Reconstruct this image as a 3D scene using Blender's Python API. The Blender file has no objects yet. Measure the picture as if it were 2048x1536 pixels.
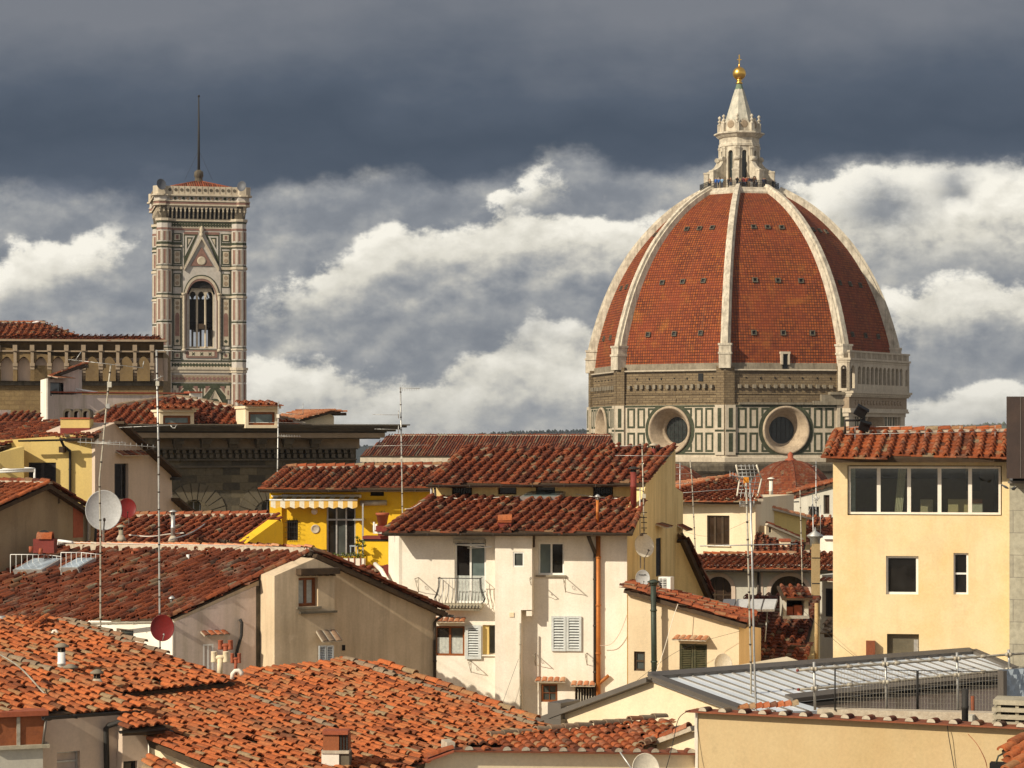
import bpy, math, random
from math import sin, cos, pi, sqrt, radians, atan2, hypot
from mathutils import Vector as V
from mathutils.geometry import tessellate_polygon
random.seed(7)
scene = bpy.context.scene
COL = scene.collection

# ------------------------------------------------------------------ camera, world, sun, exposure
F = 4650.0            # focal length in pixels of the 2048 px wide photograph
CX, HOR, CZ = 1024.0, 875.0, 47.0
cam_d = bpy.data.cameras.new("camera"); cam = bpy.data.objects.new("camera", cam_d); COL.objects.link(cam)
cam.location = (0, 0, CZ); cam.rotation_euler = (radians(90), 0, 0)
cam_d.sensor_width = 36.0; cam_d.lens = 36.0 * F / 2048.0
cam_d.shift_y = (HOR - 768.0) / 2048.0
cam_d.clip_start = 1.0; cam_d.clip_end = 30000.0
scene.camera = cam
scene.view_settings.view_transform = 'Standard'
scene.view_settings.look = 'None'
scene.view_settings.exposure = 0.0
scene.view_settings.gamma = 1.0

SUN_AZ, SUN_EL = 52.0, 31.0       # sun behind the camera, to its left
sd = V((-sin(radians(SUN_AZ)) * cos(radians(SUN_EL)), -cos(radians(SUN_AZ)) * cos(radians(SUN_EL)), sin(radians(SUN_EL))))
sun_l = bpy.data.lights.new("sun", 'SUN'); sun_l.energy = 4.8; sun_l.angle = radians(0.5); sun_l.color = (1.0, 0.90, 0.72)
sun = bpy.data.objects.new("sun", sun_l); COL.objects.link(sun)
sun.rotation_euler = sd.to_track_quat('Z', 'Y').to_euler()
sun.location = (-300, -300, 400)

class NT:
    def __init__(s, tree): s.t = tree; s.n = tree.nodes; s.l = tree.links
    def put(s, sock, v):
        if isinstance(v, bpy.types.NodeSocket): s.l.new(v, sock)
        elif v is not None: sock.default_value = v
    def m(s, op, a, b=None, c=None, clamp=False):
        n = s.n.new('ShaderNodeMath'); n.operation = op; n.use_clamp = clamp
        s.put(n.inputs[0], a)
        if b is not None: s.put(n.inputs[1], b)
        if c is not None: s.put(n.inputs[2], c)
        return n.outputs[0]
    def vm(s, op, a, b=None):
        n = s.n.new('ShaderNodeVectorMath'); n.operation = op
        s.put(n.inputs[0], a)
        if b is not None: s.put(n.inputs[1], b)
        return n.outputs[0]
    def comb(s, x, y, z=0.0):
        n = s.n.new('ShaderNodeCombineXYZ'); s.put(n.inputs[0], x); s.put(n.inputs[1], y); s.put(n.inputs[2], z); return n.outputs[0]
    def sep(s, v):
        n = s.n.new('ShaderNodeSeparateXYZ'); s.put(n.inputs[0], v); return n.outputs
    def noise(s, vec, scale, detail=4, rough=.5, dist=0.0):
        n = s.n.new('ShaderNodeTexNoise'); s.put(n.inputs['Vector'], vec)
        n.inputs['Scale'].default_value = scale; n.inputs['Detail'].default_value = detail
        n.inputs['Roughness'].default_value = rough; n.inputs['Distortion'].default_value = dist
        return n.outputs
    def ramp(s, fac, stops, interp='LINEAR'):
        n = s.n.new('ShaderNodeValToRGB'); s.put(n.inputs[0], fac); r = n.color_ramp; r.interpolation = interp
        while len(r.elements) < len(stops): r.elements.new(.5)
        for e, (p, c) in zip(r.elements, stops):
            e.position = p; e.color = (c, c, c, 1) if not hasattr(c, '__len__') else (*c, 1)
        return n.outputs[0]
    def mix(s, fac, a, b, mode='MIX'):
        n = s.n.new('ShaderNodeMix'); n.data_type = 'RGBA'; n.blend_type = mode
        s.put(n.inputs[0], fac)
        for k, v in ((6, a), (7, b)):
            s.put(n.inputs[k], (*v, 1) if isinstance(v, tuple) and len(v) == 3 else v)
        return n.outputs[2]
    def sstep(s, x, a, b):
        n = s.n.new('ShaderNodeMapRange'); n.interpolation_type = 'SMOOTHSTEP'
        s.put(n.inputs[0], x); n.inputs[1].default_value = a; n.inputs[2].default_value = b
        return n.outputs[0]

world = bpy.data.worlds.new("World"); scene.world = world; world.use_nodes = True
def build_world():
    t = NT(world.node_tree); t.n.clear()
    out = t.n.new('ShaderNodeOutputWorld'); bg = t.n.new('ShaderNodeBackground'); t.l.new(bg.outputs[0], out.inputs[0])
    STR = 0.1
    bg.inputs[1].default_value = STR
    sky = t.n.new('ShaderNodeTexSky'); sky.sky_type = 'NISHITA'; sky.sun_disc = False
    sky.sun_elevation = radians(SUN_EL); sky.sun_rotation = radians(180 + SUN_AZ); sky.altitude = 50
    sky.air_density = 1.0; sky.dust_density = 1.5
    d = t.n.new('ShaderNodeTexCoord').outputs['Generated']
    x, y, z = t.sep(d)[:3]
    ys = t.m('MAXIMUM', y, 0.08)
    X = t.m('ADD', t.m('MULTIPLY', t.m('DIVIDE', x, ys), 4.65), 1.024)       # thousandths of a degree-like unit on the cloud map
    Y = t.m('SUBTRACT', 0.875, t.m('MULTIPLY', t.m('DIVIDE', z, ys), 4.65))
    p0 = t.comb(X, Y, 0.0)
    ps = t.vm('MULTIPLY', p0, (1.0, 1.35, 1.0))
    big = t.m('SUBTRACT', t.noise(ps, 3.0, 3, .5)[0], .5)
    fine = t.m('SUBTRACT', t.noise(ps, 10.0, 10, .64)[0], .5)
    nA = t.noise(ps, 6.0, 9, .58)[0]
    nB = t.noise(t.vm('ADD', ps, (-0.015, -0.036, 0.0)), 6.0, 7, .56)[0]
    relief = t.m('SUBTRACT', nA, nB)
    n1 = t.m('ADD', t.m('MULTIPLY', big, .6), .5)
    yw = t.m('ADD', Y, t.m('ADD', t.m('MULTIPLY', big, .16), t.m('MULTIPLY', fine, .12)))
    xw = t.m('ADD', X, t.m('MULTIPLY', t.m('SUBTRACT', nA, .5), .12))
    wx, wy = xw, yw
    def blobs(lst):
        tot = None
        for (cx, cy, sx, sy, a) in lst:
            e = t.m('ADD', t.m('POWER', t.m('ABSOLUTE', t.m('MULTIPLY', t.m('SUBTRACT', wx, cx), 1 / sx)), 2.0),
                    t.m('POWER', t.m('ABSOLUTE', t.m('MULTIPLY', t.m('SUBTRACT', wy, cy), 1 / sy)), 2.0))
            g = t.m('MULTIPLY', t.m('EXPONENT', t.m('MULTIPLY', e, -1.0)), a)
            tot = g if tot is None else t.m('ADD', tot, g)
        return tot
    shade_stops = [(0.0, (.165, .185, .22)), (.26, (.235, .255, .285)), (.42, (.345, .355, .365)), (.55, (.50, .49, .455)), (.70, (.72, .69, .60)), (1.0, (.98, .94, .83))]
    tex = t.m('ADD', t.m('MULTIPLY', relief, 1.7), t.m('ADD', t.m('MULTIPLY', big, .6), t.m('MULTIPLY', fine, .65)))
    def bank(col, tops, fade, thick, hi, lo_, x0=-1.0, x1=9.0, soft=.013, base=.06, xs=.06):
        top = t.ramp(t.m('DIVIDE', t.m('ADD', xw, .1), 2.4), [((x + 100) / 2400.0, y / 1000.0) for x, y in tops])
        d = t.m('SUBTRACT', yw, top)
        m_ = t.m('MULTIPLY', t.sstep(d, -soft, soft), t.sstep(d, thick + base, thick - base))
        xr = t.m('ADD', X, t.m('ADD', t.m('MULTIPLY', big, .4), t.m('MULTIPLY', fine, .45)))
        m_ = t.m('MULTIPLY', m_, t.m('MULTIPLY', t.sstep(xr, x0 - xs, x0 + xs), t.sstep(xr, x1 + xs, x1 - xs)))
        b = t.m('ADD', t.m('ADD', t.m('MULTIPLY', t.sstep(d, fade, 0.0), hi - lo_), lo_), t.m('MULTIPLY', tex, .8))
        return t.mix(m_, col, t.ramp(b, shade_stops))
    bgc = t.ramp(t.m('ADD', t.m('ADD', .36, t.m('MULTIPLY', tex, .5)), blobs([(.75, .42, .25, .05, -.10), (1.15, .47, .14, .07, -.12), (.30, .66, .25, .05, .05)])), shade_stops)
    c_ = bank(bgc, [(-100, 540), (0, 512), (60, 480), (130, 452), (240, 445), (330, 470)], .14, .12, 1.05, .45, x1=.235, base=.05, xs=.05)
    c_ = bank(c_, [(900, 430), (985, 400), (1030, 345), (1120, 318), (1190, 335)], .10, .075, 1.1, .5, x0=.99, x1=1.125, base=.05, xs=.045)
    c_ = bank(c_, [(400, 640), (525, 600), (640, 535), (760, 475), (890, 440), (1040, 425), (1260, 440), (1500, 450)], .13, .16, .92, .40, x0=.56, x1=1.42, base=.05)
    c_ = bank(c_, [(1480, 400), (1530, 370), (1580, 350), (1800, 335), (2060, 330)], .28, .19, .92, .48, x0=1.50, base=.06)
    c_ = bank(c_, [(1600, 660), (1760, 610), (1860, 580), (2000, 575)], .12, .10, .92, .40, x0=1.76, base=.05)
    c_ = bank(c_, [(-100, 730), (280, 725), (480, 735), (620, 738), (780, 752), (900, 735), (980, 690), (1060, 645), (1150, 650), (1400, 720), (1600, 790)], .20, .5, .84, .50, x0=.42, x1=1.6, xs=.16)
    c_ = bank(c_, [(1600, 830), (1700, 810), (1830, 778), (2048, 765)], .14, .5, .93, .52, x0=1.70)
    hole = blobs([(1.775, .43, .075, .045, .95), (1.905, .375, .035, .03, .8), (.82, .66, .26, .035, .75), (1.93, .725, .13, .03, .55), (.33, .63, .2, .035, .5)])
    low = t.mix(t.m('MINIMUM', hole, .9), c_, t.ramp(t.m('ADD', .22, t.m('MULTIPLY', tex, .5)), shade_stops))
    # dark cloud deck above: slate underside, paler towards its top
    nb = t.noise(t.vm('MULTIPLY', p0, (.8, 1.6, 1.0)), 2.2, 6, .55)[0]
    yd = t.m('ADD', Y, t.m('ADD', t.m('MULTIPLY', t.m('SUBTRACT', nb, .5), .44), t.m('MULTIPLY', fine, .05)))
    deck = t.ramp(yd, [(0.0, (.19, .205, .235)), (.075, (.145, .165, .20)), (.17, (.088, .112, .152)), (.27, (.064, .086, .122)), (.36, (.082, .106, .146)), (.45, (.17, .195, .24))])
    edge = t.m('ADD', blobs([(.30, .37, .5, 9.0, .05), (1.12, .37, .12, 9.0, -.03), (1.75, .37, .35, 9.0, -.025)]), .355)
    D = t.sstep(t.m('SUBTRACT', t.m('ADD', t.m('ADD', Y, t.m('MULTIPLY', fine, .09)), t.m('MULTIPLY', t.m('SUBTRACT', n1, .5), .2)), edge), .025, -.035)
    col = t.mix(D, low, deck)
    cl = t.vm('SCALE', col); cl.node.inputs['Scale'].default_value = 1.0 / STR
    front = t.m('MULTIPLY', t.sstep(y, .35, .75), t.sstep(z, -.05, 0.0))
    over = t.ramp(t.noise(t.vm('MULTIPLY', d, (2, 2, 4)), 1.3, 5, .55)[0], [(.35, .45), (.6, .8)])     # broken cloud overhead and behind
    oc_ = t.vm('SCALE', t.mix(t.sstep(z, .0, .7), (.70, .64, .56), (.47, .44, .41))); oc_.node.inputs['Scale'].default_value = 1.0 / STR
    fin = t.mix(front, t.mix(over, sky.outputs[0], oc_), cl)
    t.l.new(fin, bg.inputs[0])
build_world()

# ------------------------------------------------------------------ materials
MATS = {}
def new_mat(name):
    m = bpy.data.materials.new(name); m.use_nodes = True; t = NT(m.node_tree); t.n.clear()
    out = t.n.new('ShaderNodeOutputMaterial'); b = t.n.new('ShaderNodeBsdfPrincipled'); t.l.new(b.outputs[0], out.inputs[0])
    MATS[name] = m
    return m, t, b
def bump(t, b, h, strength, dist=.02):
    n = t.n.new('ShaderNodeBump'); t.put(n.inputs['Height'], h); n.inputs['Strength'].default_value = strength; n.inputs['Distance'].default_value = dist
    t.l.new(n.outputs[0], b.inputs['Normal'])
def pos(t): return t.n.new('ShaderNodeNewGeometry').outputs['Position']
def M(name, col, rough=.85, metal=0.0, col2=None, scale=1.2, amt=.6, streak=None, samt=.5, fine=.12, bmp=.25, bscale=25.0, spec=.3, lo=.42, hi=.68):
    m, t, b = new_mat(name); P_ = pos(t)
    c = (*col, 1)
    if col2:
        f = t.ramp(t.noise(P_, scale, 7, .62)[0], [(lo, 0.0), (hi, amt)])
        c = t.mix(f, col, col2)
    if streak:
        sv = t.vm('MULTIPLY', P_, (1.6, 1.6, .14))
        f = t.ramp(t.noise(sv, 1.5, 6, .6)[0], [(.46, 0.0), (.72, samt)])
        c = t.mix(f, c, streak)
    if name.startswith('plaster'):      # crisp-edged repairs and damp marks
        pn = t.noise(t.vm('MULTIPLY', P_, (1.0, 1.0, .7)), .55, 9, .68)[0]
        c = t.mix(t.ramp(pn, [(.575, 0.0), (.60, .30)]), c, tuple(k * .80 for k in col))
        c = t.mix(t.ramp(t.noise(P_, .9, 9, .7)[0], [(.62, 0.0), (.64, .22)]), c, tuple(min(.9, k * 1.08 + .03) for k in col))
    if fine:
        fn = t.ramp(t.noise(P_, bscale * .6, 5, .6)[0], [(.3, 1 - fine), (.7, 1 + fine)])
        c = t.mix(1.0, c, fn, 'MULTIPLY')
    t.put(b.inputs['Base Color'], c)
    b.inputs['Roughness'].default_value = rough; b.inputs['Metallic'].default_value = metal
    b.inputs['Specular IOR Level'].default_value = spec
    if bmp: bump(t, b, t.noise(P_, bscale, 6, .6)[0], bmp)
    return m
def tile_mat(name, stops, lich=(.33, .30, .22), lamt=.55, lo=.52):
    m, t, b = new_mat(name); P_ = pos(t)
    a = t.n.new('ShaderNodeAttribute'); a.attribute_name = 'tint'
    c = t.ramp(a.outputs['Fac'], stops)
    f = t.ramp(t.noise(P_, 1.1, 6, .65)[0], [(lo, 0.0), (lo + .22, lamt)])
    c = t.mix(f, c, lich)
    c = t.mix(1.0, c, t.ramp(t.noise(P_, 14.0, 6, .65)[0], [(.3, .62), (.5, 1.0), (.75, 1.18)]), 'MULTIPLY')
    t.put(b.inputs['Base Color'], c); b.inputs['Roughness'].default_value = .9; b.inputs['Specular IOR Level'].default_value = .2
    bump(t, b, t.noise(P_, 40.0, 5, .6)[0], .35)
    return m
def block_mat(name, c1, c2, mortar, bw, bh, ang=0.0, msize=.03, stain=(.1, .08, .05), samt=.5, bmp=.6, sscale=.25):
    m, t, b = new_mat(name); P_ = pos(t); x, y, z = t.sep(P_)[:3]
    u = t.m('ADD', t.m('MULTIPLY', x, cos(ang)), t.m('MULTIPLY', y, sin(ang)))
    k = t.n.new('ShaderNodeTexBrick'); t.put(k.inputs['Vector'], t.comb(u, z, 0))
    k.inputs['Color1'].default_value = (*c1, 1); k.inputs['Color2'].default_value = (*c2, 1); k.inputs['Mortar'].default_value = (*mortar, 1)
    k.inputs['Scale'].default_value = 1.0; k.inputs['Brick Width'].default_value = bw; k.inputs['Row Height'].default_value = bh
    k.inputs['Mortar Size'].default_value = msize; k.inputs['Bias'].default_value = 0.0
    f = t.ramp(t.noise(P_, sscale * 4, 7, .65)[0], [(.4, 0.0), (.7, samt)])
    c = t.mix(f, k.outputs[0], stain)
    c = t.mix(1.0, c, t.ramp(t.noise(P_, 6, 5, .6)[0], [(.3, .8), (.7, 1.15)]), 'MULTIPLY')
    t.put(b.inputs['Base Color'], c); b.inputs['Roughness'].default_value = .9; b.inputs['Specular IOR Level'].default_value = .2
    h = t.m('SUBTRACT', t.m('MULTIPLY', t.noise(P_, 8, 5, .6)[0], .5), k.outputs['Fac'])
    bump(t, b, h, bmp, .04)
    return m
def glass_mat(name, col, rough=.06, spec=.5):
    m, t, b = new_mat(name); P_ = pos(t)
    c = t.mix(t.ramp(t.noise(P_, 1.3, 3, .5)[0], [(.4, 0.0), (.65, 1.0)]), col, tuple(k * 1.7 + .004 for k in col))
    t.put(b.inputs['Base Color'], c); b.inputs['Roughness'].default_value = rough; b.inputs['Specular IOR Level'].default_value = spec
    return m

M('plaster_white', (.87, .80, .69), col2=(.74, .66, .53), scale=.9, amt=.7, streak=(.62, .54, .42), samt=.35, fine=.06, bmp=.10)
M('plaster_cream', (.82, .69, .48), col2=(.74, .57, .36), scale=.5, amt=.6, streak=(.66, .52, .34), samt=.3, fine=.06, bmp=.10)
M('plaster_peach', (.83, .66, .39), col2=(.78, .54, .25), scale=.6, amt=.85, streak=(.70, .50, .27), samt=.5, fine=.06, bmp=.10)
M('plaster_yellow', (.80, .50, .022), col2=(.70, .40, .02), scale=.7, amt=.5, streak=(.55, .33, .04), samt=.25, fine=.06, bmp=.10)
M('plaster_ochre', (.86, .65, .30), col2=(.74, .52, .21), scale=.5, amt=.7, streak=(.40, .27, .11), samt=.5, fine=.06, bmp=.10)
M('plaster_straw', (.70, .52, .19), col2=(.58, .42, .15), scale=.5, amt=.5, streak=(.45, .33, .16), samt=.3, fine=.06, bmp=.10)
M('plaster_pink', (.62, .49, .39), col2=(.54, .42, .31), scale=.6, amt=.6, streak=(.40, .32, .25), samt=.4, fine=.06, bmp=.10)
M('plaster_old', (.64, .50, .34), col2=(.50, .38, .24), scale=.6, amt=.75, streak=(.24, .18, .11), samt=.5, lo=.40, fine=.06, bmp=.10)
M('plaster_rose', (.66, .53, .46), col2=(.52, .43, .34), scale=.8, amt=.8, streak=(.33, .27, .18), samt=.6, fine=.06, bmp=.10)
M('plaster_brown', (.33, .25, .15), col2=(.24, .17, .09), scale=.7, amt=.7, streak=(.15, .11, .07), samt=.5, fine=.06, bmp=.10)
M('plaster_beige', (.72, .58, .39), col2=(.62, .48, .30), scale=.5, amt=.6, streak=(.48, .38, .25), samt=.35, fine=.06, bmp=.10)
M('plaster_front', (.50, .375, .205), col2=(.44, .31, .15), scale=.35, amt=.7, streak=(.50, .33, .17), samt=.3, fine=.06, bmp=.10)
M('plaster_grey', (.55, .52, .44), col2=(.45, .42, .34), scale=.6, amt=.6, streak=(.33, .30, .24), samt=.4, fine=.06, bmp=.10)
M('niche_glass', (.15, .13, .09), rough=.3, col2=(.09, .08, .055), scale=2, amt=.6, bmp=0)
M('plaster_tan', (.42, .30, .15), col2=(.32, .22, .1), scale=.8, amt=.6)
M('paint_white', (.80, .78, .73), rough=.5, fine=.05, bmp=.0, spec=.4)
M('paint_grey', (.50, .52, .53), rough=.6, fine=.08, bmp=.0)
M('shutter_pale', (.60, .63, .62), rough=.6, col2=(.42, .42, .38), scale=5, amt=.5, bmp=.1)
M('shutter_green', (.05, .05, .022), rough=.6, col2=(.13, .10, .05), scale=4, amt=.6, bmp=.1)
M('shutter_dark', (.035, .032, .034), rough=.6, fine=.1, bmp=.0)
M('wood', (.24, .075, .02), rough=.5, col2=(.13, .04, .012), scale=6, amt=.6, bmp=.1, bscale=60)
M('wood_dark', (.055, .035, .02), rough=.8, col2=(.10, .06, .03), scale=4, amt=.6)
M('brick_red', (.36, .10, .05), col2=(.22, .06, .035), scale=3, amt=.7)
M('red_paint', (.21, .038, .028), col2=(.14, .03, .022), scale=3, amt=.6, rough=.7)
M('dish_red', (.20, .018, .016), rough=.4, col2=(.15, .015, .014), scale=3, amt=.5, bmp=0)
M('dish_white', (.46, .46, .45), rough=.5, col2=(.38, .37, .35), scale=2.5, amt=.5, bmp=0)
M('dish_dim', (.085, .09, .105), rough=.5, bmp=0)
M('dish_cream', (.70, .63, .50), rough=.5, col2=(.6, .53, .42), scale=3, amt=.5, bmp=0)
M('galv', (.52, .51, .48), rough=.45, metal=.6, col2=(.34, .33, .31), scale=8, amt=.6, bmp=.05)
M('galv_old', (.46, .42, .34), rough=.6, metal=.3, col2=(.28, .22, .15), scale=7, amt=.7, bmp=.05)
M('iron', (.03, .027, .024), rough=.7, fine=.1, bmp=.05)
M('gutter', (.06, .05, .042), rough=.5, metal=.5, col2=(.11, .075, .05), scale=4, amt=.6)
M('copper_pipe', (.50, .17, .035), rough=.55, metal=.25, col2=(.34, .12, .04), scale=3, amt=.6, bmp=.05)
M('green_pipe', (.045, .052, .04), rough=.55, metal=.3, col2=(.07, .105, .08), scale=2.5, amt=.7)
M('rust', (.24, .07, .03), rough=.8, col2=(.12, .05, .03), scale=3, amt=.7)
M('stain', (.05, .042, .03), col2=(.14, .11, .07), scale=2.5, amt=.7, bmp=.1)
M('voussoir', (.145, .12, .08), col2=(.085, .07, .05), scale=1.5, amt=.8, bmp=.5, bscale=5)
M('zinc', (.16, .14, .12), rough=.45, metal=.4, fine=.06, col2=(.12, .105, .09), scale=1.2, amt=.5, bmp=.05, bscale=6)
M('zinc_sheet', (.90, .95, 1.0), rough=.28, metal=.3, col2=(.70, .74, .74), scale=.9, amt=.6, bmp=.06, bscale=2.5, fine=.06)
M('corten', (.040, .026, .022), rough=.55, metal=.3, col2=(.065, .04, .03), scale=1.5, amt=.6)
M('concrete', (.42, .37, .27), col2=(.27, .24, .17), scale=2.5, amt=.8, bmp=.4)
M('mortar', (.50, .43, .33), col2=(.36, .28, .2), scale=5, amt=.8, bmp=.5)
M('terracotta_panel', (.30, .095, .035), rough=.7, col2=(.19, .06, .025), scale=2.5, amt=.8)
M('black', (.006, .006, .006), rough=.6, fine=0, bmp=0)
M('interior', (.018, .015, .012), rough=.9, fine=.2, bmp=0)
M('curtain', (.50, .52, .48), rough=.9, col2=(.34, .36, .34), scale=9, amt=.7, bmp=.2)
M('canvas', (.72, .66, .52), rough=.9, bmp=.1)
M('canvas_stripe', (.66, .40, .09), rough=.9, bmp=.1)
M('marble_white', (.53, .455, .345), col2=(.39, .32, .235), scale=.35, amt=.6, streak=(.30, .25, .18), samt=.45, bmp=.3, bscale=4)
M('marble_rib', (.64, .57, .45), col2=(.34, .29, .22), scale=.7, amt=.8, streak=(.20, .17, .13), samt=.65, bmp=.5, bscale=2.5)
M('marble_tower', (.50, .46, .41), col2=(.41, .37, .32), scale=.4, amt=.6, streak=(.42, .34, .27), samt=.35, bmp=.3, bscale=4)
M('marble_green', (.040, .046, .024), col2=(.08, .085, .05), scale=1.5, amt=.7, bmp=.2, bscale=5)
M('marble_pink', (.245, .135, .105), col2=(.17, .095, .075), scale=1.2, amt=.7, bmp=.2, bscale=5)
M('stone_grey', (.26, .22, .16), col2=(.16, .13, .09), scale=.6, amt=.8, streak=(.09, .075, .05), samt=.6, bmp=.6, bscale=3)
M('stone_dark', (.10, .08, .055), col2=(.19, .16, .11), scale=.8, amt=.6, streak=(.03, .025, .02), samt=.7, bmp=.5, bscale=3)
M('stone_gold', (.21, .14, .062), col2=(.13, .085, .04), scale=.5, amt=.8, streak=(.15, .10, .05), samt=.6, bmp=.6, bscale=5)
M('stone_cornice', (.10, .085, .065), col2=(.16, .13, .095), scale=1.0, amt=.7, bmp=.4, bscale=6)
M('stone_band', (.33, .25, .17), col2=(.24, .18, .12), scale=1.0, amt=.7, bmp=.4, bscale=6)
M('oculus_stone', (.46, .36, .25), col2=(.27, .20, .135), scale=.9, amt=.7, streak=(.2, .15, .1), samt=.4, bmp=.5, bscale=5)
M('gold', (.85, .52, .12), rough=.33, metal=1.0, col2=(.7, .4, .09), scale=1.2, amt=.5, fine=.05, bmp=.1, bscale=2)
M('cone_marble', (.60, .55, .45), col2=(.36, .36, .30), scale=.7, amt=.7, streak=(.20, .21, .17), samt=.7, bmp=.3, bscale=4)
M('verdigris', (.13, .19, .13), col2=(.22, .25, .17), scale=2, amt=.7)
M('hill_forest', (.016, .022, .018), col2=(.024, .03, .022), scale=.02, amt=.8, bmp=0, bscale=.2)
M('hill_green', (.07, .09, .035), col2=(.10, .10, .05), scale=.02, amt=.8, bmp=0, bscale=.2)
M('ground', (.16, .14, .12), col2=(.10, .09, .08), scale=.05, amt=.7, bmp=.2, bscale=1)
M('leaf', (.10, .15, .02), rough=.6, col2=(.28, .26, .03), scale=12, amt=.8, bmp=0)
M('leaf_dark', (.035, .055, .012), rough=.6, col2=(.07, .09, .02), scale=12, amt=.8, bmp=0)
M('pot', (.34, .09, .04), rough=.7, col2=(.25, .06, .03), scale=6, amt=.6)
M('tarp', (.36, .42, .48), rough=.5, col2=(.46, .52, .58), scale=3, amt=.7, bmp=.5, bscale=6)
M('orange_plastic', (.70, .26, .02), rough=.4, fine=.05, bmp=0)
M('panel_white', (.55, .55, .54), rough=.25, col2=(.42, .42, .42), scale=1.5, amt=.6, bmp=0)
M('stone_pier', (.38, .35, .26), col2=(.28, .26, .2), scale=1.2, amt=.6, bmp=.3, bscale=9)
M('feather_white', (.75, .74, .72), rough=.8, bmp=0); M('feather_grey', (.12, .12, .12), rough=.8, bmp=0)
M('skin', (.48, .28, .19), rough=.6, bmp=0, fine=0); M('hair', (.05, .03, .02), rough=.7, bmp=0, fine=0)
for nm, c in dict(blue=(.03, .12, .40), light_blue=(.25, .42, .62), red=(.38, .04, .03), orange=(.48, .14, .05), black=(.012, .012, .014), white=(.6, .58, .54),
                  grey=(.14, .14, .15), navy=(.02, .025, .06), brown=(.10, .055, .03), maroon=(.13, .02, .03), tan=(.35, .25, .15), jeans=(.06, .08, .14)).items():
    M('cloth_' + nm, c, rough=.9, bmp=0, fine=0)
def clear_glass(name):
    m, t, b = new_mat(name); out = [n for n in t.n if n.type == 'OUTPUT_MATERIAL'][0]
    tr = t.n.new('ShaderNodeBsdfTransparent'); tr.inputs[0].default_value = (.75, .78, .74, 1); gl = t.n.new('ShaderNodeBsdfGlossy'); gl.inputs['Roughness'].default_value = .02
    mx = t.n.new('ShaderNodeMixShader'); mx.inputs[0].default_value = .08; t.l.new(tr.outputs[0], mx.inputs[1]); t.l.new(gl.outputs[0], mx.inputs[2]); t.l.new(mx.outputs[0], out.inputs[0]); t.n.remove(b)
clear_glass('pane_clear')
glass_mat('pane_dark', (.012, .011, .010)); glass_mat('pane_smoke', (.030, .026, .018)); glass_mat('pane_grey', (.05, .055, .05)); glass_mat('pane_teal', (.10, .13, .125), rough=.15)
glass_mat('pane_sky', (.30, .36, .42), rough=.12, spec=.9); glass_mat('pane_brown', (.03, .018, .012), rough=.12)
glass_mat('pane_church', (.014, .018, .016), rough=.25)
OLD = [(0, (.060, .024, .015)), (.25, (.135, .040, .021)), (.5, (.23, .060, .027)), (.72, (.33, .085, .032)), (.86, (.27, .135, .065)), (1, (.29, .22, .14))]
NEW = [(0, (.14, .046, .022)), (.2, (.26, .074, .028)), (.45, (.39, .108, .036)), (.68, (.48, .135, .042)), (.82, (.33, .15, .062)), (1, (.29, .205, .115))]
tile_mat('tile_old', OLD, lich=(.26, .19, .12), lamt=.4)
tile_mat('tile_new', NEW, lich=(.27, .15, .075), lamt=.6, lo=.48)
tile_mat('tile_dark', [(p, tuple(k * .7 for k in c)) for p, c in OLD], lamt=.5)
tile_mat('tile_mid', [(p, tuple(.5 * (k + q) for k, q in zip(c, c2))) for (p, c), (_, c2) in zip(OLD, NEW)], lamt=.4)
tile_mat('tile_pale', [(0, (.32, .12, .06)), (.3, (.44, .17, .08)), (.6, (.52, .21, .10)), (.85, (.50, .30, .17)), (1, (.45, .36, .25))], lamt=.4)
tile_mat('tile_lichen', [(0, (.13, .09, .06)), (.4, (.21, .15, .10)), (.7, (.28, .205, .135)), (1, (.27, .12, .06))], lich=(.2, .18, .12), lamt=.6)
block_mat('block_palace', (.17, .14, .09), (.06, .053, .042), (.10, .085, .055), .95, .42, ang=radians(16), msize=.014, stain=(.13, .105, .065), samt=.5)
block_mat('block_pier', (.40, .37, .28), (.34, .31, .24), (.22, .2, .16), .9, .72, msize=.012, stain=(.3, .27, .2), samt=.4, bmp=.3)
block_mat('block_drum', (.25, .185, .105), (.18, .13, .075), (.11, .08, .05), 1.1, .42, msize=.05, stain=(.12, .085, .05), samt=.7, sscale=.1)
block_mat('block_gold', (.26, .18, .085), (.22, .15, .07), (.19, .13, .06), .9, .4, msize=.03, stain=(.16, .10, .05), samt=.7)

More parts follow.
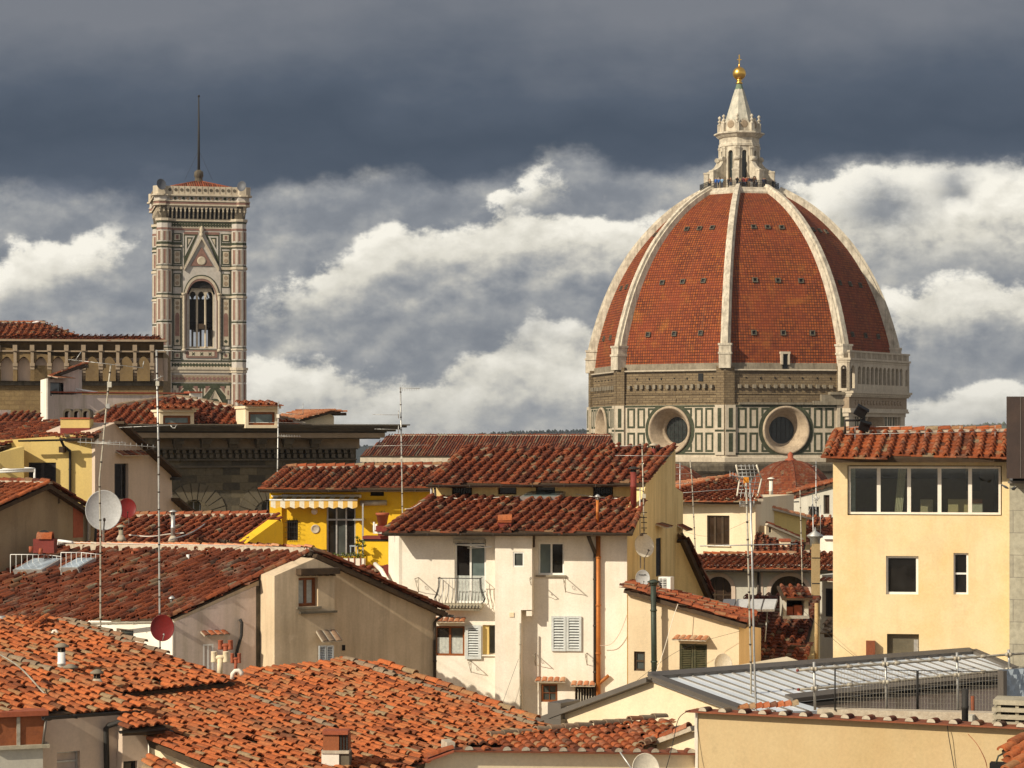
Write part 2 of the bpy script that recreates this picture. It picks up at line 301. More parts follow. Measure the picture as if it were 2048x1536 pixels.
def dome_tile_mat():
    m, t, b = new_mat('dome_tile')
    uv = t.n.new('ShaderNodeUVMap').outputs[0]
    k = t.n.new('ShaderNodeTexBrick'); t.put(k.inputs['Vector'], uv); k.offset = 0.0; k.squash = 1.0
    k.inputs['Color1'].default_value = (.32, .084, .020, 1); k.inputs['Color2'].default_value = (.145, .032, .014, 1); k.inputs['Mortar'].default_value = (.05, .017, .010, 1)
    k.inputs['Scale'].default_value = 1.0; k.inputs['Brick Width'].default_value = .47; k.inputs['Row Height'].default_value = .50
    k.inputs['Mortar Size'].default_value = .06; k.inputs['Mortar Smooth'].default_value = .3; k.inputs['Bias'].default_value = -.1
    P_ = pos(t)
    f = t.ramp(t.noise(P_, .18, 8, .68)[0], [(.40, 0.0), (.68, .75)])
    c = t.mix(f, k.outputs[0], (.24, .050, .020))
    f2 = t.ramp(t.noise(P_, .33, 8, .7)[0], [(.55, 0.0), (.75, .6)])
    c = t.mix(f2, c, (.37, .145, .03))
    # old rain streaks running down the slope from the portholes
    st = t.noise(t.vm('MULTIPLY', uv, (1.0, .055, 1.0)), 1.1, 5, .6)[0]
    c = t.mix(t.ramp(st, [(.58, 0.0), (.74, .6)]), c, (.16, .06, .032))
    spots = t.noise(P_, 1.3, 3, .5)[0]
    c = t.mix(t.ramp(spots, [(.68, 0.0), (.74, .55)]), c, (.09, .035, .022))
    t.put(b.inputs['Base Color'], c); b.inputs['Roughness'].default_value = .85; b.inputs['Specular IOR Level'].default_value = .2
    saw = t.m('FRACT', t.m('DIVIDE', t.sep(uv)[1], .5))
    bump(t, b, t.m('SUBTRACT', t.m('MULTIPLY', t.m('SUBTRACT', 1.0, saw), .6), k.outputs['Fac']), .9, .12)
dome_tile_mat()

# ------------------------------------------------------------------ mesh helpers
ORG = {}
def P(px, py, Y): return V(((px - CX) * Y / F, Y, CZ + (HOR - py) * Y / F))
class MB:
    def __init__(s, *mats): s.v = []; s.f = []; s.mi = []; s.t = []; s.sm = []; s.mats = list(mats) or ['plaster_white']; s.uv = None
    def mid(s, m):
        if m is None: return 0
        if m not in s.mats: s.mats.append(m)
        return s.mats.index(m)
    def add(s, verts, faces, m=None, tint=.5, smooth=False):
        o = len(s.v); s.v.extend(verts); k = s.mid(m)
        for f in faces:
            s.f.append(tuple(i + o for i in f)); s.mi.append(k); s.t.append(tint); s.sm.append(smooth)
        return o
    def hexa(s, c, m=None, tint=.5):   # 8 corners: bottom ring then top ring
        s.add(c, [(3, 2, 1, 0), (4, 5, 6, 7), (0, 1, 5, 4), (1, 2, 6, 5), (2, 3, 7, 6), (3, 0, 4, 7)], m, tint)
    def box(s, a, b, m=None):
        x0, y0, z0 = a; x1, y1, z1 = b
        s.hexa([V((x0, y0, z0)), V((x1, y0, z0)), V((x1, y1, z0)), V((x0, y1, z0)), V((x0, y0, z1)), V((x1, y0, z1)), V((x1, y1, z1)), V((x0, y1, z1))], m)
    def obox(s, c, ux, uy, uz, m=None, tint=.5):   # oriented box: centre and three half-vectors
        s.hexa([c - ux - uy - uz, c + ux - uy - uz, c + ux + uy - uz, c - ux + uy - uz, c - ux - uy + uz, c + ux - uy + uz, c + ux + uy + uz, c - ux + uy + uz], m, tint)
    def tube(s, path, r, n=8, m=None, cap=True, smooth=True):
        path = [V(p) for p in path]; rs = r if hasattr(r, '__len__') else [r] * len(path)
        vs = []; fs = []
        ref = None
        for i, p in enumerate(path):
            d = (path[min(i + 1, len(path) - 1)] - path[max(i - 1, 0)]).normalized()
            if ref is None:
                ref = V((0, 0, 1)) if abs(d.z) < .9 else V((1, 0, 0))
            x = d.cross(ref).normalized(); y = x.cross(d).normalized()
            ref = y
            for k in range(n):
                a = 2 * pi * k / n
                vs.append(p + (x * cos(a) + y * sin(a)) * rs[i])
        for i in range(len(path) - 1):
            for k in range(n):
                fs.append((i * n + k, i * n + (k + 1) % n, (i + 1) * n + (k + 1) % n, (i + 1) * n + k))
        s.add(vs, fs, m, smooth=smooth)
        if cap:
            o = len(s.v) - len(vs)
            s.f.append(tuple(o + k for k in reversed(range(n)))); s.f.append(tuple(o + (len(path) - 1) * n + k for k in range(n)))
            for _ in range(2): s.mi.append(s.mid(m)); s.t.append(.5); s.sm.append(False)
    def lathe(s, c, prof, n=16, m=None, ax=V((0, 0, 1)), a0=0.0, smooth=True, cap=True):
        ax = V(ax).normalized(); x = V((1, 0, 0)) if abs(ax.x) < .9 else V((0, 1, 0))
        x = (x - ax * x.dot(ax)).normalized(); y = ax.cross(x)
        vs = []; fs = []
        for (r, h) in prof:
            for k in range(n):
                a = a0 + 2 * pi * k / n
                vs.append(c + ax * h + (x * cos(a) + y * sin(a)) * r)
        for i in range(len(prof) - 1):
            for k in range(n):
                fs.append((i * n + k, i * n + (k + 1) % n, (i + 1) * n + (k + 1) % n, (i + 1) * n + k))
        o = s.add(vs, fs, m, smooth=smooth)
        if cap:
            for ring, rev in ((0, True), (len(prof) - 1, False)):
                if prof[ring][0] > 1e-4:
                    idx = [o + ring * n + k for k in range(n)]
                    s.f.append(tuple(reversed(idx)) if rev else tuple(idx)); s.mi.append(s.mid(m)); s.t.append(.5); s.sm.append(False)
    def extrude(s, loop, vec, m=None, holes=(), both=True, hole_depth=None, tint=.5):
        """flat polygon (3D points) with holes, extruded by vec; hole walls go as deep as hole_depth (or the whole way)"""
        loops = [list(loop)] + [list(h) for h in holes]
        pts = [p for l in loops for p in l]
        tris = tessellate_polygon([[p for p in l] for l in loops])
        n = V((0, 0, 0))
        for i in range(len(loop)): n += V(loop[i]).cross(V(loop[(i + 1) % len(loop)]))
        front = -vec.normalized()
        def orient(t, want):
            a, b, c = (pts[i] for i in t)
            return t if (b - a).cross(c - a).dot(want) > 0 else (t[0], t[2], t[1])
        tris = [t for t in tris if len(set(t)) == 3]
        s.add(pts, [orient(t, front) for t in tris], m, tint)
        if both and hole_depth is None:
            s.add([p + vec for p in pts], [orient(t, -front) for t in tris], m, tint)
        elif both:
            t2 = tessellate_polygon([[p for p in loops[0]]])
            s.add([p + vec for p in loops[0]], [orient(t, -front) for t in t2 if len(set(t)) == 3], m, tint)
        for li, l in enumerate(loops):
            vv = vec if (li == 0 or hole_depth is None) else vec.normalized() * hole_depth
            k = len(l); flip = (n.dot(front) > 0)
            vs = list(l) + [p + vv for p in l]
            fs = []
            for i in range(k):
                j = (i + 1) % k
                q = (i, i + k, j + k, j) if (flip == (li == 0)) else (i, j, j + k, i + k)
                fs.append(q)
            s.add(vs, fs, m, tint)
def obj(name, mb, parent=None, label=None, cat=None, group=None, kind=None, org=None):
    if parent is not None: o0 = ORG[parent]
    else: o0 = V(org) if org is not None else V((0, 0, 0))
    me = bpy.data.meshes.new(name)
    me.from_pydata([tuple(V(v) - o0) for v in mb.v], [], mb.f)
    for mn in mb.mats: me.materials.append(MATS[mn])
    me.polygons.foreach_set('material_index', mb.mi)
    me.polygons.foreach_set('use_smooth', mb.sm)
    at = me.attributes.new('tint', 'FLOAT', 'FACE'); at.data.foreach_set('value', mb.t)
    if mb.uv:
        u = me.uv_layers.new(name='UVMap')
        for i, c in enumerate(mb.uv): u.data[i].uv = c
    me.update()
    o = bpy.data.objects.new(name, me); COL.objects.link(o)
    if parent is not None: o.parent = parent
    else: o.location = o0
    ORG[o] = o0
    tag(o, label, cat, group, kind)
    return o
def tag(o, label=None, cat=None, group=None, kind=None):
    for k, v in (('label', label), ('category', cat), ('group', group), ('kind', kind)):
        if v: o[k] = v
def thing(name, label, cat, loc, group=None):
    o = bpy.data.objects.new(name, None); COL.objects.link(o); o.location = loc; o.empty_display_size = .3
    ORG[o] = V(loc); tag(o, label, cat, group); return o
def copy_thing(src, loc, label=None, rz=0.0):
    r = src.copy(); COL.objects.link(r); r.location = loc; r.rotation_euler = (0, 0, rz)
    if label: r['label'] = label
    ORG[r] = V(loc)
    for ch in list(src.children):
        c = ch.copy(); COL.objects.link(c); c.parent = r
        for g in list(ch.children):
            d = g.copy(); COL.objects.link(d); d.parent = c
    return r

class Fac:
    """a vertical wall plane through two plan points; u runs along it, d out of it towards the viewer, z up"""
    def __init__(s, a, b, c=None, e=None):
        if c is None: A, B = V(a), V(b)
        else: A, B = P(a, HOR, b), P(c, HOR, e)
        s.A = V((A.x, A.y, 0)); B = V((B.x, B.y, 0)); s.len = (B - s.A).length
        s.U = (B - s.A).normalized(); s.n = V((s.U.y, -s.U.x, 0)); s.Z = V((0, 0, 1))
    def Y(s, px):
        r = V(((px - CX) / F, 1, 0)); return s.A.dot(s.n) / r.dot(s.n)
    def u(s, px):
        Y = s.Y(px); return (V(((px - CX) * Y / F, Y, 0)) - s.A).dot(s.U)
    def z(s, px, py): return CZ + (HOR - py) * s.Y(px) / F
    def w(s, u, z, d=0.0): return s.A + s.U * u + s.n * d + V((0, 0, z))
    def pt(s, px, py, d=0.0): return s.w(s.u(px), s.z(px, py), d)
    def rect(s, r):
        x0, y0, x1, y1 = r; xm = (x0 + x1) / 2
        return s.u(x0), s.u(x1), s.z(xm, y1), s.z(xm, y0)
    def box(s, mb, u0, u1, d0, d1, z0, z1, m=None):
        mb.hexa([s.w(u0, z0, d1), s.w(u1, z0, d1), s.w(u1, z0, d0), s.w(u0, z0, d0), s.w(u0, z1, d1), s.w(u1, z1, d1), s.w(u1, z1, d0), s.w(u0, z1, d0)], m)
    def pbox(s, mb, r, d0, d1, m=None):
        u0, u1, z0, z1 = s.rect(r); s.box(mb, u0, u1, d0, d1, z0, z1, m)
    def loop(s, pts):
        out = []
        for p in pts:
            out.append(s.w(s.u(p[0]), 0.0) if p[1] == 'g' else s.pt(p[0], p[1]))
        return out
    def hole(s, r):
        if len(r) == 4 and not hasattr(r[0], '__len__'):
            u0, u1, z0, z1 = s.rect(r); return [s.w(u0, z0), s.w(u1, z0), s.w(u1, z1), s.w(u0, z1)]
        return [s.pt(*p) for p in r]
    def wall(s, mb, outline, holes=(), depth=6.0, reveal=.22, m=None, back=None):
        vec = (back.normalized() if back else -s.n) * depth
        mb.extrude(s.loop(outline), vec, m, [s.hole(h) for h in holes], True, reveal if holes else None)
    def tube(s, mb, pts, r, n=8, m=None): mb.tube([s.pt(a, b, d) for a, b, d in pts], r, n, m)
def arch(x0, y0, x1, y1, n=10, pointed=0.0):
    """pixel outline of an arched opening, foot at y1, crown at y0"""
    r = (x1 - x0) / 2; cx = (x0 + x1) / 2; pts = [(x0, y1), (x1, y1)]
    ys = y0 + r * (1 + pointed)
    for i in range(n + 1):
        a = pi * i / n
        k = 1 + pointed * sin(a) ** 3
        pts.append((cx + r * cos(a), ys - r * sin(a) * k))
    return pts
def window(fac, r, parent, fm='paint_white', pm='pane_dark', cols=2, rows=1, fw=.06, rec=.20, name='window', sill=None, curtain=None, pane_mats=None, mw=None):
    u0, u1, z0, z1 = fac.rect(r); mb = MB(fm); d0, d1 = -rec - .06, -rec + .02
    mw = mw or fw
    fac.box(mb, u0, u0 + fw, d0, d1, z0, z1); fac.box(mb, u1 - fw, u1, d0, d1, z0, z1)
    fac.box(mb, u0 + fw, u1 - fw, d0, d1, z1 - fw, z1); fac.box(mb, u0 + fw, u1 - fw, d0, d1, z0, z0 + fw)
    for i in range(1, cols):
        uc = u0 + (u1 - u0) * i / cols; fac.box(mb, uc - mw / 2, uc + mw / 2, d0 + .004, d1 - .004, z0 + fw, z1 - fw)
    for i in range(1, rows):
        zc = z0 + (z1 - z0) * i / rows; fac.box(mb, u0 + fw, u1 - fw, d0 + .008, d1 - .008, zc - mw / 2, zc + mw / 2)
    o = obj(name, mb, parent)
    for i in range(cols):
        pmx = pane_mats[i] if pane_mats else pm
        pb = MB(pmx); a = u0 + (u1 - u0) * i / cols; b = u0 + (u1 - u0) * (i + 1) / cols
        fac.box(pb, a + .003, b - .003, d0 - .05, d0 + .03, z0 + .003, z1 - .003); obj('pane', pb, o)
    if curtain:
        cb = MB('curtain'); n = 14; zt = z0 + fw + (z1 - z0 - 2 * fw) * curtain
        for i in range(n):
            a = u0 + fw + (u1 - u0 - 2 * fw) * i / n; b = u0 + fw + (u1 - u0 - 2 * fw) * (i + 1) / n
            da, db = (.034, .040) if i % 2 else (.040, .034)
            cb.add([fac.w(a, z0 + fw, d0 + da), fac.w(b, z0 + fw, d0 + db), fac.w(b, zt, d0 + db), fac.w(a, zt, d0 + da)], [(0, 1, 2, 3)])
        obj('curtain', cb, o)
    if sill:
        sb = MB(sill); fac.box(sb, u0 - .08, u1 + .08, -rec, .09, z0 - .07, z0 - .003); obj('sill', sb, o)
    return o
def shutter(fac, r, parent, m='shutter_pale', slats=14, d=.04, closed=True, fw=.07):
    u0, u1, z0, z1 = fac.rect(r); mb = MB(m)
    fac.box(mb, u0, u0 + fw, d, d + .045, z0, z1); fac.box(mb, u1 - fw, u1, d, d + .045, z0, z1)
    fac.box(mb, u0 + fw, u1 - fw, d, d + .045, z1 - fw, z1); fac.box(mb, u0 + fw, u1 - fw, d, d + .045, z0, z0 + fw)
    h = (z1 - z0 - 2 * fw) / slats
    for i in range(slats):
        zc = z0 + fw + h * (i + .5)
        c = fac.w((u0 + u1) / 2, zc, d + .018)
        mb.obox(c, fac.U * ((u1 - u0) / 2 - fw), fac.n * .017 + V((0, 0, -h * .26)), V((0, 0, .006)) + fac.n * .003)
    if closed: fac.box(mb, u0 + fw, u1 - fw, d - .012, d - .006, z0 + fw, z1 - fw, 'black')
    return obj('shutter', mb, parent)

# ------------------------------------------------------------------ tiled roofs
class Plane:
    def __init__(s, p0, n): s.p0 = V(p0); s.n = V(n).normalized() if V(n).z > 0 else -V(n).normalized()
    @staticmethod
    def three(a, b, c):
        a, b, c = (V(q) if isinstance(q, V) else P(*q) for q in (a, b, c)); return Plane(a, (b - a).cross(c - a))
    @staticmethod
    def grad(p, d, slope):
        p = V(p) if isinstance(p, V) else P(*p); d = V((d[0], d[1], 0)).normalized(); return Plane(p, V((d.x * slope, d.y * slope, 1)))
    def hit(s, px, py):
        r = V(((px - CX) / F, 1, (HOR - py) / F)); o = V((0, 0, CZ))
        return o + r * ((s.p0 - o).dot(s.n) / r.dot(s.n))
    def down(s):
        d = V((s.n.x, s.n.y, 0)); d = d - s.n * d.dot(s.n); return d.normalized()
    def zat(s, x, y): return s.p0.z - (s.n.x * (x - s.p0.x) + s.n.y * (y - s.p0.y)) / s.n.z
def inside(p, poly):
    c = False; j = len(poly) - 1
    for i in range(len(poly)):
        a, b = poly[i], poly[j]
        if (a[1] > p[1]) != (b[1] > p[1]) and p[0] < (b[0] - a[0]) * (p[1] - a[1]) / (b[1] - a[1]) + a[0]: c = not c
        j = i
    return c
def coppo(mb, o, a, d, n, r0, r1, L, h0, h1, tint, m=None, k=5, rim=True, flat=.91):
    vs = []
    for r, t, h in ((r0, 0.0, h0), (r1, L, h1)):
        for i in range(k + 1):
            q = pi * i / k
            vs.append(o + a * (r * cos(q)) + d * t + n * (h + r * flat * sin(q)))
    fs = [(i, i + 1, i + k + 2, i + k + 1) for i in range(k)]
    mb.add(vs, fs, m, tint, True)
    if rim:
        ri = r1 * (.72 if flat > .9 else .58); vs = []
        for r in (r1, ri):
            for i in range(k + 1):
                q = pi * i / k; vs.append(o + a * (r * cos(q)) + d * L + n * (h1 + r * flat * sin(q)))
        mb.add(vs, [(i, i + 1, i + k + 2, i + k + 1) for i in range(k)], m, min(1, tint * .8), False)
def tiles(mb, pl, poly3, pitch=.36, course=.33, style='emb', m='tile_old', ddir=None, seed=1, rim=True, k=5, jit=1.0, tbias=0.0, lich=None, skip=None):
    rnd = random.Random(seed); n = pl.n
    d = ddir.normalized() if ddir else pl.down()
    d = (d - n * d.dot(n)).normalized(); a = d.cross(n).normalized()
    if a.x < 0: a = -a
    o = poly3[0]; poly = [((p - o).dot(a), (p - o).dot(d)) for p in poly3]
    s0 = min(p[0] for p in poly); s1 = max(p[0] for p in poly); t1 = max(p[1] for p in poly); t0 = min(p[1] for p in poly)
    nc = int((s1 - s0) / pitch) + 2; nr = int((t1 - t0) / course) + 2
    for i in range(-1, nc):
        colj = rnd.gauss(0, .008) * jit; colb = rnd.gauss(0, .10); stag = rnd.uniform(-.10, .10) * course * jit * (2.4 if style == 'cop' else 1)
        for j in range(nr):
            te = t1 - course * j + stag * (0 if j == 0 else 1); ts = te - course
            for kind in (0, 1):
                s = s0 + (i + .5 * kind) * pitch + colj
                tm = (ts + te) / 2
                if not inside((s, tm), poly): continue
                if skip and skip(s, tm): continue
                tint = min(1, max(0, rnd.gauss(.5 + colb + tbias, .13 if style == 'emb' else .19)))
                if rnd.random() < (.045 if style == 'emb' else .07): tint = rnd.choice((.05, .95, 1.0, .9))
                sj = s + rnd.gauss(0, .006) * jit; aj = rnd.gauss(0, .016) * jit; hj = rnd.gauss(0, .004) * jit
                dd = (d + a * aj).normalized(); aa = (a - d * aj).normalized()
                base = o + aa * sj + dd * ts + n * hj
                if kind == 1:          # cover tile
                    L = course * 1.22
                    coppo(mb, base - dd * course * .2, aa, dd, n, pitch * (.20 if style == 'emb' else .33), pitch * (.26 if style == 'emb' else .41), L, .05 if style == 'emb' else .022, .085 if style == 'emb' else .05, tint, m, k, rim, 1.15 if style == 'emb' else .8)
                elif style == 'emb':   # flat pan tile with a lip
                    w = pitch * .5
                    vs = [base - aa * w - dd * .04, base + aa * w - dd * .04, base + aa * w + dd * course + n * .05, base - aa * w + dd * course + n * .05,
                          base + aa * w + dd * course - n * .002, base - aa * w + dd * course - n * .002]
                    mb.add(vs, [(0, 3, 2, 1), (3, 5, 4, 2)], m, rnd.choice((.9, 1.0)) if rnd.random() < .10 else max(0, tint - .06))
                else:                  # hollow pan
                    w = pitch * .52; vs = []
                    for tt, hh in ((-.03, 0.0), (course, .035)):
                        for q in (-1, -.5, 0, .5, 1):
                            vs.append(base + aa * (w * q) + dd * tt + n * (hh + .05 * q * q))
                    mb.add(vs, [(q, q + 5, q + 6, q + 1) for q in range(4)], m, max(0, tint - .12), True)
def ridge_row(mb, p0, p1, up=None, r=.13, L=.42, m='tile_old', seed=3, rise=.0, mort=True):
    rnd = random.Random(seed); d = (p1 - p0); tot = d.length; d = d / tot; n = up or V((0, 0, 1)); n = (n - d * n.dot(d)).normalized(); a = d.cross(n)
    if mort: mb.obox((p0 + p1) / 2 + n * (rise + .0), d * (tot / 2), a * (r * .95), n * .055, 'mortar')
    for i in range(int(tot / L)):
        coppo(mb, p0 + d * (i * L - .03) + n * (rise + rnd.gauss(.01, .008)) + a * rnd.gauss(0, .008), a, d, n, r * .9, r * 1.08, L * 1.12, .02, .045, min(1, max(0, rnd.gauss(.62, .2))), m, 6)
def roof(parent, pl, outline, ridges=(), verges=(), name='roof', m='tile_old', thick=.14, under='wood_dark', label=None, ridge_m=None, **kw):
    pts = [q if isinstance(q, V) else pl.hit(*q) for q in outline]
    mb = MB(m)
    mb.extrude([p - pl.n * .012 for p in pts], -pl.n * thick, under)
    if 'ddir' in kw and kw['ddir'] is not None and not isinstance(kw['ddir'], V):
        (x0, y0), (x1, y1) = kw['ddir']; kw['ddir'] = pl.hit(x1, y1) - pl.hit(x0, y0)
    tiles(mb, pl, pts, m=m, **kw)
    for i, j in ridges: ridge_row(mb, pts[i], pts[j], V((0, 0, 1)), m=ridge_m or m, rise=.06, seed=i + 5)
    for i, j in verges: ridge_row(mb, pts[i] - pl.n * 0, pts[j], pl.n, r=.10, m=ridge_m or m, rise=.05, seed=i + 11, mort=False)
    return obj(name, mb, parent, label), pts
def gutter(parent, p0, p1, r=.075, m='gutter', name='gutter'):
    mb = MB(m); d = (p1 - p0).normalized(); up = V((0, 0, 1)); a = d.cross(up).normalized(); n = 6; vs = []
    for rr in (r, r * .82):
        for p in (p0, p1):
            for i in range(n + 1):
                q = pi + pi * i / n; vs.append(p + a * (rr * cos(q)) + up * (rr * sin(q)))
    k = n + 1; fs = []
    for i in range(n):
        fs += [(i, i + k, i + k + 1, i + 1), (2 * k + i, 2 * k + i + 1, 3 * k + i + 1, 3 * k + i)]
    fs += [(0, 2 * k, 3 * k, k), (n, n + k, n + 3 * k, n + 2 * k)]
    fs += [(i, i + 1, 2 * k + i + 1, 2 * k + i) for i in range(n)] + [(k + i, 3 * k + i, 3 * k + i + 1, k + i + 1) for i in range(n)]
    mb.add(vs, fs, smooth=False)
    L = (p1 - p0).length
    for i in range(int(L / 1.2)):
        c = p0 + d * (i * 1.2 + .5); mb.obox(c - up * r * .55, d * .015, a * r * 1.06, up * r * .55)
    return obj(name, mb, parent)
def canopy(fac, r, parent, out=.38, m='tile_old', drop=.10):
    """little tiled hood over an opening; r is its front edge rectangle in pixels"""
    u0, u1, z0, z1 = fac.rect(r); mb = MB(m)
    a = [fac.w(u0, z1 + drop, 0), fac.w(u1, z1 + drop, 0), fac.w(u1, z1, out), fac.w(u0, z1, out)]
    mb.extrude(a, V((0, 0, -.05)), 'mortar')
    n = max(2, int((u1 - u0) / .2)); dd = (a[3] - a[0]).normalized(); nn = fac.U.cross(dd).normalized()
    if nn.z < 0: nn = -nn
    for i in range(n):
        coppo(mb, a[0] + fac.U * ((i + .5) * (u1 - u0) / n), fac.U, dd, nn, .085, .10, (a[3] - a[0]).length + .03, .0, .005, random.random(), m, 5, True, .35)
    return obj('canopy', mb, parent)
# ------------------------------------------------------------------ ground and far hills
gm = MB('ground'); gm.add([V((-9000, -3000, 0)), V((9000, -3000, 0)), V((9000, 9000, 0)), V((-9000, 9000, 0))], [(0, 1, 2, 3)])
obj('ground', gm, kind='structure')
def hill(name, Y, pts, mat, depth=600, bumps=0, seed=1, size=7):
    """ridge line (pixels) at distance Y, falling to the plain on both sides; tree crowns along the ridge"""
    rnd = random.Random(seed); mb = MB(mat)
    top = [P(a, b, Y) for a, b in pts]; n = len(top)
    vs = top + [V((p.x, Y - depth, -2)) for p in top] + [V((p.x, Y + depth, -2)) for p in top]
    fs = [(i, i + n, i + n + 1, i + 1) for i in range(n - 1)] + [(i, i + 1, i + 2 * n + 1, i + 2 * n) for i in range(n - 1)]
    mb.add(vs, fs, smooth=True)
    for i in range(bumps):
        k = rnd.random() * (n - 1.001); j = int(k); q = top[j].lerp(top[j + 1], k - j)
        s = size * rnd.uniform(.5, 1.5); c = q + V((rnd.uniform(-s, s), rnd.uniform(-30, 10), rnd.uniform(-.4, .35) * s))
        mb.lathe(c, [(.1, -s * .7), (s * .55, -s * .5), (s * .62, 0), (s * .4, s * .5), (.1, s * .9)], 7, mat, cap=False)
    obj(name, mb, kind='structure')
hill('wooded_hill', 3300, [(560, 905), (760, 890), (880, 877), (960, 870), (1010, 866), (1060, 865), (1110, 863), (1160, 862), (1230, 864), (1320, 872), (1500, 890)], 'hill_forest', bumps=420, seed=3, size=2.3)
hill('far_hill', 5200, [(1500, 890), (1700, 872), (1820, 861), (1880, 856), (1920, 852), (1960, 850), (2000, 849), (2080, 846), (2300, 850), (2600, 870)], 'hill_green', bumps=120, seed=5, size=4)

# ------------------------------------------------------------------ the cathedral
YC = 420.0
CC = V(((1484 - CX) * YC / F, YC, 0.0)); ROT = -11.5
cath = thing('cathedral', 'great cathedral with ribbed red tiled dome and green and white marble drum', 'cathedral', CC)
def od(deg): return V((sin(radians(deg)), -cos(radians(deg)), 0))
def oc(k, R, z=0.0): return CC + od(ROT + 45 * k) * R + V((0, 0, z))
def oring(mb, prof, m=None, off=0.0, smooth=False, n=8):
    """octagonal mouldings: list of (corner radius, height)"""
    vs = [CC + od(ROT + off + 360 / n * k) * R + V((0, 0, z)) for R, z in prof for k in range(n)]
    fs = [(i * n + k, i * n + (k + 1) % n, (i + 1) * n + (k + 1) % n, (i + 1) * n + k) for i in range(len(prof) - 1) for k in range(n)]
    mb.add(vs, fs, m, smooth=smooth)
RD = 28.05
ZM0, ZM1, ZB1, ZS = 44.0, 52.55, 58.25, 59.5      # marble foot and top, masonry top, springing of the shell
# lower body and weathered ledge
mb = MB('marble_white')
oring(mb, [(RD - 1.0, 0), (RD - 1.0, 41.0), (RD + .3, 41.2)], 'marble_white')
obj('drum_base', mb, cath)
mb = MB('stone_dark')
oring(mb, [(RD + .35, 40.9), (RD + .9, 41.3), (RD + 1.2, 42.2), (RD + 1.2, 42.5), (RD + .4, 42.9)], 'stone_dark')
oring(mb, [(RD + .45, 42.75), (RD + .45, 43.6), (RD + .15, 43.75), (RD + .15, 44.05), (RD - 1, 44.1)], 'marble_white')
obj('ledge', mb, cath)
# marble storey with round windows
drum = MB('marble_white'); inlay = MB('marble_green')
for k in range(8):
    f = Fac(oc(k, RD), oc(k + 1, RD)); w = f.len; cz, rr = 48.25, 4.05
    hole = [f.w(w / 2 + rr * cos(2 * pi * i / 36), cz + rr * sin(2 * pi * i / 36)) for i in range(36)]
    drum.extrude([f.w(0, ZM0), f.w(w, ZM0), f.w(w, ZM1), f.w(0, ZM1)], -f.n * .5, 'marble_white', [hole], both=False)
    for s0, s1 in ((0.0, 1.75), (w - 1.75, w)):
        f.box(drum, s0, s1, 0, .38, ZM0 + .05, ZM1 - .02, 'marble_white')
        for z0, z1 in ((44.6, 47.75), (48.7, 52.0)):
            f.box(inlay, s0 + .55, s1 - .5, .33, .42, z0, z1, 'marble_green')
        f.box(inlay, s0 + .02, s1 - .02, .33, .415, 48.0, 48.35, 'marble_green')
    def frame(u0, u1, z0, z1, t=.34, sides='lrbt'):
        if 'l' in sides: f.box(inlay, u0, u0 + t, -.02, .05, z0, z1, 'marble_green')
        if 'r' in sides: f.box(inlay, u1 - t, u1, -.02, .05, z0, z1, 'marble_green')
        if 'b' in sides: f.box(inlay, u0 + t, u1 - t, -.02, .05, z0, z0 + t, 'marble_green')
        if 't' in sides: f.box(inlay, u0 + t, u1 - t, -.02, .05, z1 - t, z1, 'marble_green')
    for z0, z1, top in ((44.55, 47.85, False), (48.6, 52.05, True)):
        for side in (-1, 1):
            for a, b in ((6.95, 8.5), (4.95, 6.45)):
                u0, u1 = sorted((w / 2 + side * a, w / 2 + side * b)); frame(u0, u1, z0, z1)
            a, b = 2.55, 4.35
            u0, u1 = sorted((w / 2 + side * a, w / 2 + side * b))
            zz = cz + (2.35 if top else -2.35)
            lo_, hi_ = (max(z0, zz), z1) if top else (z0, min(z1, zz))
            oside = 'r' if side > 0 else 'l'
            frame(u0, u1, lo_, hi_, sides=oside + ('t' if top else 'b'))
    f.box(inlay, 1.76, w - 1.76, -.02, .06, 52.2, ZM1 - .04, 'marble_green'); f.box(inlay, 1.76, w - 1.76, -.02, .055, 44.08, 44.36, 'marble_green')
    ring = []
    for i in range(36):      # green ring about the window
        a0, a1 = 2 * pi * i / 36, 2 * pi * (i + 1) / 36
        c = [f.w(w / 2 + q * cos(a), min(52.5, max(44.1, cz + q * sin(a))), .07) for q, a in ((rr, a0), (4.85, a0), (4.85, a1), (rr, a1))]
        inlay.add(c, [(0, 1, 2, 3)], 'marble_green')
    ow = MB('oculus_stone')
    ow.lathe(f.w(w / 2, cz, 0), [(4.02, -.05), (4.16, .10), (4.10, .38), (3.85, .42), (3.72, .30), (3.62, .12), (3.4, -.2), (3.0, -.95), (2.62, -1.8), (2.5, -2.1), (2.35, -2.1), (2.3, -2.9)], 40, ax=f.n, cap=False)
    o = obj('round_window', ow, cath)
    pm = MB('pane_church'); pm.lathe(f.w(w / 2, cz, -2.85), [(2.4, 0), (2.4, .05)], 32, ax=f.n, smooth=False); obj('pane', pm, o)
    gm = MB('iron')
    for i in range(-2, 3):
        hh = sqrt(2.3 ** 2 - (i * .8) ** 2); f.box(gm, w / 2 + i * .8 - .04, w / 2 + i * .8 + .04, -2.79, -2.72, cz - hh, cz + hh)
    for i in range(-3, 4):
        hh = sqrt(2.3 ** 2 - (i * .65) ** 2); f.box(gm, w / 2 - hh, w / 2 + hh, -2.785, -2.725, cz + i * .65 - .025, cz + i * .65 + .025)
    obj('grille', gm, o)
od_ = obj('marble_drum', drum, cath); obj('inlay', inlay, od_)
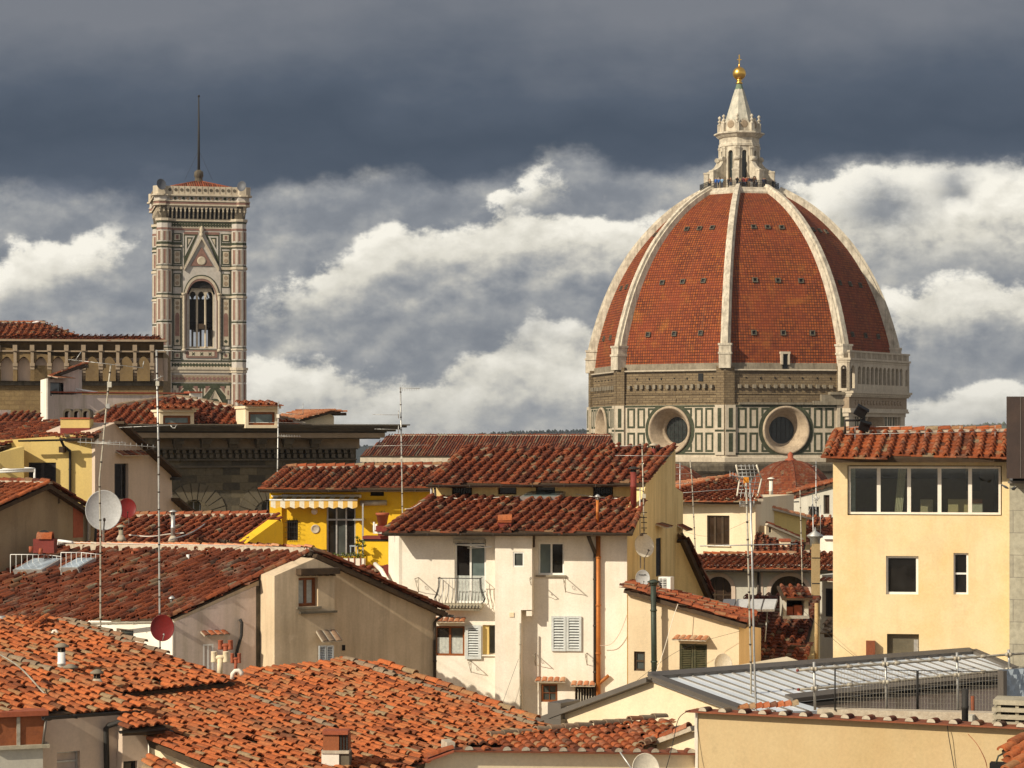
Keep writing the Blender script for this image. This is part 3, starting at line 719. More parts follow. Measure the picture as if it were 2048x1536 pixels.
# bare masonry storey with stone stubs
mas = MB('block_drum'); rnd = random.Random(4)
oring(mas, [(RD - .35, ZM1 - .05), (RD - .35, 54.3), (RD - .2, 54.35), (RD - .2, 54.5), (RD - .45, 54.55), (RD - .5, ZB1), (RD - .8, ZB1 + .01)], 'block_drum')
for k in range(8):
    f = Fac(oc(k, RD - .4), oc(k + 1, RD - .4)); w = f.len
    for s0, s1 in ((-.1, 1.5), (w - 1.5, w + .1)): f.box(mas, s0, s1, -.3, .45, ZM1, ZB1 + .9, 'block_drum')
    for i in range(14):
        u = 2.5 + i * (w - 5) / 13 + rnd.uniform(-.1, .1)
        f.box(mas, u - .26, u + .26, -.2, .35 + rnd.uniform(0, .25), 55.35, 55.95 + rnd.uniform(0, .15), 'stone_grey')
        if i % 2: f.box(mas, u - .1, u + .1, -.2, .06, 57.0 + rnd.uniform(-.1, .1), 57.25, 'black')
    for i in range(7):
        u = 1.6 + i * (w - 3.2) / 7; f.box(mas, u + .05, u + (w - 3.2) / 7 - rnd.uniform(.05, .4), -.2, .12 + rnd.uniform(0, .08), 53.0, 53.5 + rnd.uniform(0, .2), 'block_drum')
    if k == 7: f.box(mas, w - 5.2, w - 4.3, -.2, .08, 56.6, 57.9, 'black')
obj('masonry_storey', mas, cath)
mb = MB('stone_grey')
oring(mb, [(RD - .7, ZB1 - .02), (RD - .05, ZB1 + .03), (RD - .05, ZB1 + .28), (RD - .65, ZB1 + .32), (RD - .75, ZS + .1), (RD - 1.2, ZS + .35)], 'stone_grey')
oring(mb, [(RD - .25, ZB1 + .08), (RD + .05, ZB1 + .12), (RD + .05, ZB1 + .26), (RD - .25, ZB1 + .35)], 'marble_white')
obj('spring_course', mb, cath)
# shell: eight curved tiled segments
PROF = [(59.5, 27.55), (63.0, 27.1), (66.6, 26.15), (70.3, 24.95), (73.9, 23.45), (77.2, 21.7), (80.2, 19.75), (82.9, 17.55), (85.3, 15.25), (87.3, 12.95), (88.9, 10.7), (90.2, 8.5), (91.2, 6.6)]
def prof_at(s):
    s = max(0, min(len(PROF) - 1.0001, s)); i = int(s); t = s - i
    g = lambda j: PROF[max(0, min(len(PROF) - 1, j))]
    p0, p1, p2, p3 = g(i - 1), g(i), g(i + 1), g(i + 2)
    if i == 0: p0 = (2 * p1[0] - p2[0], 2 * p1[1] - p2[1])
    return tuple(.5 * (2 * p1[q] + (p2[q] - p0[q]) * t + (2 * p0[q] - 5 * p1[q] + 4 * p2[q] - p3[q]) * t * t + (3 * p1[q] - p0[q] - 3 * p2[q] + p3[q]) * t ** 3) for q in (0, 1))
PROF = [(z, R - .38 * (R / 27.55)) for z, R in PROF]
NR = 48; rows = [prof_at(i * (len(PROF) - 1) / NR) for i in range(NR + 1)]
shell = MB('dome_tile'); shell.uv = []
for k in range(8):
    arc = 0.0; prev = None; R_ = []
    for z, R in rows:
        a, b = oc(k, R, z), oc(k + 1, R, z)
        if prev: arc += hypot(z - prev[0], (R - prev[1]) * cos(pi / 8))
        prev = (z, R); R_.append((a, b, arc, R * sin(pi / 8)))
    for i in range(NR):
        a0, b0, v0, h0 = R_[i]; a1, b1, v1, h1 = R_[i + 1]
        shell.add([a0, b0, b1, a1], [(0, 1, 2, 3)], smooth=False)
        q = k * 53.7
        shell.uv += [(q - h0, v0), (q + h0, v0), (q + h1, v1), (q - h1, v1)]
sh = obj('dome_shell', shell, cath)
for p_ in sh.data.polygons: p_.use_smooth = False
# ribs
for k in range(8):
    mb = MB('marble_rib'); dr = od(ROT + 45 * k); tg = V((dr.y * -1, dr.x, 0)); rings = []
    for i in range(2, NR + 1):
        z, R = rows[i]; z2, R2 = rows[min(i + 1, NR)]; z1, R1 = rows[i - 1]
        up = (dr * (R2 - R1) + V((0, 0, z2 - z1))).normalized(); outn = (dr - up * dr.dot(up)).normalized()
        w = .84 * (1 - .36 * i / NR); c = CC + dr * R + V((0, 0, z)); hgt = 1.4 - .35 * i / NR
        rings.append([c + tg * (w * a) + outn * (hgt * b) for a, b in ((-1, -.4), (-1, .62), (-.68, .66), (-.6, 1.0), (.6, 1.0), (.68, .66), (1, .62), (1, -.4))])
    vs = [p for r in rings for p in r]; m_ = 8; fs = []
    for i in range(len(rings) - 1):
        for j in range(m_ - 1): fs.append((i * m_ + j, i * m_ + j + 1, (i + 1) * m_ + j + 1, (i + 1) * m_ + j))
    fs.append(tuple(range(m_))); mb.add(vs, fs)
    rib = obj('rib', mb, cath)
    pb = MB('marble_rib')         # rib foot: stacked pedestal blocks
    for (z0, z1, w, r0, r1) in ((ZB1 + .5, 61.1, 1.0, 26.4, 28.5), (61.1, 61.45, 1.14, 26.4, 28.62), (61.45, 62.6, 1.02, 25.8, 28.4), (62.6, 62.95, 1.16, 25.8, 28.5)):
        pb.hexa([CC + dr * r + tg * (q * w) + V((0, 0, z)) for z in (z0, z1) for r, q in ((r1, -1), (r1, 1), (r0, 1), (r0, -1))], 'marble_rib')
    obj('pedestal', pb, rib)
# portholes in three rows per segment
hole_mb = {}
for k in range(8):
    f_n = od(ROT + 45 * k + 22.5)
    f_u = V((-f_n.y, f_n.x, 0))
    for zh, spread in ((64.4, 5.2), (73.9, 4.1), (83.6, 2.55)):
        s = min(range(NR), key=lambda i: abs(rows[i][0] - zh)); z, R = rows[s]; z2, R2 = rows[s + 1]
        up = (f_n * ((R2 - R) * cos(pi / 8)) + V((0, 0, z2 - z))).normalized(); outn = (f_n - up * f_n.dot(up)).normalized()
        for q in (-1, 0, 1):
            c = CC + f_n * (R * cos(pi / 8)) + f_u * (q * spread) + V((0, 0, z)); mb = MB('stone_grey')
            for (a, b, wa, wb) in ((-.38, 0, .07, .45), (.38, 0, .07, .45), (0, -.38, .31, .07), (0, .38, .31, .07)):
                mb.obox(c + f_u * a + up * b + outn * .08, f_u * wa, up * wb, outn * .2, 'stone_dark')
            mb.obox(c + outn * .0, f_u * .34, up * .34, outn * .06, 'black')
            obj('porthole', mb, cath)
# door at the foot of segment facing us, and crown ring
f = Fac(oc(0, RD - .7), oc(1, RD - .7)); mb = MB('marble_white'); w = f.len
for a, b, z0, z1 in ((-.75, -.45, 59.4, 61.2), (.45, .75, 59.4, 61.2), (-.85, .85, 61.2, 61.6)): f.box(mb, w / 2 + a, w / 2 + b, -1, .5, z0, z1)
f.box(mb, w / 2 - .45, w / 2 + .45, -1, .2, 58.7, 61.2, 'black'); obj('dome_door', mb, cath)
mb = MB('marble_rib'); oring(mb, [(8.0, 89.9), (8.1, 90.7), (7.6, 91.15), (7.55, 91.5), (7.2, 91.55), (3.0, 91.6)], 'marble_rib'); obj('crown_ring', mb, cath)
# gallery of arches on the sunless face
f = Fac(oc(1, RD + .05), oc(2, RD + .05)); w = f.len
g = MB('marble_white')
holes = []
def arch_u(fc, uc, hw, z0, z1, n=8): return [fc.w(uc - hw, z0), fc.w(uc + hw, z0)] + [fc.w(uc + hw * cos(pi * i / n), z1 - hw + hw * sin(pi * i / n)) for i in range(n + 1)]
fg = Fac(f.w(-1.4, 0, 1.25), f.w(w + 1.4, 0, 1.25)); L = fg.len
nA = 11
for i in range(nA): holes.append(arch_u(fg, 3.9 + i * (L - 7.4) / (nA - 1), .62, 56.1, 59.2))
holes.append(arch_u(fg, L - 1.2, .5, 56.1, 59.0)); holes.append(arch_u(fg, 1.3, .75, 55.4, 59.3))
g.extrude([fg.w(0, 54.95), fg.w(L, 54.95), fg.w(L, 60.2), fg.w(0, 60.2)], -fg.n * .5, 'marble_white', holes)
for uu in (0.0, L - .4):
    fr = Fac(fg.w(uu, 0), fg.w(uu, 0) - fg.n * 2.2) if uu else Fac(fg.w(0, 0) - fg.n * 2.2, fg.w(0, 0))
    g.extrude([fr.w(0, 54.95), fr.w(fr.len, 54.95), fr.w(fr.len, 60.2), fr.w(0, 60.2)], -fr.n * .4, 'marble_white', [arch_u(fr, fr.len / 2, .55, 55.4, 59.3)])
fg.box(g, -.15, L + .15, -2.2, .25, 60.2, 60.55, 'marble_white')
fg.box(g, -.1, L + .1, -2.2, .12, 59.85, 60.0, 'marble_white')
nb_ = 46
for i in range(nb_):
    u = .3 + i * (L - .6) / (nb_ - 1); wd = .22 if i % 4 == 0 else .09
    fg.box(g, u - wd, u + wd, -.3, .0, 60.55, 61.55, 'marble_white')
fg.box(g, -.1, L + .1, -.4, .1, 61.55, 61.85, 'marble_white')
fg.box(g, 3.2, L - 1.7, -.4, -.1, 55.0, 56.15, 'marble_white')
gal = obj('gallery', g, cath)
c_ = MB('marble_white')      # entablature below it, with frieze
for (d0, z0, z1) in ((1.9, 54.55, 54.95), (1.6, 54.2, 54.55), (1.35, 53.95, 54.2), (.95, 52.0, 53.95), (1.2, 51.6, 52.0), (1.35, 51.25, 51.6), (.8, 50.6, 51.25)):
    f.box(c_, -.6 - d0 * .35, w + .6 + d0 * .35, -.3, d0, z0, z1, 'stone_band' if z1 == 53.95 else 'marble_white')
for uu in (-.6, w - 1.2): f.box(c_, uu, uu + 1.8, .1, .75, 44.2, 50.6, 'marble_white')
for i in range(16):
    u = 1.6 + i * (w - 3.2) / 15; c_.lathe(f.w(u, 53.0, .95), [(.42, 0), (.34, .14), (.1, .2)], 8, 'stone_band', ax=f.n)
# the unfinished end of this entablature runs a little on to the next face
f0 = Fac(oc(0, RD), oc(1, RD)); L0 = f0.len
for (d0, z0, z1, ln) in ((1.2, 54.3, 54.75, 3.2), (.6, 53.2, 54.3, 4.6), (.75, 52.55, 53.2, 6.0), (.4, 52.6, 52.95, 19.0)): f0.box(c_, L0 - ln, L0 + .2, -.3, d0, z0, z1, 'stone_grey')
obj('entablature', c_, cath)

# lantern
lan = MB('marble_rib')
LC = CC + V((-.5, 0, 0))
def orl(mb, prof, m=None, n=8, off=0.0, smooth=False):
    vs = [LC + od(ROT + off + 360 / n * k) * R + V((0, 0, z)) for R, z in prof for k in range(n)]
    mb.add(vs, [(i * n + k, i * n + (k + 1) % n, (i + 1) * n + (k + 1) % n, (i + 1) * n + k) for i in range(len(prof) - 1) for k in range(n)], m, smooth=smooth)
ZL = 91.55
for k in range(8):
    f = Fac(LC + od(ROT + 45 * k) * 3.55, LC + od(ROT + 45 * k + 45) * 3.55); w = f.len
    lan.extrude([f.w(0, ZL), f.w(w, ZL), f.w(w, 99.6), f.w(0, 99.6)], -f.n * .6, 'marble_rib', [arch_u(f, w / 2, .46, 92.2, 98.6)], both=False)
    for s0, s1 in ((0, .42), (w - .42, w)): f.box(lan, s0, s1, 0, .22, ZL, 98.9, 'marble_rib'); f.box(lan, s0 - .03, s1 + .03, 0, .32, 98.9, 99.3, 'marble_rib')
    for s0 in (w / 2 - .66, w / 2 + .5): f.box(lan, s0, s0 + .16, 0, .1, 92, 97.6, 'marble_rib')
orl(lan, [(3.5, 99.3), (3.75, 99.4), (3.75, 99.8), (3.6, 100.0), (3.6, 100.9), (3.85, 101.0), (4.35, 101.5), (4.6, 101.6), (4.6, 101.85), (3.4, 102.1), (3.4, 103.2)], 'marble_rib')
lantern = obj('lantern', lan, cath)
pb = MB('pane_church'); orl(pb, [(3.0, ZL), (3.0, 99.5)]); obj('pane', pb, lantern)
for k in range(8):      # niches with shells, finials
    dr = od(ROT + 45 * k); dn = od(ROT + 45 * k + 22.5); mb = MB('marble_rib'); c = LC + dn * 3.2; tg = V((-dn.y, dn.x, 0))
    f = Fac(c - tg * 1.05, c + tg * 1.05)
    if f.n.dot(dn) < 0: f = Fac(c + tg * 1.05, c - tg * 1.05)
    arc_ = [f.w(1.05 + .95 * cos(pi * i / 10), 103.3 + .95 * sin(pi * i / 10)) for i in range(11)]
    mb.extrude([f.w(.1, 102.0), f.w(2.0, 102.0)] + arc_, -f.n * .35, 'marble_rib')
    mb.lathe(f.w(1.05, 103.25, -.02), [(.75, .0), (.6, .06), (.1, .02)], 14, 'stone_band', ax=f.n)
    mb.obox(LC + dr * 3.55 + V((0, 0, 102.7)), dr * .35, V((-dr.y, dr.x, 0)) * .35, V((0, 0, .75)), 'marble_rib')
    mb.lathe(LC + dr * 3.55 + V((0, 0, 103.4)), [(.42, 0), (.42, .12), (.16, .3), (.2, .5), (.34, .62), (.34, .75), (.14, .95), (.16, 1.1), (.30, 1.3), (.30, 1.45), (.1, 1.62), (.05, 1.7)], 8, 'marble_rib')
    obj('finial', mb, lantern)
cn = MB('cone_marble'); prof = [(2.75, 102.9), (2.05, 105.4), (1.25, 108.2), (.75, 109.9)]
vs = []
for R, z in prof:
    for k in range(24): vs.append(LC + od(ROT + 15 * k) * (R * (1.06 if k % 3 == 0 else .97)) + V((0, 0, z)))
cn.add(vs, [(i * 24 + k, i * 24 + (k + 1) % 24, (i + 1) * 24 + (k + 1) % 24, (i + 1) * 24 + k) for i in range(3) for k in range(24)], 'cone_marble')
vs = [LC + od(ROT + 15 * k) * R + V((0, 0, z)) for R, z in ((.77, 109.85), (.46, 110.9)) for k in range(24)]
cn.add(vs, [(k, (k + 1) % 24, 24 + (k + 1) % 24, 24 + k) for k in range(24)], 'verdigris'); obj('cone', cn, lantern)
gb = MB('gold')
gb.lathe(LC + V((0, 0, 110.85)), [(.4, 0), (.62, .05), (.62, .25), (.4, .35), (.42, .6), (.55, .8)], 16, 'gold')
gb.lathe(LC + V((0, 0, 112.75)), [(.12 if abs(i) == 10 else 1.2 * cos(pi / 20 * i), 1.2 * sin(pi / 20 * i)) for i in range(-10, 11)], 24, 'gold'); obj('gilt_ball', gb, lantern)
cb = MB('gold'); top = LC + V((0, 0, 113.9))
cb.lathe(top, [(.2, 0), (.1, .3), (.09, 2.2), (.02, 2.3)], 8, 'gold'); tgx = V((1, 0, 0)); cb.obox(top + V((0, 0, 1.35)), tgx * .38, V((0, .07, 0)), V((0, 0, .08)), 'gold'); cb.obox(top + V((0, 0, 1.35)), V((.1, 0, 0)), V((0, .09, 0)), V((0, 0, .8)), 'gold')
obj('cross', cb, lantern)
for k in range(8):      # flying volute buttresses
    dr = od(ROT + 45 * k); tg = V((-dr.y, dr.x, 0)); mb = MB('marble_rib')
    c = LC
    pts = [(3.4, ZL), (3.4, 97.2), (3.9, 97.0), (4.2, 96.3), (4.6, 95.7), (5.2, 95.25), (6.0, 94.9), (6.3, 94.7), (6.3, ZL)]
    hol = [(4.15, ZL + .02), (5.35, ZL + .02)] + [(4.75 + .6 * cos(pi * i / 8), 93.2 + .6 * sin(pi * i / 8)) for i in range(9)]
    to3 = lambda r, z: c + dr * r + V((0, 0, z)) + tg * .42
    mb.extrude([to3(*q) for q in pts], -tg * .84, 'marble_rib', [[to3(*q) for q in hol]])
    mb.obox(c + dr * 5.95 + V((0, 0, 93.1)), dr * .42, tg * .58, V((0, 0, 1.6)), 'marble_rib'); mb.obox(c + dr * 5.9 + V((0, 0, 94.75)), dr * .55, tg * .65, V((0, 0, .14)), 'marble_rib')
    mb.lathe(c + dr * 4.0 + V((0, 0, 97.05)) - tg * .55, [(.42, 0), (.42, 1.1)], 14, 'marble_rib', ax=tg)
    obj('buttress', mb, lantern)
rl = MB('iron')
for k in range(8):
    f = Fac(LC + od(ROT + 45 * k) * 7.15, LC + od(ROT + 45 * k + 45) * 7.15); w = f.len
    for z in (92.0, 92.4, 92.75): f.box(rl, 0, w, -.03, .03, z, z + .04)
    n_ = 22
    for i in range(n_): f.box(rl, i * w / n_ - .015, i * w / n_ + .015, -.02, .02, ZL, 92.75)
obj('railing', rl, lantern)

# nave with its long tiled roof, and the lower tiled half-domes
nd = od(ROT + 22.5); nu = V((-nd.y, nd.x, 0))     # nd faces us, nu runs right
if nu.x < 0: nu = -nu
NW = Fac(P(712, HOR, 377), P(1250, HOR, 377) + V((0, -9.3, 0)))
mb = MB('stone_grey')
u0, u1 = NW.u(728), NW.u(1222)
NW.box(mb, u0, u1, -14, 0, 0, 41.5, 'marble_white')
NW.box(mb, u0 - .4, u1, -14, .9, 43.05, 43.75, 'marble_white'); NW.box(mb, u0, u1, -14, .5, 41.5, 43.05, 'stone_dark')
n_ = 60
for i in range(n_): NW.box(mb, u0 + (u1 - u0) * i / n_, u0 + (u1 - u0) * (i + .5) / n_, .5, .85, 42.5, 43.04, 'stone_band')
obj('nave_wall', mb, cath)
A_ = NW.w(u0 - .4, 44.05, .9); B_ = NW.w(u1, 44.05, .9); up_ = -NW.n * 9.0 + V((0, 0, 3.25))
np_ = Plane(A_, NW.U.cross(up_)); mb = MB('tile_dark')
pts = [A_, B_, B_ + up_ - NW.U * 1.5, A_ + up_ + NW.U * 2.6]
mb.extrude(pts, -np_.n * .25, 'wood_dark')
tiles(mb, np_, pts, pitch=.44, course=3.2, style='emb', m='tile_dark', seed=21, rim=False, k=3, jit=.3)
ridge_row(mb, pts[2], pts[3], r=.2, L=.9, m='tile_dark', rise=.05)
B2 = B_ + up_ - NW.U * 1.5
mb.extrude([pts[3], pts[2], pts[2] - NW.n * 9 - V((0, 0, 3.2)), pts[3] - NW.n * 9 - V((0, 0, 3.2))], V((0, 0, -.2)), 'tile_dark')
obj('nave_roof', mb, cath)
def half_dome(px, py_top, Y, R, H):
    c = P(px, py_top, Y); mb = MB('tile_dark'); vs = []; n = 8; NRr = 10
    prof = [(R * cos(q * pi / 2 * .93) , H * sin(q * pi / 2 * .93)) for q in [i / NRr for i in range(NRr + 1)]]
    z0 = c.z - H; rnd = random.Random(2)
    base = V((c.x, c.y, z0))
    for i in range(NRr):
        for k in range(n):
            (r0, h0), (r1, h1) = prof[i], prof[i + 1]
            a, b = od(ROT + 12 + 45 * k), od(ROT + 57 + 45 * k); nn = 15; mm = 3
            for q in range(mm):
                t0, t1 = q / mm, (q + 1) / mm
                for s in range(nn):
                    g0, g1 = s / nn, (s + 1) / nn
                    L0, L1 = (a * (1 - g0) + b * g0), (a * (1 - g1) + b * g1)
                    ra, rb = r0 + (r1 - r0) * t0, r0 + (r1 - r0) * t1; ha, hb = h0 + (h1 - h0) * t0, h0 + (h1 - h0) * t1
                    lift = .10
                    mb.add([base + L0 * (ra + lift) + V((0, 0, ha)), base + L1 * (ra + lift) + V((0, 0, ha)), base + L1 * rb + V((0, 0, hb)), base + L0 * rb + V((0, 0, hb))], [(0, 1, 2, 3)], 'tile_dark', min(1, max(0, rnd.gauss(.62, .13))))
    for k in range(n):
        d_ = od(ROT + 12 + 45 * k); mb.tube([base + d_ * r + V((0, 0, h)) for r, h in prof], .12, 5, 'tile_dark')
    mb.lathe(base + V((0, 0, H * .985)), [(.9, 0), (.9, .25), (.45, .5), (.45, 1.1), (.2, 1.4), (.05, 1.5)], 10, 'pot')
    mb.lathe(base, [(R + .3, -z0), (R + .3, -.6), (R + .55, -.4), (R + .55, 0), (R, .1)], 8, 'stone_band', smooth=False)
    obj('half_dome', mb, cath)
half_dome(1581, 921, 372, 6.9, 6.3)
half_dome(1338, 928, 372, 6.9, 6.3)

# people on the lantern gallery: continuous bodies grown over a skeleton
def grow(verts, edges, radii):
    me = bpy.data.meshes.new('tmp'); me.from_pydata(verts, edges, []); o = bpy.data.objects.new('tmp', me); COL.objects.link(o)
    sk = o.modifiers.new('s', 'SKIN')
    for i, r in enumerate(radii): me.skin_vertices[0].data[i].radius = (r, r)
    for i, v in enumerate(me.skin_vertices[0].data): v.use_root = (i == 0)
    ss = o.modifiers.new('u', 'SUBSURF'); ss.levels = 1; ss.render_levels = 1
    dg = bpy.context.evaluated_depsgraph_get(); r = bpy.data.meshes.new_from_object(o.evaluated_get(dg))
    bpy.data.objects.remove(o); bpy.data.meshes.remove(me); return r
def person_mesh(pose):
    hz = .92
    v = [(0, 0, hz), (0, 0, 1.18), (0, .01, 1.40), (0, 0, 1.50), (0, -.02, 1.60), (0, -.02, 1.72),
         (.10, 0, .86), (.11, -.02, .48), (.11, .02, .07), (.11, -.12, .03), (-.10, 0, .86), (-.12, .0, .48), (-.12, .03, .07), (-.12, -.11, .03),
         (.19, 0, 1.40), (.25, .03, 1.12), (.22, -.08, .90), (-.19, 0, 1.40), (-.25, .03, 1.12), (-.22, -.08, .90)]
    if pose == 1:   # hands on the rail
        v[15], v[16], v[18], v[19] = (.24, -.05, 1.16), (.20, -.32, 1.10), (-.24, -.05, 1.16), (-.20, -.32, 1.10)
    if pose == 2:   # raising a camera
        v[15], v[16] = (.26, -.12, 1.22), (.07, -.26, 1.56); v[4] = (0, -.05, 1.60)
    e = [(0, 1), (1, 2), (2, 3), (3, 4), (4, 5), (0, 6), (6, 7), (7, 8), (8, 9), (0, 10), (10, 11), (11, 12), (12, 13), (2, 14), (14, 15), (15, 16), (2, 17), (17, 18), (18, 19)]
    r = [.15, .14, .15, .06, .105, .08, .09, .065, .045, .04, .09, .065, .045, .04, .07, .05, .04, .07, .05, .04]
    return grow(v, e, r)
PM = [person_mesh(i) for i in range(3)]
PEOPLE = [(1410, 'grey', 'jeans', 'person in grey at the far left end of the dome gallery'), (1418, 'tan', 'black', 'person in tan top left of the first lantern buttress'), (1428, 'blue', 'jeans', 'person in bright blue jacket by the left gallery rail'),
          (1433, 'blue', 'black', 'person in blue jacket right behind the bright blue one'), (1440, 'light_blue', 'jeans', 'person in pale blue jacket at the gallery rail'), (1454, 'black', 'black', 'person in black before the left lantern window, left of a pair'),
          (1459, 'brown', 'jeans', 'person in brown before the left lantern window'), (1474, 'black', 'navy', 'person in black standing against the middle buttress'), (1481, 'tan', 'jeans', 'person in tan jacket just right of the middle buttress'),
          (1487, 'maroon', 'black', 'person in maroon left of the orange jackets'), (1491, 'red', 'jeans', 'person in red jacket under the dark lantern window'), (1495, 'orange', 'black', 'person in orange jacket amid the crowd'),
          (1500, 'navy', 'tan', 'person in navy top right of the orange jacket'), (1505, 'black', 'white', 'person in black top and white trousers on the gallery'), (1511, 'brown', 'black', 'person in brown coat left of the right buttress'),
          (1516, 'grey', 'navy', 'person in grey top beside the right buttress'), (1528, 'navy', 'black', 'person in navy leaning right of the right buttress'), (1533, 'black', 'jeans', 'person in black amid the right hand group'),
          (1538, 'maroon', 'black', 'person in maroon at the right of the right hand group'), (1552, 'black', 'navy', 'person in black at the far right end of the gallery'), (1556, 'brown', 'black', 'person in brown at the far right corner rail')]
rnd = random.Random(9)
for i, (px, c1, c2, lab) in enumerate(PEOPLE):
    me = PM[i % 3].copy(); me.name = 'person'
    for mn in ('skin', 'cloth_' + c1, 'cloth_' + c2, 'hair'): me.materials.append(MATS[mn])
    s = rnd.uniform(.97, 1.10)
    for p_ in me.polygons:
        c = p_.center; z = c.z
        p_.material_index = 2 if z < .93 and abs(c.x) < .19 else 1 if z < 1.47 and not (z < .98 and abs(c.x) > .19) else 3 if z > 1.66 or (z > 1.55 and c.y > .03) else 0
    o = bpy.data.objects.new('person', me); COL.objects.link(o); ORG[o] = V((0, 0, 0))
    # stand on the octagonal walk just behind the rail
    Xn = (px - CX) / F; best = None
    for a in range(-95, 96):
        q = LC + od(a) * 6.75; e = abs(q.x / q.y - Xn)
        if best is None or e < best[0]: best = (e, a)
    aa = best[1]; off = (aa - ROT) % 45 - 22.5; R_ = 6.95 * cos(pi / 8) / cos(radians(off)) - .28 - rnd.uniform(0, .25)
    o.location = LC + od(aa) * R_ + V((0, 0, ZL + .02)); o.rotation_euler = (0, 0, radians(aa) + rnd.uniform(-.7, .7)); o.scale = (s, s, s)
    tag(o, lab, 'person', 'people on the dome gallery')
for m_ in PM: bpy.data.meshes.remove(m_)

# ------------------------------------------------------------------ bell tower
YT = 365.0
tc = V(((397.5 - CX) * (YT + 7) / F, YT + 7, 0)); TR = radians(12.0)
tower = thing('bell_tower', 'tall square bell tower of pink, white and green marble with open arched window', 'bell tower', tc)
tn = [V((sin(TR + q * pi / 2), -cos(TR + q * pi / 2), 0)) for q in range(4)]
HW = 5.85
tz = lambda py: CZ + (HOR - py) * (YT + .3) / F
TF_ = []
for q in range(4):
    n_ = tn[q]; t_ = V((-n_.y, n_.x, 0)); a = tc + n_ * HW - t_ * HW; b = tc + n_ * HW + t_ * HW
    fc = Fac(a, b)
    if fc.n.dot(n_) < 0: fc = Fac(b, a)
    TF_.append(fc)
body = MB('marble_tower'); inl = MB('marble_green'); W = 2 * HW
def parch(fc, uc, hw, z0, zs, zt, n=10):
    """pointed arch outline: foot z0, springing zs, apex zt"""
    pts = [fc.w(uc - hw, z0), fc.w(uc + hw, z0)]
    for i in range(n + 1):
        t = i / n; a = t * pi / 2; pts.append(fc.w(uc + hw * cos(a) ** .85, zs + (zt - zs) * sin(a)))
    for i in range(n - 1, -1, -1):
        t = i / n; a = t * pi / 2; pts.append(fc.w(uc - hw * cos(a) ** .85, zs + (zt - zs) * sin(a)))
    return pts
BANDS = [(812, 803), (750, 742)]
zt = tz
ZW0, ZWS, ZWT = tz(696), tz(600), tz(560)
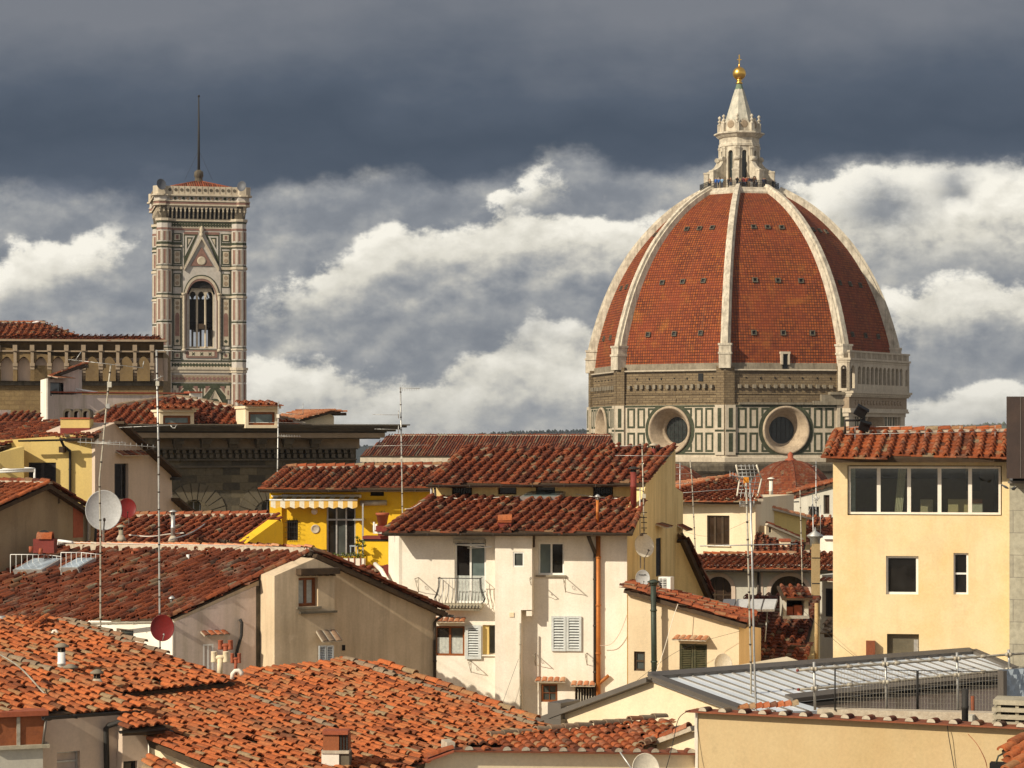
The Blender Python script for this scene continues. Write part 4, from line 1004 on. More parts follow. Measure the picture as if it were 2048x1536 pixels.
for q, fc in enumerate(TF_):
    body.extrude([fc.w(0, 0), fc.w(W, 0), fc.w(W, tz(440)), fc.w(0, tz(440))], -fc.n * 1.6, 'marble_tower', [parch(fc, W / 2, 2.3, ZW0, ZWS, ZWT)], both=True)
    # big gable over the window
    def tri(d, pts, m, th=.12): inl.extrude([fc.w(W / 2 + a, z, d) for a, z in pts], -fc.n * th, m)
    for sgn in (-1, 1):
        f_ = lambda a: W / 2 + sgn * a
        # spandrel panels beside the gable
        fc.box(inl, *sorted((f_(.55), f_(2.78))), -.02, .06, tz(468), tz(463), 'marble_pink')
        inl.extrude([fc.w(f_(.55), tz(467), .05), fc.w(f_(2.78), tz(467), .05), fc.w(f_(2.78), tz(534), .05)], -fc.n * .1, 'marble_green')
        inl.extrude([fc.w(f_(1.0), tz(471), .09), fc.w(f_(2.6), tz(471), .09), fc.w(f_(2.6), tz(512), .09)], -fc.n * .1, 'marble_tower')
        inl.extrude([fc.w(f_(1.35), tz(474), .12), fc.w(f_(2.3), tz(474), .12), fc.w(f_(2.3), tz(497), .12)], -fc.n * .1, 'marble_green')
        inl.extrude([fc.w(f_(1.6), tz(477), .15), fc.w(f_(2.12), tz(477), .15), fc.w(f_(2.12), tz(490), .15)], -fc.n * .1, 'marble_white')
        # gable rake
        p0, p1 = V(fc.w(f_(2.7), tz(537), .18)), V(fc.w(W / 2, tz(474), .18))
        dv = (p1 - p0); inl.obox((p0 + p1) / 2, dv / 2, fc.n * .22, V((0, 0, .28)), 'marble_white')
        # side panels between window and buttress, storey by storey
        for (y0, y1, kind) in ((466, 482, 0), (500, 528, 1), (546, 574, 1), (596, 692, 2), (704, 718, 0)):
            a0, a1 = sorted((f_(3.2), f_(4.4)))
            fc.box(inl, a0, a1, -.02, .06, tz(y1), tz(y0), 'marble_green'); fc.box(inl, a0 + .15, a1 - .15, 0, .09, tz(y1) + .15, tz(y0) - .15, 'marble_white')
            if kind == 0: fc.box(inl, a0 + .4, a1 - .4, 0, .12, tz(y1) + .35, tz(y0) - .3, 'marble_pink')
            elif kind == 1:
                for yy in ((y0 + y1) / 2 - 6, (y0 + y1) / 2 + 6): inl.lathe(fc.w((a0 + a1) / 2, tz(yy), .08), [(.34, 0), (.30, .05)], 10, 'stone_band', ax=fc.n)
            else:
                inl.extrude(parch(fc, (a0 + a1) / 2, .34, tz(672), tz(634), tz(625)), fc.n * .12, 'marble_pink')
                for yy in (606, 615): inl.lathe(fc.w((a0 + a1) / 2, tz(yy), .08), [(.32, 0), (.28, .05)], 10, 'stone_band', ax=fc.n)
                inl.lathe(fc.w((a0 + a1) / 2, tz(682), .08), [(.3, 0), (.3, .05)], 4, 'marble_green', ax=fc.n)
        for (y0, y1, d, m_) in ((489, 484, .07, 'marble_green'), (493, 490, .12, 'marble_white'), (496, 494, .07, 'marble_green'), (532, 530, .07, 'marble_green'), (538, 533, .14, 'marble_white'), (541, 539, .06, 'marble_green'), (590, 587, .07, 'marble_green'), (595, 591, .13, 'marble_white'), (645, 642, .0, 'marble_green')):
            if d: fc.box(inl, *sorted((f_(3.02), f_(4.75))), -.03, d, tz(y0), tz(y1), m_)
        fc.box(inl, *sorted((f_(3.0), f_(3.12))), -.03, .05, tz(722), tz(466), 'marble_green'); fc.box(inl, *sorted((f_(4.5), f_(4.62))), -.03, .05, tz(722), tz(466), 'marble_green')
        # twisted window columns
        inl.tube([fc.w(f_(2.78), tz(y), .22) for y in range(590, 700, 4)], [.20 + .05 * ((y // 4) % 2) for y in range(590, 700, 4)], 7, 'marble_white')
        inl.lathe(fc.w(f_(2.78), tz(592), .2), [(.22, 0), (.38, .3), (.38, .5)], 8, 'marble_white'); inl.lathe(fc.w(f_(2.78), tz(703), .2), [(.4, 0), (.36, .3), (.22, .5)], 8, 'marble_white')
        fc.box(inl, *sorted((f_(2.34), f_(2.46))), -1.0, .06, ZW0, ZWS, 'marble_pink')
    tri(.16, [(-1.75, tz(531)), (1.75, tz(531)), (0, tz(493))], 'marble_pink'); inl.lathe(fc.w(W / 2, tz(521), .16), [(.72, 0), (.62, .1), (.4, .04)], 18, 'marble_white', ax=fc.n)
    inl.lathe(fc.w(W / 2, tz(470), .2), [(.2, -.3), (.35, .2), (.15, .5), (.4, .9), (.1, 1.5)], 8, 'marble_white')
    # archivolt mouldings: white, green, pink rings
    for hw0, hw1, dz, d, m_ in ((2.3, 2.45, .15, .10, 'marble_pink'), (2.45, 2.78, .5, .16, 'marble_white'), (2.78, 2.92, .7, .09, 'marble_green')):
        o1 = parch(fc, W / 2, hw1, ZWS - .01, ZWS, ZWT + dz + .18)[2:]; o0 = parch(fc, W / 2, hw0, ZWS - .01, ZWS, ZWT + dz - .22)[2:]
        for i in range(len(o1) - 1): inl.hexa([o0[i], o1[i], o1[i + 1], o0[i + 1]] + [p + fc.n * d for p in (o0[i], o1[i], o1[i + 1], o0[i + 1])], m_)
    # horizontal courses
    for (y0, y1, d, m_) in ((700, 698, .1, 'marble_green'), (723, 720, .08, 'marble_green'), (734, 725, .05, 'marble_white'), (739, 734, .35, 'marble_white'), (745, 739, .2, 'marble_white'),
                            (764, 750, .06, 'stone_band'), (460, 456, .07, 'marble_pink'), (456, 454, .12, 'marble_white'), (453, 446, .05, 'marble_white'), (446, 443, .12, 'marble_green'), (442, 437, .25, 'marble_white'), (776, 766, .07, 'marble_green')):
        fc.box(inl, .5, W - .5, -.03, d, tz(y0), tz(y1), m_)
    for (yy, dy, nn, dd) in ((729.5, 3.2, 20, .09), (449.5, 3.0, 22, .09), (757, 4.2, 15, .1)):
        for i in range(nn):
            c = fc.w(1.0 + (W - 2.0) * (i + .5) / nn, tz(yy), dd - .03)
            inl.obox(c, (fc.U + V((0, 0, 1))) * .16, (fc.U - V((0, 0, 1))) * .16, fc.n * .03, 'marble_green' if yy != 757 else 'marble_pink')
    for (xa, xb, ya, yb) in ((-3.2, -2.6, 704, 719), (2.6, 3.2, 704, 719)): pass
    fc.box(inl, W / 2 - 2.45, W / 2 + 2.45, -.03, .16, tz(715), tz(700), 'marble_pink'); fc.box(inl, W / 2 - 2.0, W / 2 + 2.0, 0, .2, tz(712), tz(703), 'marble_white')
    for i in (-1, 0, 1):
        for s_ in (-1, 1): inl.obox(fc.w(W / 2 + i * 1.3, tz(707.5), .21), (fc.U + V((0, 0, s_))) * .22, (fc.U - V((0, 0, s_))) * .05, fc.n * .02, 'marble_green')
    # next storey down: two small gabled windows
    for uc in (W / 2 - 2.1, W / 2 + 2.1):
        for sgn in (-1, 1): inl.extrude([fc.w(uc + sgn * .25, tz(770), .06), fc.w(uc + sgn * 1.75, tz(770), .06), fc.w(uc + sgn * 1.75, tz(793), .06)], -fc.n * .1, 'marble_white'); inl.extrude([fc.w(uc + sgn * .75, tz(772), .1), fc.w(uc + sgn * 1.5, tz(772), .1), fc.w(uc + sgn * 1.5, tz(786), .1)], -fc.n * .1, 'marble_pink')
        inl.extrude([fc.w(uc - 2.0, tz(818), .03), fc.w(uc + 2.0, tz(818), .03), fc.w(uc + 2.0, tz(776), .03), fc.w(uc - 2.0, tz(776), .03)], -fc.n * .1, 'marble_green')
        inl.extrude([fc.w(uc - 1.6, tz(815), .2), fc.w(uc + 1.6, tz(815), .2), fc.w(uc, tz(780), .2)], -fc.n * .3, 'marble_white', [parch(fc, uc, .75, tz(814), tz(806), tz(800))])
    for s_ in (-1, 1): fc.box(inl, *sorted((W / 2 + s_ * 3.85, W / 2 + s_ * 4.45)), 0, .1, tz(798), tz(771), 'marble_white'); inl.obox(fc.w(W / 2 + s_ * 4.15, tz(785), .1), fc.U * .1, V((0, 0, .35)), fc.n * .03, 'marble_pink')
obj('shaft', body, tower); obj('inlay', inl, tower)
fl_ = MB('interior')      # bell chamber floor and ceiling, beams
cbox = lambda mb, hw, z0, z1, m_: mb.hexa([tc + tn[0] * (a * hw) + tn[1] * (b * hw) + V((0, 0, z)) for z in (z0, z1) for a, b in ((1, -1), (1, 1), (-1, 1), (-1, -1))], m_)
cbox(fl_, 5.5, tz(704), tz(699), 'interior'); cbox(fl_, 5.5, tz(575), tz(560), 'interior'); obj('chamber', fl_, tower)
bm_ = MB('wood_dark'); 
for y in (650,):
    bm_.obox(tc + V((0, 0, tz(y))), tn[1] * 6, tn[0] * .35, V((0, 0, .45)))
    bm_.obox(tc + V((0, 0, tz(y + 2))), tn[1] * .4, tn[0] * 6, V((0, 0, .4)))
cbox(bm_, 3.6, tz(642), tz(596), 'interior'); obj('bell_beams_dark_fill', bm_, tower)  # near-black box added to fill the upper chamber with shade
for k in (-1, 1):
    bl = MB('verdigris'); bl.lathe(tc + tn[1] * (k * 2.6) + V((0, 0, tz(650))), [(.95, 0), (.85, .25), (.6, .8), (.5, 1.4), (.25, 1.6), (.1, 1.9)], 16); obj('bell', bl, tower)
for q, fc in enumerate(TF_):      # three lights with columns and tracery
    mb = MB('marble_white'); hw = 2.42
    lights = [parch(fc, W / 2 + i * 1.32, .50, ZW0 + .3, tz(592), tz(582)) for i in (-1, 0, 1)]
    outer = parch(fc, W / 2, 1.98, ZW0 - .02, ZWS + .1, ZWT - .35)
    rounds = [[fc.w(W / 2 + cx_ + .2 * cos(2 * pi * i / 10), tz(yy) + .2 * sin(2 * pi * i / 10)) for i in range(10)] for cx_, yy in ((0, 567.5), (-.62, 571), (.62, 571))]
    mb.extrude([p - fc.n * .8 for p in outer], -fc.n * .3, 'marble_white', [[p - fc.n * .8 for p in l] for l in lights + rounds])
    for i in (-.66, .66): mb.lathe(fc.w(W / 2 + i, ZW0, -.8), [(.22, 0), (.22, .3), (.12, .4), (.12, tz(594) - ZW0), (.24, tz(592) - ZW0)], 8, 'marble_white')
    for s_ in (-1, 1): fc.box(mb, *sorted((W / 2 + s_ * 1.95, W / 2 + s_ * 2.44)), -1.2, -.7, ZW0, ZWS + 1.0, 'marble_tower')
    obj('window', mb, tower)
bt = []
for q in range(4):      # octagonal corner buttresses
    c = tc + (tn[q] + tn[(q + 1) % 4]) * HW; mb = MB('marble_tower'); R = 1.22; a0 = TR + pi / 8
    def ring(z0, z1, r, m_): mb.lathe(c, [(r, z0), (r, z1)], 8, m_, a0=a0, smooth=False)
    ring(0, tz(440), R, 'marble_tower')
    for (y0, y1, r, m_) in ((489, 484, R + .04, 'marble_green'), (493, 490, R + .12, 'marble_white'), (496, 494, R + .04, 'marble_green'), (532, 530, R + .04, 'marble_green'), (538, 533, R + .2, 'marble_white'), (590, 587, R + .04, 'marble_green'),
                            (595, 591, R + .16, 'marble_white'), (645, 642, R + .04, 'marble_green'), (696, 694, R + .04, 'marble_green'), (700, 697, R + .14, 'marble_white'), (723, 720, R + .04, 'marble_green'), (740, 735, R + .3, 'marble_white'), (745, 741, R + .15, 'marble_white'),
                            (460, 456, R + .05, 'marble_pink'), (446, 443, R + .06, 'marble_green'), (442, 437, R + .22, 'marble_white')):
        ring(tz(y0), tz(y1), r, m_)
    for k in range(8):
        aa = a0 + pi / 8 + k * pi / 4; dn = V((cos(aa), sin(aa), 0)); tg = V((-sin(aa), cos(aa), 0)); rr_ = R * cos(pi / 8)
        for (y0, y1) in ((481, 463), (527, 499), (584, 542), (639, 599), (690, 648), (717, 703), (764, 749), (812, 768)):
            mb.obox(c + dn * rr_ + V((0, 0, (tz(y0) + tz(y1)) / 2)), tg * .15, dn * .05, V((0, 0, (tz(y1) - tz(y0)) / 2)), 'marble_pink')
            for s_ in (-1, 1): mb.obox(c + dn * rr_ + tg * (s_ * .25) + V((0, 0, (tz(y0) + tz(y1)) / 2)), tg * .05, dn * .06, V((0, 0, (tz(y1) - tz(y0)) / 2 + .05)), 'marble_white')
    obj('corner_buttress', mb, tower)
# crowning gallery on corbelled arches
cr = MB('marble_tower'); HC = 7.4; ch = 1.75
def cring(hw, z0, z1, m_, hw1=None, cut=ch):
    hw1 = hw1 or hw; vs = []
    for h, z in ((hw, z0), (hw1, z1)):
        for a, b in ((1, -1), (1, 1), (-1, 1), (-1, -1)):
            # square with small octagonal corner bastions approximated by chamfers
            na, nb = tn[0] * a, tn[1] * b
            e1 = tc + na * h + nb * (h - cut) + V((0, 0, z)); e2 = tc + na * (h - cut) + nb * h + V((0, 0, z))
            vs += ([e1, e2] if a * b > 0 else [e2, e1])
    cr.add(vs, [(k, (k + 1) % 8, 8 + (k + 1) % 8, 8 + k) for k in range(8)] + [tuple(range(8, 16))], m_)
def bast(z0, z1, m_, hw, R0, R1=None):
    for q in range(4):
        c = tc + (tn[q] + tn[(q + 1) % 4]) * hw; cr.lathe(c, [(R0, z0), (R1 or R0, z1)], 8, m_, a0=TR + pi / 8, smooth=False)
cring(6.1, tz(437), tz(412), 'black', 6.5, .3)  # backing painted black to give the corbel arches their shade
for (y0, y1, hw, m_) in ((412, 409, 7.2, 'marble_white'), (409, 404, 7.15, 'marble_pink'), (404, 402, 7.25, 'marble_white'), (402, 393, 7.1, 'marble_tower'), (393, 390, 7.5, 'marble_white'), (390, 373.5, 7.27, 'marble_white')):
    cring(hw, tz(y0), tz(y1), m_, None, .6); bast(tz(y0) + .01, tz(y1) + .01, m_, hw - .95, 1.38)
bast(tz(437), tz(412), 'stone_dark', 5.95, .9, 1.15)
for fc in TF_:
    fo = Fac(fc.w(-1.1, 0, 1.1), fc.w(W + 1.1, 0, 1.1)); L = fo.len; n_ = 21
    for i in range(n_):
        u = .35 + (L - .7) * i / (n_ - 1); p0 = fo.w(u, tz(437), -.95); p1 = fo.w(u, tz(418), -.12)
        cr.obox((p0 + p1) / 2, (p1 - p0) / 2, fo.U * .11, fo.n * .22, 'marble_white')
        fo.box(cr, u - .1, u + .1, -.5, .02, tz(424), tz(411), 'marble_white')
        if i < n_ - 1:
            un = .35 + (L - .7) * (i + 1) / (n_ - 1); um = (u + un) / 2
            for s_, ue in ((1, u + .1), (-1, un - .1)):
                cr.extrude([fo.w(ue, tz(420), 0), fo.w(ue, tz(411.5), 0), fo.w(um, tz(411.5), 0), fo.w(um, tz(413.5), 0)], -fo.n * .3, 'marble_white')
    fp = Fac(fc.w(-.9, 0, 1.44), fc.w(W + .9, 0, 1.44)); n_ = 14
    for i in range(n_):
        u = .8 + (fp.len - 1.6) * i / (n_ - 1)
        cr.lathe(fp.w(u, tz(381), -.02), [(.26, 0), (.26, .05)], 9, 'stone_dark', ax=fp.n); fp.box(cr, u - .52, u - .46, -.02, .03, tz(388), tz(374), 'stone_band')
    n_ = 20; ff = Fac(fc.w(-.9, 0, 1.27), fc.w(W + .9, 0, 1.27))
    for i in range(n_): cr.lathe(ff.w(.6 + (ff.len - 1.2) * i / (n_ - 1), tz(397.5), .0), [(.24, 0), (.2, .06)], 9, 'marble_green' if i % 2 else 'stone_band', ax=ff.n)
obj('crown_gallery', cr, tower)
rf = MB('tile_old'); zb, ztp = tz(374), tz(353); rnd = random.Random(3)
for q in range(4):
    n0, t0 = tn[q], tn[(q + 1) % 4]; a, b = tc + n0 * 5.3 - t0 * 5.3 + V((0, 0, zb)), tc + n0 * 5.3 + t0 * 5.3 + V((0, 0, zb)); ap = tc + V((0, 0, ztp))
    rf.add([a, b, ap], [(0, 1, 2)], 'tile_old', .35)
    for i in range(30):
        t = (i + .5) / 30; e = a.lerp(b, t); k = 1 - abs(2 * t - 1); tp = e.lerp(V((tc.x, tc.y, zb)) + t0 * ((2 * t - 1) * 5.3), .0) ; far = e - n0 * (5.3 * k) + V((0, 0, (ztp - zb) * k))
        if k > .06: rf.tube([e + V((0, 0, .05)), far + V((0, 0, .05))], .13, 5, 'tile_old'); 
    rf.tube([a, ap], .2, 6, 'tile_old')
rf.lathe(tc + V((0, 0, ztp - .4)), [(1.0, 0), (.65, .5), (.6, 1.0), (.75, 1.1), (.7, 1.9), (.3, 2.2)], 8, 'stone_dark')
rf.t = [min(1, max(0, rnd.gauss(.55, .2))) for _ in rf.t]
obj('roof', rf, tower)
fp = MB('iron'); fp.tube([tc + V((0, 0, ztp + 1.5)), tc + V((0, 0, tz(260))), tc + V((0, 0, tz(182)))], [.22, .17, .09], 8); fp.lathe(tc + V((0, 0, tz(182))), [(.1, 0), (.22, .15), (.1, .35)], 8)
for dx in (-1, 1): fp.tube([tc + V((0, 0, tz(290))), tc + tn[1] * (dx * 2.2) + V((0, 0, ztp + .2))], .018, 4)
obj('flagpole', fp, tower)
# ------------------------------------------------------------------ houses
def house(name, label, px, Y, cat='house', group=None):
    p = P(px, HOR, Y); return thing(name, label, cat, (p.x, p.y, 0), group)
def down_pipe(fac, parent, pts, r=.05, m='gutter', name='drainpipe', clips=True):
    mb = MB(m); path = [fac.pt(a, b, d) for a, b, d in pts]; mb.tube(path, r, 8)
    if clips:
        for i in range(len(path) - 1):
            L = (path[i + 1] - path[i]).length; n = int(L / 1.5)
            for k in range(n):
                c = path[i].lerp(path[i + 1], (k + .5) / n); dv = (path[i + 1] - path[i]).normalized(); mb.tube([c - dv * .03, c + dv * .03], r * 1.22, 8)
    return obj(name, mb, parent)
def slab(parent, name, pts, th, m): mb = MB(m); mb.extrude(pts, V((0, 0, -th))); return obj(name, mb, parent)

# ---- corbelled stone palace, far left
h = house('stone_palace', 'golden brown stone palace with a row of pale corbelled arches at far left', 150, 215, 'palace')
f = Fac(-60, 214, 326, 216); mb = MB('block_gold')
f.wall(mb, [(-60, 'g'), (326, 'g'), (326, 700), (-60, 700)], depth=22); 
f.box(mb, -.2, f.u(327), -.05, .28, f.z(160, 771), f.z(160, 762), 'stone_dark')
obj('wall', mb, h)
mb = MB('stone_gold'); px0 = -38; n = 11; step = 34.2
holes = []
for i in range(n):
    a = px0 + i * step
    if a + step > 330: break
    holes.append(arch(a + 4, 713, a + step - 4, 762, pointed=.35))
g_ = Fac(f.w(0, 0, .75), f.w(f.len, 0, .75))
g_.wall(mb, [(-62, 762), (327, 762), (327, 682), (-62, 682)], holes, depth=.74, reveal=.7)
obj('arcade', mb, h)
mb = MB('plaster_cream')
for i in range(n):
    a = px0 + i * step; f.pbox(mb, (a + 3, 716, a + step - 3, 762), -.1, .06, 'plaster_pink')
obj('arch_infill', mb, h)
for i in range(n):
    a = px0 + i * step; cb = MB('stone_band')
    u = g_.u(a); zt_ = g_.z(a, 726); zb_ = g_.z(a, 765)
    for j, (w_, d_) in enumerate(((.22, .1), (.2, .0), (.18, -.15), (.15, -.3), (.12, -.45), (.1, -.55))):
        z0 = zt_ + (zb_ - zt_) * j / 6; z1 = zt_ + (zb_ - zt_) * (j + 1) / 6; g_.box(cb, u - w_, u + w_, -.75, d_ + .06, z1, z0 + .0, 'stone_band')
    g_.box(cb, u - .2, u + .2, -.4, .3, g_.z(a, 702), g_.z(a, 690), 'stone_band'); g_.box(cb, u - .14, u + .14, -.4, .16, g_.z(a, 726), g_.z(a, 702), 'stone_band')
    obj('corbel', cb, h)
mb = MB('stone_band'); g_.box(mb, 0, f.len + .3, -.9, .18, g_.z(150, 704), g_.z(150, 701)); g_.box(mb, 0, f.len + .4, -.9, .55, g_.z(150, 683), g_.z(150, 679)); obj('cornice', mb, h)
pl = Plane.three((-70, 681, 213.2), (330, 680, 215.2), (0, 671, 218.5))
roof(h, pl, [(-70, 681), (328, 680), (318, 672), (-70, 671)], m='tile_mid', pitch=.6, course=.5, rim=False, k=4, seed=31)
pl = Plane.three((-40, 670, 217), (150, 671, 217.5), (60, 646, 222))
roof(h, pl, [(-60, 671), (158, 671), (128, 659), (90, 646), (-60, 646)], ridges=[(3, 4)], m='tile_mid', pitch=.62, course=.5, rim=False, k=4, seed=32)

# ---- white rooftop house behind
h = house('rooftop_house', 'white rendered rooftop house with stair turret and long blank side wall', 220, 170)
f = Fac(93, 165, 158, 169.5); mb = MB('plaster_rose')  # front in rose plaster: shade put into the colour of a white house
f.wall(mb, [(93, 'g'), (157, 'g'), (157, 731), (93, 756)], [(100, 765, 127, 792)], depth=3.0, back=V((-.1, .99, 0)), reveal=.2); obj('turret', mb, h)
mb = MB('plaster_white'); f2 = Fac(81, 168.4, 93.2, 164.95); f2.wall(mb, [(81, 'g'), (93, 'g'), (93, 757), (81, 760)], depth=.1); obj('turret_side', mb, h)  # left side in white plaster, its sunlit tone put into the colour
window(f, (100, 765, 127, 792), h, 'shutter_dark', 'pane_grey', 1, 1, rec=.15)
canopy(f, (95, 756, 131, 759), h, out=.8, m='tile_pale', drop=.15)
bk = V((-.1, .99, 0)); pl = Plane.three(f.pt(92, 753, .3), f.pt(159, 728, .3), f.pt(92, 753, .3) + bk)
roof(h, pl, [f.pt(90, 754, .35), f.pt(159, 728, .35), f.pt(159, 728, .35) + bk * 3, f.pt(90, 754, .35) + bk * 3], m='tile_dark', pitch=.4, course=.4, seed=5)
f = Fac(103, 166, 388, 170.7); mb = MB('plaster_rose')  # long front wall, shaded tone painted as rose
f.wall(mb, [(103, 'g'), (388, 'g'), (388, 791), (103, 789)], depth=2.0); obj('long_wall', mb, h)
mb = MB('plaster_white'); f3 = Fac(92, 168.5, 103.1, 165.95); f3.wall(mb, [(92, 'g'), (103, 'g'), (103, 789), (92, 794)], depth=.1); obj('end_wall', mb, h)  # end face painted whiter, as the sun lights it
mb = MB('brick_red'); f.box(mb, -.2, f.len + .1, -2.0, .12, f.z(250, 791) + .15, f.z(250, 787) + .1); obj('coping', mb, h)
mb = MB('plaster_white'); f.pbox(mb, (378, 786, 399, 806), -1, .3); f.pbox(mb, (376, 783, 401, 786), -1, .4, 'brick_red'); obj('wall_block', mb, h)
mb = MB('paint_white'); mb.tube([f.pt(159, 778, -1), f.pt(203, 785, -1)], .09, 6); mb.tube([f.pt(159, 787, -1), f.pt(159, 778, -1)], .07, 6); obj('sloping_rail', mb, h)

# ---- low roofs behind the straw yellow house
h = house('small_house', 'small house showing only a jumbled old tile roof and red parapet at far left', 40, 140)
f = Fac(-20, 139, 85, 141); mb = MB('brick_red'); f.wall(mb, [(-20, 'g'), (82, 'g'), (82, 838), (-20, 836)], depth=5); f.pbox(mb, (-20, 820, 19, 833), -.3, .15, 'plaster_white'); obj('wall', mb, h)
pl = Plane.grad((30, 838, 138.5), (-.15, -1), .35); roof(h, pl, [(-20, 846), (84, 846), (80, 826), (-20, 829)], m='tile_old', pitch=.42, course=.38, seed=8)

# ---- dark stone palace with heavy cornice
h = house('dark_palace', 'dark stone palace with deep black cornice, block walls and round arched windows', 500, 128, 'palace')
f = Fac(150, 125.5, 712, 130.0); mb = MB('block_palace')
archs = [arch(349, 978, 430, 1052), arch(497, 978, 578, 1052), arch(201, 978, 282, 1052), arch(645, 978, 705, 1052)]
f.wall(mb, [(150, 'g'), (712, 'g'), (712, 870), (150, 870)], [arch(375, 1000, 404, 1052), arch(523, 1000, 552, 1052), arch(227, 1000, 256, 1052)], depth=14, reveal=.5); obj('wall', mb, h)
for ax_ in (389.5, 537.5, 241.5):      # rusticated voussoirs round each window
    mb = MB('voussoir')
    c0 = f.u(ax_); zc = f.z(ax_, 1030)
    for i in range(11):
        a0, a1 = pi * i / 11 + .02, pi * (i + 1) / 11 - .02; d0 = .035 + .02 * (i % 2)
        q = [f.w(c0 + r * cos(a), zc + r * sin(a), 0) for r, a in ((.85, a0), (1.75, a0), (1.75, a1), (.85, a1))]
        mb.hexa(q + [p + f.n * d0 for p in q], 'voussoir')
    obj('arch_surround', mb, h)
for ax_ in (389.5, 537.5, 241.5):
    window(f, (ax_ - 14, 1002, ax_ + 14, 1052), h, 'paint_grey', 'pane_grey', 2, 2, rec=.45)
mb = MB('stone_cornice'); L = f.u(712)
zc = lambda y: CZ + (HOR - y) * 128 / F
for (y0, y1, d, m_) in ((848.5, 851, 2.25, 'stone_cornice'), (851, 855, 2.1, 'stone_cornice'), (855, 859, 1.85, 'stone_cornice'), (859, 863, 1.6, 'stone_cornice'), (863, 865.5, 1.5, 'black'), (865.5, 875.5, 1.42, 'stone_band'), (875.5, 878, 1.2, 'stone_dark'), (878, 897, .25, 'stone_band')):
    f.box(mb, -2.5, L + d + (.3 if m_ == 'stone_cornice' and d > 1.5 else -.1), -.6, d, zc(y1), zc(y0), m_)
obj('cornice', mb, h)
for i in range(9):
    u = .9 + i * 1.52; cb = MB('stone_dark')
    if u > L: break
    f.box(cb, u - .3, u + .3, .25, 1.15, zc(881), zc(878)); f.box(cb, u - .26, u + .26, .25, 1.0, zc(888), zc(881)); f.box(cb, u - .22, u + .22, .25, .7, zc(895), zc(888)); obj('bracket', cb, h)
mb = MB('stone_cornice')
f.box(mb, -.5, L, 0, .5, zc(899), zc(896.5)); f.box(mb, -.5, L, 0, .22, zc(921), zc(918)); f.box(mb, -.5, L, 0, .14, zc(935), zc(931))
n = int(L / .36)
for i in range(n): f.box(mb, i * .36, i * .36 + .2, 0, .34, zc(906), zc(899.2)); f.box(mb, i * .36 + .05, i * .36 + .25, 0, .26, zc(916), zc(908))
obj('dentils', mb, h)
# hipped roof with two dormers
z0 = zc(848); A_ = P(195, 849, 124.8); pk = P(350, 795, 131.5); Bq = P(610, 849, 129.0)
pl = Plane.three(A_, Bq, P(350, 796, 131.5))
roof(h, pl, [(212, 850), (160, 860), (190, 834), (232, 815), (350, 796), (400, 803), (560, 838), (610, 849)], ridges=[(2, 3), (3, 4), (4, 5), (5, 6), (6, 7)], m='tile_old', pitch=.44, course=.40, seed=12, ridge_m='tile_lichen', k=5, jit=.6, tbias=.08, ddir=((420, 815), (395, 845)))
for (x0, x1, y0, y1) in ((320, 388, 824, 851), (491, 557, 817, 851)):
    fd = Fac(x0, 125.7, x1, 126.3); mb = MB('plaster_cream')
    fd.wall(mb, [(x0, 856), (x1, 856), (x1, y0), (x0, y0)], [(x0 + 6, y0 + 7, x1 - 7, y1 - 1)], depth=2.4, reveal=.15); fd.pbox(mb, (x0 - 3, y0 - 5, x1 + 3, y0), -2.4, .25, 'plaster_cream')
    o = obj('dormer', mb, h); wn = window(fd, (x0 + 6, y0 + 7, x1 - 7, y1 - 1), o, 'wood', 'pane_teal', 1, 1, rec=.12, fw=.12)
    rm = MB('tile_mid'); plr = Plane.three(fd.pt(x0 - 4, y0 - 5, .4), fd.pt(x1 + 4, y0 - 5, .4), fd.pt(x0 - 4, y0 - 5, -2.6) + V((0, 0, .2)))
    tiles(rm, plr, [fd.pt(x0 - 4, y0 - 5, .4), fd.pt(x1 + 4, y0 - 5, .4), fd.pt(x1 + 4, y0 - 5, -2.6) + V((0, 0, .2)), fd.pt(x0 - 4, y0 - 5, -2.6) + V((0, 0, .2))], pitch=.42, course=.4, m='tile_mid', seed=x0); obj('dormer_roof', rm, o)
# pink attic gable at the palace end
fd = Fac(592, 131, 672, 132.5); mb = MB('plaster_cream'); fd.wall(mb, [(592, 852), (668, 852), (668, 833), (655, 825), (592, 846)], depth=3); ob = obj('attic_gable', mb, h)
rm = MB('tile_pale')
for a, b in (((566, 846), (655, 823)), ((655, 823), (684, 827))):
    p0, p1 = fd.pt(*a, .5), fd.pt(*b, .5); pr = Plane(p0, (p1 - p0).cross(-fd.n)); pp = [p0, p1, p1 - fd.n * 3.8, p0 - fd.n * 3.8]; rm.extrude([p for p in pp], V((0, 0, -.12)), 'wood_dark'); tiles(rm, pr, pp, pitch=.36, course=.36, m='tile_pale', seed=4)
obj('attic_roof', rm, h)

# ---- straw yellow house, left
h = house('straw_house', 'straw yellow house with dark shutters, black drainpipe and pink gable end', 120, 105)
f = Fac(-40, 104.5, 190, 104.5); mb = MB('plaster_straw')
f.wall(mb, [(-40, 'g'), (190, 'g'), (190, 866), (-40, 884)], [(57, 925, 112, 1000)], depth=6, reveal=.2); obj('wall', mb, h)
fo = Fac(-40, 102.6, 48, 103.4); mb = MB('plaster_straw'); fo.wall(mb, [(-40, 'g'), (48, 'g'), (48, 893), (-40, 916)], depth=1.5); obj('wall_wing', mb, h)
for r in ((57, 925, 85, 1000), (85, 925, 112, 1000)): shutter(f, r, h, 'shutter_dark', 26, d=-.12)
f2 = Fac(190, 104.4, 386, 110.0); mb = MB('plaster_pink')
f2.wall(mb, [(190, 'g'), (384, 'g'), (384, 1040), (345, 1003), (343, 950), (232, 845), (190, 862)], [(229, 927, 257, 998)], depth=3, reveal=.25); obj('gable_wall', mb, h)
for r in ((229, 927, 244, 998),): shutter(f2, r, h, 'shutter_dark', 26, d=-.05)
